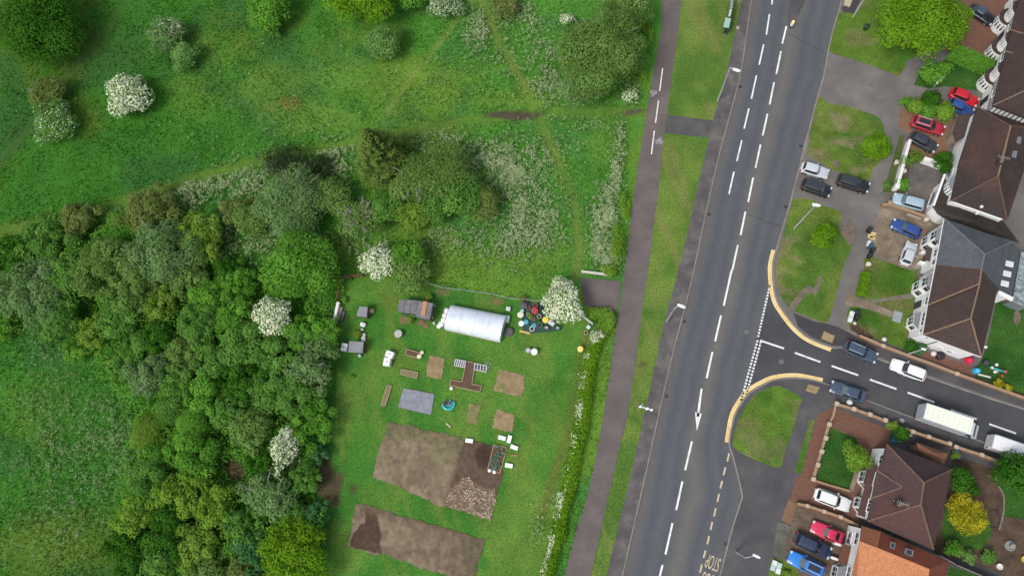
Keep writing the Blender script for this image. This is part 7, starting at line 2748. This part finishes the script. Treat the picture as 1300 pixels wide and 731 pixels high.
def plot2(px, py, X, Y):
    n = .5 * fbm(X, Y, 1.2, 35) + .5 * fbm((X * .94 + Y * .34) * 3, Y * .94 - X * .34, 5, 36)
    c = mixc(brown, dry * .95, sstep(.38, .62, n))
    c = mixc(c, np.array([.125, .10, .062]), sstep(540, 610, px))
    dk = inpoly(px + (n - .5) * 14, py + (n - .5) * 14, [(462, 640), (470, 646), (478, 652), (482, 672), (484, 702), (448, 696), (446, 690), (456, 672), (464, 660)])
    c = np.where(dk[..., None], darks * 1.05 + 0 * c, c)
    c = mixc(c, brown * .85, (1 - sstep(2, 14, dline(px, py, [(451, 637), (615, 684)]))) * .7)
    return c


plot("soil_plot", [(451, 637), (500, 650), (560, 668), (616, 684), (603, 733), (590, 738), (540, 722), (490, 706), (441, 694)], plot2, seed=41)


def fallow(k):
    def fn(px, py, X, Y):
        n = fbm(X, Y, 1.4, 51 + k)
        return mixc(np.array([.095, .165, .034]), np.array([.27, .20, .11]), sstep(.12, .42, n) * (1 if k != 2 else .55))
    return fn


plot("fallow_plot", [(632, 468), (668, 476), (662, 505), (627, 496)], fallow(0), rough_amp=.05, seed=61, jit=.15)
plot("fallow_plot", [(630, 519), (654, 526), (649, 549), (625, 543)], fallow(1), rough_amp=.05, seed=63, jit=.15)
plot("fallow_plot", [(594, 511), (612, 514), (606, 540), (591, 536)], fallow(2), rough_amp=.04, seed=65, jit=.15)
plot("fallow_plot", [(546, 450), (566, 455), (560, 482), (540, 478)], fallow(0), rough_amp=.05, seed=67, jit=.15)
# pale rubble and straw scattered over the lower right of the larger plot
n = 2300
qx, qy = RNG.uniform(560, 636, n), RNG.uniform(600, 664, n)
ok = inpoly(qx, qy, [(588, 603), (597, 606), (602, 616), (612, 622), (627, 618), (631, 636), (622, 660), (564, 641), (571, 624), (580, 620)])
qx, qy = qx[ok], qy[ok]
pts = np.array([P(a, b, .12)[:] for a, b in zip(qx, qy)])
k_ = RNG.random(len(pts)) < .25 + 1.1 * sstep(.38, .62, fbm(pts[:, 0], pts[:, 1], 1.1, 99))
pts = pts[k_]
v, f = leaf_quads(pts, unit(np.array([0, 0, 1.0]) + RNG.normal(size=(len(pts), 3)) * .3), RNG.uniform(.05, .17, len(pts)), .55)
o = fast_mesh("straw_mulch", v, f, leaf_mat("straw", (.24, .17, .115), (.60, .50, .38), .05), tone=RNG.random(len(pts)))
tag(o, "pale straw and clods scattered over the lower right of the larger dug plot", "mulch", kind="stuff")


# ------------------------------------------------------------------ sheds, tunnel, beds
felt = ground_mat("roofing_felt", [(.115, .12, .125), (.155, .16, .165), (.20, .205, .21)], scale=.9, fine=9, fine_amt=.2)
felt_p = ground_mat("felt_pale", [(.20, .205, .22), (.25, .255, .27)], scale=.9, fine=9, fine_amt=.12)
shedw = flat("shed_boards", (.10, .07, .045), .9, var=.3, scale=5)
timb = flat("pale_timber", (.40, .30, .19), .85, var=.25, scale=4)
timb_o = flat("orange_timber", (.46, .23, .10), .8, var=.2, scale=4)
plast = flat("white_plastic", (.76, .77, .77), .4, var=.03)


def quad_thing(name, pix, z0, z1, label, cat, roofm, wallm=None, slope=.12, over=.10, ribs=0):
    """a small shed from its roof corners: walls, mono pitch roof"""
    w = [P(x, y, z1) for x, y in pix]
    c = sum(w, Vector((0, 0, 0))) / len(w)
    root = empty(name, (c.x, c.y, 0), label, cat)
    m = MB(); m.prism([(p.x, p.y) for p in inset(w, over)], z0, z1 - .08); m.build('wall', wallm or shedw, root)
    m = MB()
    hi = [Vector((p.x, p.y, z1 + (slope if i < len(w) / 2 else 0))) for i, p in enumerate(w)]
    lo = [p - Vector((0, 0, .07)) for p in hi]
    n = len(w)
    m.add(lo + hi, [tuple(range(n - 1, -1, -1)), tuple(range(n, 2 * n))] + [(i, (i + 1) % n, n + (i + 1) % n, n + i) for i in range(n)])
    rf = m.build('roof', roofm, root)
    if ribs:
        m = MB()
        for i in range(1, ribs):
            a, b = hi[0].lerp(hi[1], i / ribs), hi[3].lerp(hi[2], i / ribs)
            m.beam(a, b, .05, .03)
        m.build('batten', shedw, rf)
    return root


quad_thing('shed', [(507, 380), (530.5, 381.5), (528, 399), (505, 395.5)], 0, 2.0, "dark grey felt roofed shed, left one of the joined pair near the polytunnel", 'shed', felt, ribs=3)
sh = quad_thing('shed', [(531, 382), (550, 385), (545.5, 406), (527.5, 402)], 0, 2.15, "dark grey shed with an orange plank on its roof, right of the joined pair", 'shed', felt)
a, b = P(540, 382.5, 2.32), P(537, 400, 2.26)
m = MB(); m.beam(a, b, .62, .05); tag(m.build('plank', timb_o, bevel=.01), "orange plank lying on the roof of the right shed", 'plank')
plot("soil_bed", [(508, 400), (527, 404), (525, 412), (507, 409)], lambda px, py, X, Y: mixc(brown * 1.2, np.array([.2, .12, .07]), fbm(X, Y, 1, 7)), rough_amp=.04, seed=71, z=.04)
plot("soil_bed", [(529, 407), (545, 410), (543, 416), (528, 413)], lambda px, py, X, Y: mixc(brown * 1.1, np.array([.19, .11, .065]), fbm(X, Y, 1, 8)), rough_amp=.04, seed=73, z=.04)
plant(521, 406, 5, .8, 'lime', "pale leafy plant at the foot of the left grey shed", 'plant', 'plant')
plant(524, 400, 4, .9, 'mint', "pale plant pots beside the left shed's soil bed", 'plant', 'plant')
plant(545, 378, 5, 1.2, 'ygreen', "yellow green bush behind the right grey shed", 'bush', 'bush')
quad_thing('shed', [(456.5, 389), (467, 390), (465.5, 403), (452.5, 401)], 0, 1.7, "small square grey roofed shed near the upper left corner of the allotment", 'shed', felt_p)
quad_thing('shed', [(443.5, 433), (462, 434), (460, 448), (442.5, 447)], 0, 1.6, "grey roofed store beside a white tank at the allotment's left edge", 'shed', felt_p)


def tank(px, py, size, h, label, rz=R(-12), mat=None, name='water_tank', cat='tank'):
    p = P(px, py, h / 2)
    root = empty(name, (p.x, p.y, 0), label, cat)
    m = MB(); m.box((p.x, p.y, h / 2), (size[0], size[1], h), rz); m.build('body', mat or plast, root, bevel=.08)
    m = MB(); m.lathe((p.x, p.y, h), [(.16, 0), (.16, .05), (.1, .06)], 12); m.build('cap', flat("cap_pale_grey", (.5, .5, .5), .5), root)
    return root


tank(438, 441, (.95, 1.15), 1.0, "white plastic tank against the left side of the grey roofed store")
tank(495.5, 450, (1.2, .95), 1.0, "white plastic tank on the lawn, upper of two", R(-20))
tank(492, 459.5, (1.0, 1.2), 1.0, "white plastic tank on the lawn, lower of two", R(-8))
tank(461, 412, (.75, .6), .6, "white plastic tub below the small square shed", R(-20), name='tub', cat='tub')
tank(460, 418.5, (.4, .35), .4, "small white pot below the white plastic tub", 0, name='pot', cat='pot')
tank(461.5, 430.5, (.55, .65), .5, "white box beside the yellowish plants above the grey store", 0, name='box', cat='box')
tank(462.5, 425, (.45, .5), .4, "pale box just above another white box near the grey store", 0, flat("pale_green_box", (.5, .56, .46), .6), name='box', cat='box')
tank(457, 451.5, (.45, .4), .5, "pale blue bucket below the grey roofed store", 0, flat("pale_blue", (.38, .5, .56), .5), name='bucket', cat='bucket')
tank(422, 434, (.4, .6), .5, "white sack in the wood's edge left of the white tank", .4, name='sack', cat='sack')
plant(454.5, 425, 6, .8, 'ygreen', "yellowish bean plants above the grey roofed store", 'plant', 'plant')
plant(437, 380.5, 4, .7, 'lime', "small lime green plant beside the brown corner fence", 'plant', 'plant')
plant(446.5, 478, 3, .6, 'lime', "lone small pale plant on the allotment lawn beside the wood", 'plant', 'plant')
p = P(506.5, 424, .4)
rr = empty('water_drum', (p.x, p.y, 0), "round grey lidded drum in the middle of the upper lawn", 'drum')
m = MB(); m.lathe((p.x, p.y, 0), [(.52, 0), (.56, .4), (.56, .8)], 20); m.build('body', flat("drum_grey", (.20, .20, .18), .7), rr)
m = MB(); m.lathe((p.x, p.y, .8), [(.58, 0), (.58, .05), (.5, .08), (.1, .09)], 20); m.build('lid', flat("drum_lid", (.42, .42, .38), .7, var=.2), rr)
p = P(473, 395.5, 0); m = MB(); m.lathe((p.x, p.y, 0), [(.26, 0), (.3, .3), (.34, .5), (.28, .5), (.22, .3)], 12); tag(m.build('plant_pot', flat("peach_pot", (.62, .45, .26), .7)), "peach coloured pot right of the small square shed", 'pot')
p = P(463.5, 389, 0)
# leaning white board, brown board and blue sheet at the left edge
L0, L1 = P(430.5, 384, .5), P(425, 409.5, .5)
m = MB(); m.beam(Vector((L0.x, L0.y, .1)), Vector((L1.x, L1.y, .1)), .42, .9); tag(m.build('white_board', plast, bevel=.02), "long white board on edge at the allotment's left boundary", 'board')
L0, L1 = P(433.5, 390, .3), P(429, 407, .3)
m = MB(); m.beam(Vector((L0.x, L0.y, 0)), Vector((L1.x, L1.y, 0)), .42, .5); tag(m.build('timber_stack', flat("pinkish_timber", (.36, .24, .17), .8)), "brown timber stacked beside the long white board", 'timber')
L0, L1 = P(437, 395, .2), P(433.5, 407, .2)
m = MB(); m.beam(Vector((L0.x, L0.y, 0)), Vector((L1.x, L1.y, 0)), .4, .35); tag(m.build('folded_tarpaulin', flat("bluish_tarp", (.09, .11, .16), .6), bevel=.05), "dark bluish folded tarpaulin right of the stacked brown timber", 'tarpaulin')
wood_b = flat("brown_rail", (.15, .075, .045), .9, var=.3)
def railfence(line, h, label, mat, nrail=2, step=1.8, name='rail_fence', r=.05):
    L = [P(x, y, 0) for x, y in line]
    root = empty(name, (L[0].x, L[0].y, 0), label, 'fence')
    m = MB()
    for a, b in zip(L[:-1], L[1:]):
        for k in range(nrail):
            z = h * (k + 1) / nrail - .06
            m.beam(Vector((a.x, a.y, z)), Vector((b.x, b.y, z)), r, r)
    m.build('rail' if r > .03 else 'wire', mat, root)
    for a, b in zip(L[:-1], L[1:]):
        n = max(1, int((b - a).length / step))
        for i in range(n + 1):
            p = a.lerp(b, i / n)
            m = MB(); m.cyl((p.x, p.y, -.1), (p.x, p.y, h + .05), r * .9 + .01, n=6); m.build('post', mat, root)
    return root
railfence([(462, 350.5), (448, 353), (436.5, 353.5), (432.5, 368), (430, 381)], 1.1, "brown timber rail fence at the upper left corner of the allotment", wood_b, r=.13)
railfence([(541, 360), (565, 367), (590, 370), (625, 374.5), (645, 380), (668, 382), (690, 384)], 1.2, "thin grey wire fence along the top of the allotment behind the polytunnel", flat("wire_grey", (.34, .36, .33), .6), 2, 2.6, r=.035, name='wire_fence')

# polytunnel: hooped sheet over a timber base
q = [P(573.5, 386, 1.0), P(643, 399.5, 1.0), P(635, 434.5, .3), P(565, 418.5, .3)]
for p in q:
    p.z = 0
cen = sum(q, Vector((0, 0, 0))) / 4
PT = empty('polytunnel', (cen.x, cen.y, 0), "white translucent polytunnel greenhouse in the allotment", 'polytunnel')
poly_m = bpy.data.materials.new("polythene"); poly_m.use_nodes = True
pb = poly_m.node_tree.nodes["Principled BSDF"]
nn_ = poly_m.node_tree.nodes.new("ShaderNodeTexNoise"); nn_.inputs["Scale"].default_value = .9; nn_.inputs["Detail"].default_value = 5
cr_ = poly_m.node_tree.nodes.new("ShaderNodeValToRGB"); cr_.color_ramp.elements[0].color = (.52, .58, .66, 1); cr_.color_ramp.elements[1].color = (.66, .71, .76, 1); cr_.color_ramp.elements[0].position = .3; cr_.color_ramp.elements[1].position = .6
gg_ = poly_m.node_tree.nodes.new("ShaderNodeNewGeometry")
poly_m.node_tree.links.new(gg_.outputs["Position"], nn_.inputs["Vector"]); poly_m.node_tree.links.new(nn_.outputs[0], cr_.inputs[0]); poly_m.node_tree.links.new(cr_.outputs[0], pb.inputs["Base Color"])
pb.inputs["Roughness"].default_value = .32
HT = 1.95
rings = []
NS, NR = 13, 14
for i in range(NS):
    t = i / (NS - 1)
    a, b = q[0].lerp(q[1], t), q[3].lerp(q[2], t)
    sag = .0 if i % 3 == 0 else -.02
    rings.append([(*(a.lerp(b, .5 - .5 * math.cos(math.pi * k / NR))).xy, max(0, (HT + sag) * math.sin(math.pi * k / NR) ** .62)) for k in range(NR + 1)])
m = MB()
nv_ = NR + 1
m.v = [v for r_ in rings for v in r_]
m.f = [(k * nv_ + i, k * nv_ + i + 1, (k + 1) * nv_ + i + 1, (k + 1) * nv_ + i) for k in range(NS - 1) for i in range(NR)] + [tuple(range(nv_))[::-1], tuple((NS - 1) * nv_ + i for i in range(nv_))]
m.build('cover', poly_m, PT, smooth=False)
hoop = flat("hoop_steel", (.60, .63, .66), .4, metal=.2)
for i in (0, 3, 6, 9, 12):
    m = MB()
    r_ = rings[i]
    for k in range(NR):
        m.cyl(Vector(r_[k]) + Vector((0, 0, .012)), Vector(r_[k + 1]) + Vector((0, 0, .012)), .028, n=5)
    m.build('hoop', hoop, PT)
m = MB()
for a, b in zip(q, q[1:] + q[:1]):
    m.beam(a, b, .09, .22)
m.build('base_board', timb, PT)
# white sheeting gathered at the left door
m = MB()
ctr = (q[0] + q[3]) / 2
for (x, y, r0, h0) in ((567, 394, .45, .5), (564.5, 400, .42, .45), (563, 406, .45, .4), (560, 411, .45, .35), (557, 414, .35, .25)):
    p = P(x, y, h0 / 2)
    m.lathe((p.x, p.y, 0), [(r0, 0), (r0 * .95, h0 * .5), (r0 * .6, h0 * .9), (r0 * .15, h0)], 9)
tag(m.build('crumpled_sheet', plast), "crumpled white sheeting gathered at the left end of the polytunnel", 'sheet')
tank(549.5, 393, (.4, 1.4), .5, "white pots in a row between the right shed and the white sheeting", R(-14), name='pot_row', cat='pots')
tank(547.5, 403, (.6, .5), .4, "pinkish tray at the corner of the right shed", R(-14), flat("pinkish_tray", (.5, .38, .3), .6), name='tray', cat='tray')
tank(551, 410, (.35, .3), .35, "small white pot near the white sheeting's lower end", .3, name='pot', cat='pot')
tank(643.5, 405, (.75, 1.0), .8, "pale blue tank at the right end of the polytunnel", R(-12), flat("pale_blue_tank", (.48, .58, .60), .4))
tank(645.5, 392, (.65, .6), .55, "pale green box beside the wire fence right of the polytunnel", R(-12), flat("pale_green_box2", (.55, .66, .58), .5), name='box', cat='box')
p = P(646, 421.5, .3); m = MB(); m.lathe((p.x, p.y, 0), [(.6, 0), (.66, .3), (.62, .55), (.5, .6), (.42, .35)], 16); tag(m.build('compost_bin', flat("purplish_grey", (.11, .10, .12), .7)), "round dark purplish tub at the lower right corner of the polytunnel", 'tub')

# heap of pots and gear under the hawthorn
def pot(px, py, r, h, col, label, name='plant_pot', cat='pot', n=12, lid=False):
    p = P(px, py, h / 2)
    root = empty(name, (p.x, p.y, 0), label, cat)
    m = MB()
    m.lathe((p.x, p.y, 0), [(r * .8, 0), (r, h * .92)] + ([(r, h), (r * .3, h + .03)] if lid else [(r * 1.06, h * .93), (r * 1.06, h), (r * .86, h), (r * .8, h * .8)]), n)
    m.build('body', col, root)
    if not lid:
        m = MB(); m.lathe((p.x, p.y, h * .78), [(r * .84, 0), (r * .5, .04)], n); m.build('soil', flat("potting_soil", (.04, .028, .02), .95), root)
    return root


def fl(n_, c, r=.5):
    return flat(n_, c, r, var=.08)


netm = fl("dark_green_net", (.02, .065, .05), .8)
p = [P(x, y, .15) for x, y in ((660, 382), (690, 386), (706, 420), (664, 424))]
m = MB(); m.prism([(v.x, v.y) for v in p], 0, .1); tag(m.build('ground_net', netm), "dark green netting spread under the heap of pots", 'netting')
pot(679, 395, .5, .7, fl("red_chair", (.36, .04, .045)), "red round seat among the pots beside the large hawthorn", 'stool', 'stool', lid=True)
pot(680, 388.5, .32, .9, fl("dull_red", (.36, .05, .05)), "dull red bucket above the red round seat", 'bucket', 'bucket')
pot(661, 400, .46, .7, fl("cream_tub", (.66, .62, .48)), "cream tub at the left end of the pots", 'tub', 'tub', lid=True)
pot(662, 411, .42, .55, fl("white_tub", (.72, .72, .68)), "white tub below the cream tub at the left end of the pots", 'tub', 'tub', lid=True)
pot(668, 409, .36, .5, fl("turquoise_tub", (.07, .33, .42)), "turquoise tub beside the white tub in the heap of pots", 'tub', 'tub', lid=True)
pot(678, 413.5, .36, .45, fl("dusty_blue", (.10, .26, .36)), "dusty blue tub in the lower row of the pots", 'tub', 'tub', lid=True)
pot(675.5, 417.5, .36, .4, fl("white_basin", (.74, .74, .72)), "white basin at the lower edge of the pots", 'basin', 'basin')
pot(692.6, 406.5, .46, .75, fl("yellow_lid", (.74, .58, .07)), "yellow lidded drum under the edge of the large hawthorn", 'drum', 'drum', lid=True)
pot(663, 395, .26, .5, fl("mint_pot", (.40, .58, .54)), "mint green pot above the cream tub", lid=True)
pot(665, 388.5, .5, .6, fl("dark_grey_sack", (.07, .075, .085)), "dark grey sack at the upper left of the pots", 'sack', 'sack', lid=True)
pot(670.5, 399, .22, .4, fl("cream_pot", (.60, .56, .36)), "cream flower pot between the cream tub and the red seat, upper")
pot(672.5, 403, .22, .4, fl("cream_pot", (.60, .56, .36)), "cream flower pot between the cream tub and the red seat, lower")
pot(677, 404.5, .26, .4, fl("pink_pot", (.48, .22, .18)), "pinkish pot just below the red round seat")
pot(684.5, 402, .3, .5, fl("peach_tub", (.56, .38, .30)), "peach coloured pot between the red seat and the yellow drum")
pot(671, 391, .28, .5, fl("terracotta_pot2", (.33, .13, .08)), "terracotta pot left of the dull red bucket")
pot(685.5, 413, .40, .5, fl("green_tub", (.05, .17, .10)), "dark green tub in the lower row of the pots", 'tub', 'tub')
pot(672, 414, .2, .4, fl("teal_pot", (.03, .18, .17)), "teal pot in the lower row beside the turquoise tub")
pot(669, 384, .24, .5, fl("black_pot", (.022, .022, .024)), "black pot at the top of the heap near the wire fence")
pot(686, 393, .26, .5, fl("black_pot", (.022, .022, .024)), "black pot beside the hawthorn's lower left edge")
tank(700, 410, (1.0, .6), .5, "pale lilac sheet of plastic at the hawthorn's foot", R(-35), fl("lilac_plastic", (.58, .57, .66)), name='plastic_sheet', cat='sheet')
tank(694, 416, (.8, .5), .5, "brown crate in front of the yellow drum", R(-12), fl("crate_brown", (.10, .08, .07)), name='crate', cat='crate')
tank(708, 416.5, (.9, .6), .6, "dark green water box under the hawthorn's lower edge", R(-12), fl("dark_green_box", (.03, .07, .055)), name='box', cat='box')
a, b = P(659.5, 420, 0), P(673, 423.5, 0)
m = MB(); m.beam(a, b, .28, .12); tag(m.build('plank', fl("yellowish_plank", (.52, .40, .10))), "yellowish plank at the lower edge of the pots", 'plank')
plant(663.5, 380, 5, 1.0, 'brown', "brownish plant at the wire fence above the heap of pots", 'plant', 'plant', leaf=.1)
plant(673, 401, 4, .7, 'ygreen', "yellow green plant in the heap of pots", 'plant', 'plant', leaf=.1)
plant(682, 408, 4, .6, 'teal', "bluish green plant in the heap of pots", 'plant', 'plant', leaf=.1)
pot(678.5, 447, .48, .95, fl("white_drum", (.76, .76, .74)), "white lidded drum on the lawn below the heap of pots", 'drum', 'drum', 18, True)
pot(670.8, 445, .34, .8, fl("lilac_grey_drum", (.42, .44, .52)), "greyish lilac drum touching the white lidded drum", 'drum', 'drum', 16, True)
pot(747, 415.5, .38, .6, fl("pale_mint_box", (.52, .62, .58)), "pale mint square tub by the hedge corner", 'tub', 'tub', 4, True)
pot(744, 422.5, .28, .5, fl("pinkish_pot", (.50, .36, .30)), "pinkish pot below the pale mint tub by the hedge")
pot(736.8, 443.5, .42, .9, fl("yellow_drum", (.76, .60, .16)), "yellow lidded drum beside the hedge of the allotment", 'drum', 'drum', 16, True)

# raised timber beds
def rbed(px, label, h=.30, soilc=None, w=.09, name='raised_bed'):
    wq = [P(x, y, h) for x, y in px]
    c = sum(wq, Vector((0, 0, 0))) / len(wq)
    root = empty(name, (c.x, c.y, 0), label, 'raised bed', 'raised beds')
    m = MB(); n = len(wq)
    for i in range(n):
        a, b = wq[i], wq[(i + 1) % n]
        m.beam(Vector((a.x, a.y, 0)), Vector((b.x, b.y, 0)), w, h)
    m.build('frame', timb, root)
    o = MB(); o.prism([(p.x, p.y) for p in inset(wq, w * .5)], .0, h - .06); o.build('soil', soilc or ground_mat("bed_soil", [(.085, .052, .035), (.13, .085, .058)], scale=2, fine=9), root)
    return root


T_BED = [(578.5, 455.5), (592, 458), (592, 458.5), (602.5, 460.5), (618.5, 464), (617, 472), (602, 469), (599, 487.2), (611.7, 489.5), (609, 497), (571, 489), (572.5, 481.5), (586.5, 484.5), (590, 466.5), (577, 464)]
rbed(T_BED, "I-shaped timber raised bed with striped cold frames at its top")
cf = fl("cold_frame_white", (.66, .66, .64))
for (x0, y0, x1, y1, n, lab) in ((578.3, 455.8, 591, 458.4, 5, "striped cold frame on the left top end of the I-shaped bed"), (603, 461, 618, 464.2, 4, "striped cold frame on the right top end of the I-shaped bed")):
    a, b = P(x0, y0, .32), P(x1, y1, .32)
    dn = (P(x0 - 1.2, y0 + 8, .32) - a)
    root = empty('cold_frame', tuple(((a + b) / 2).xy) + (.3,), lab, 'cold frame')
    m = MB()
    for i in range(n + 1):
        p = a.lerp(b, i / n)
        m.beam(p, p + dn, .10, .05)
    m.beam(a, b, .07, .05); m.beam(a + dn, b + dn, .07, .05)
    m.build('bars', cf, root)
    m = MB(); m.add([a + Vector((0, 0, .01)), b + Vector((0, 0, .01)), b + dn + Vector((0, 0, .01)), a + dn + Vector((0, 0, .01))], [(0, 1, 2, 3)])
    m.build('pane', glass("cold_frame_glass", (.05, .06, .06)), root)
rbed([(516, 443), (533, 447.5), (531.5, 454.5), (514.5, 450)], "brown raised bed with cream pots at its right end", .25)
rbed([(509.5, 468.5), (530.5, 472.5), (529, 480), (508.5, 475)], "pale straw covered raised bed below the one with cream pots", .25, ground_mat("straw_soil", [(.17, .14, .075), (.24, .19, .12)], scale=2, fine=9))
rbed([(491.5, 488.5), (497, 489.5), (489, 515), (483.5, 514)], "narrow pale raised bed at the left of the grey sheet", .2, MATS["straw_soil"])
pot(536, 447.5, .26, .4, fl("cream_pot2", (.66, .60, .38)), "small cream pot at the top right end of the brown raised bed", lid=True)
pot(532.5, 452.5, .34, .4, fl("cream_pot2", (.66, .60, .38)), "larger cream pot at the bottom right end of the brown raised bed", lid=True)
m = MB(); n = 10
wq = [P(x, y, .05) for x, y in ((512, 492.5), (551.5, 500), (547, 526.5), (505.5, 516.5))]
tag_c = ground_mat("grey_tarp_sheet", [(.17, .18, .21), (.215, .225, .26), (.26, .27, .305)], scale=1.2, fine=6, rough=.6, fine_amt=.12, bump=.4)
vs, fs = [], []
for i in range(n + 1):
    for j in range(n + 1):
        p = wq[0].lerp(wq[1], i / n).lerp(wq[3].lerp(wq[2], i / n), j / n)
        vs.append((p.x, p.y, .05 + .05 * float(fbm(np.array([p.x]), np.array([p.y]), 1.0, 6)[0])))
fs = [(i * (n + 1) + j, (i + 1) * (n + 1) + j, (i + 1) * (n + 1) + j + 1, i * (n + 1) + j + 1) for i in range(n) for j in range(n)]
m.add(vs, fs); tag(m.build('tarpaulin', tag_c, smooth=True), "grey sheet weighted flat over a plot of the allotment", 'tarpaulin')

# turquoise paddling pool with dark things in it
p = P(569.5, 513, .15)
pool = empty('paddling_pool', (p.x, p.y, 0), "turquoise half deflated paddling pool on the allotment lawn", 'paddling pool')
m = MB()
for i in range(13):
    a0, a1 = math.pi * (1.0 + i * 1.15 / 13), math.pi * (1.0 + (i + 1) * 1.15 / 13)
    m.cyl((p.x + .82 * math.cos(a0), p.y + .7 * math.sin(a0), .16), (p.x + .82 * math.cos(a1), p.y + .7 * math.sin(a1), .16), .2, n=8)
m.build('ring', fl("turquoise_vinyl", (.02, .40, .36), .35), pool)
m = MB(); m.lathe((p.x, p.y, 0), [(.7, 0), (.7, .05), (.3, .06)], 16); m.build('base', fl("pool_base", (.03, .22, .22)), pool)
pot(566.5, 511, .3, .35, fl("dark_pot", (.05, .05, .055)), "dark pot standing in the turquoise paddling pool, left one")
pot(571.5, 511.5, .24, .35, fl("grey_pot", (.30, .31, .31)), "grey pot standing in the turquoise paddling pool, right one")
a, b = P(566.5, 537, 0), P(572, 542, 0)
m = MB(); m.beam(a, b, .16, .1); tag(m.build('garden_tool', fl("pale_wood", (.55, .50, .34))), "pale wooden piece on the lawn below the turquoise pool", 'timber')
pot(573, 493, .24, .3, fl("white_pot", (.72, .72, .70)), "small white pot at the lower left end of the I-shaped bed", lid=True)
m = MB()
for i in range(3):
    p0 = P(619 + i * .8, 464 + i * .4, 0)
    for k in range(8):
        a0, a1 = k * math.pi / 8, (k + 1) * math.pi / 8
        m.cyl((p0.x + .25 * i - .1 * k, p0.y + .55 * math.cos(a0), .8 * math.sin(a0)), (p0.x + .25 * i - .1 * k, p0.y + .55 * math.cos(a1), .8 * math.sin(a1)), .025, n=5)
tag(m.build('plant_hoop', cf), "thin white plant hoops at the right end of the I-shaped bed", 'hoops')

# netted bed with cabbages
rbed([(627, 564), (643.5, 568), (634.5, 600.5), (619, 595.5)], "long narrow bed of leafy plants beside the larger dug plot", .22)
for i in range(22):
    t, s = RNG.uniform(.06, .94), RNG.uniform(.12, .88)
    x = (627 + (619 - 627) * t) * (1 - s) + (643.5 + (634.5 - 643.5) * t) * s
    y = (564 + (595.5 - 564) * t) * (1 - s) + (568 + (600.5 - 568) * t) * s
    c = P(x, y, .2)
    K = 16
    pos = np.stack([RNG.normal(0, .10, K), RNG.normal(0, .10, K), RNG.uniform(.22, .42, K)], 1)
    v, f = leaf_quads(pos, unit(np.array([0, 0, 1.0]) + RNG.normal(size=(K, 3)) * .4), RNG.uniform(.07, .15, K), .6)
    o = fast_mesh('cabbage', v, f, leaf_mat("cabbage_leaf", (.03, .10, .05), (.22, .38, .26)), tone=np.clip(RNG.normal(.5, .3, K), 0, 1))
    o.location = (c.x, c.y, 0)
    tag(o, "small leafy cabbage growing in the long narrow bed", 'cabbage', 'cabbages in the long narrow bed')
for (x, y, lab) in ((621.5, 597, "left white pot at the foot of the long narrow bed"), (627.5, 599, "right white pot at the foot of the long narrow bed")):
    pot(x, y, .24, .3, fl("white_pot", (.72, .72, .70)), lab, lid=True)
for (x, y, rz, lab) in ((637.5, 555.6, -14, "white polystyrene box above the narrow bed, left of an upright one"), (646.8, 557.2, 76, "white polystyrene box standing lengthways above the narrow bed"), (653, 567.7, -20, "white polystyrene box right of the top of the narrow bed"), (646.2, 590.6, -10, "white polystyrene box right of the bottom of the narrow bed"), (595.8, 559.2, -8, "white polystyrene box at the top edge of the larger dug plot")):
    p = P(x, y, .15)
    rr = empty('foam_box', (p.x, p.y, 0), lab, 'box', 'white foam boxes')
    m = MB(); m.box((p.x, p.y, .14), (1.02, .52, .28), R(rz)); m.build('body', fl("polystyrene", (.74, .77, .80)), rr, bevel=.03)
    m = MB(); m.box((p.x, p.y, .30), (1.06, .56, .04), R(rz)); m.build('lid', fl("polystyrene_lid", (.78, .80, .82)), rr, bevel=.01)
a, b = P(648, 577.8, 0), P(657, 578, 0)
m = MB(); m.beam(a, b, .16, .1); tag(m.build('plank', fl("reddish_plank", (.36, .16, .09))), "reddish plank on the lawn right of the narrow bed", 'plank')
a, b = P(599, 625, 0), P(592, 606, 0)
# stump with a white top and its plank path
p = P(406.5, 654.5, .4)
rr = empty('tree_stump', (p.x, p.y, 0), "pale topped stump at the wood's edge below the bare earth", 'stump')
m = MB(); m.lathe((p.x, p.y, 0), [(.34, 0), (.27, .25), (.26, .8)], 12); m.build('body', bark, rr)
m = MB(); m.lathe((p.x, p.y, .8), [(.27, 0), (.2, .03)], 12); m.build('cut_top', fl("cut_wood", (.55, .50, .38)), rr)
a, b = P(405, 659, 0), P(402, 682, 0)
m = MB(); m.beam(a, b, .5, .08); tag(m.build('log', fl("rotten_log", (.11, .06, .04), .9)), "brown rotten log lying below the pale topped stump", 'log')

# entrance: white rail and pale gate
a, b = P(738, 344.5, .7), P(770.5, 348.5, .7)
rr = empty('barrier', tuple(((a + b) / 2).xy) + (0,), "white timber barrier across the end of the trodden path at the entrance apron", 'barrier')
m = MB(); m.beam(Vector((a.x, a.y, .5)), Vector((b.x, b.y, .5)), .34, .34); m.build('beam', flat("old_white_paint", (.56, .54, .46), .7, var=.15), rr, bevel=.03)
for t_ in (.06, .5, .94):
    c = a.lerp(b, t_); m = MB(); m.box((c.x, c.y, .25), (.3, .3, .52), R(-8)); m.build('post', timb, rr)
a, b = P(734, 397, .9), P(752, 411, .9)
rr = empty('gate', tuple(((a + b) / 2).xy) + (0,), "pale grey gate rail beside the large hawthorn at the entrance", 'gate')
m = MB()
for z in (.35, .75, 1.1):
    m.beam(Vector((a.x, a.y, z)), Vector((b.x, b.y, z)), .22 if z > 1 else .08, .08)
m.build('rails', flat("gate_grey", (.46, .46, .43), .6), rr)
for c in (a, b):
    m = MB(); m.box((c.x, c.y, .62), (.18, .18, 1.3), R(-35)); m.build('post', MATS["gate_grey"], rr)
SC.view_settings.exposure = 0.29
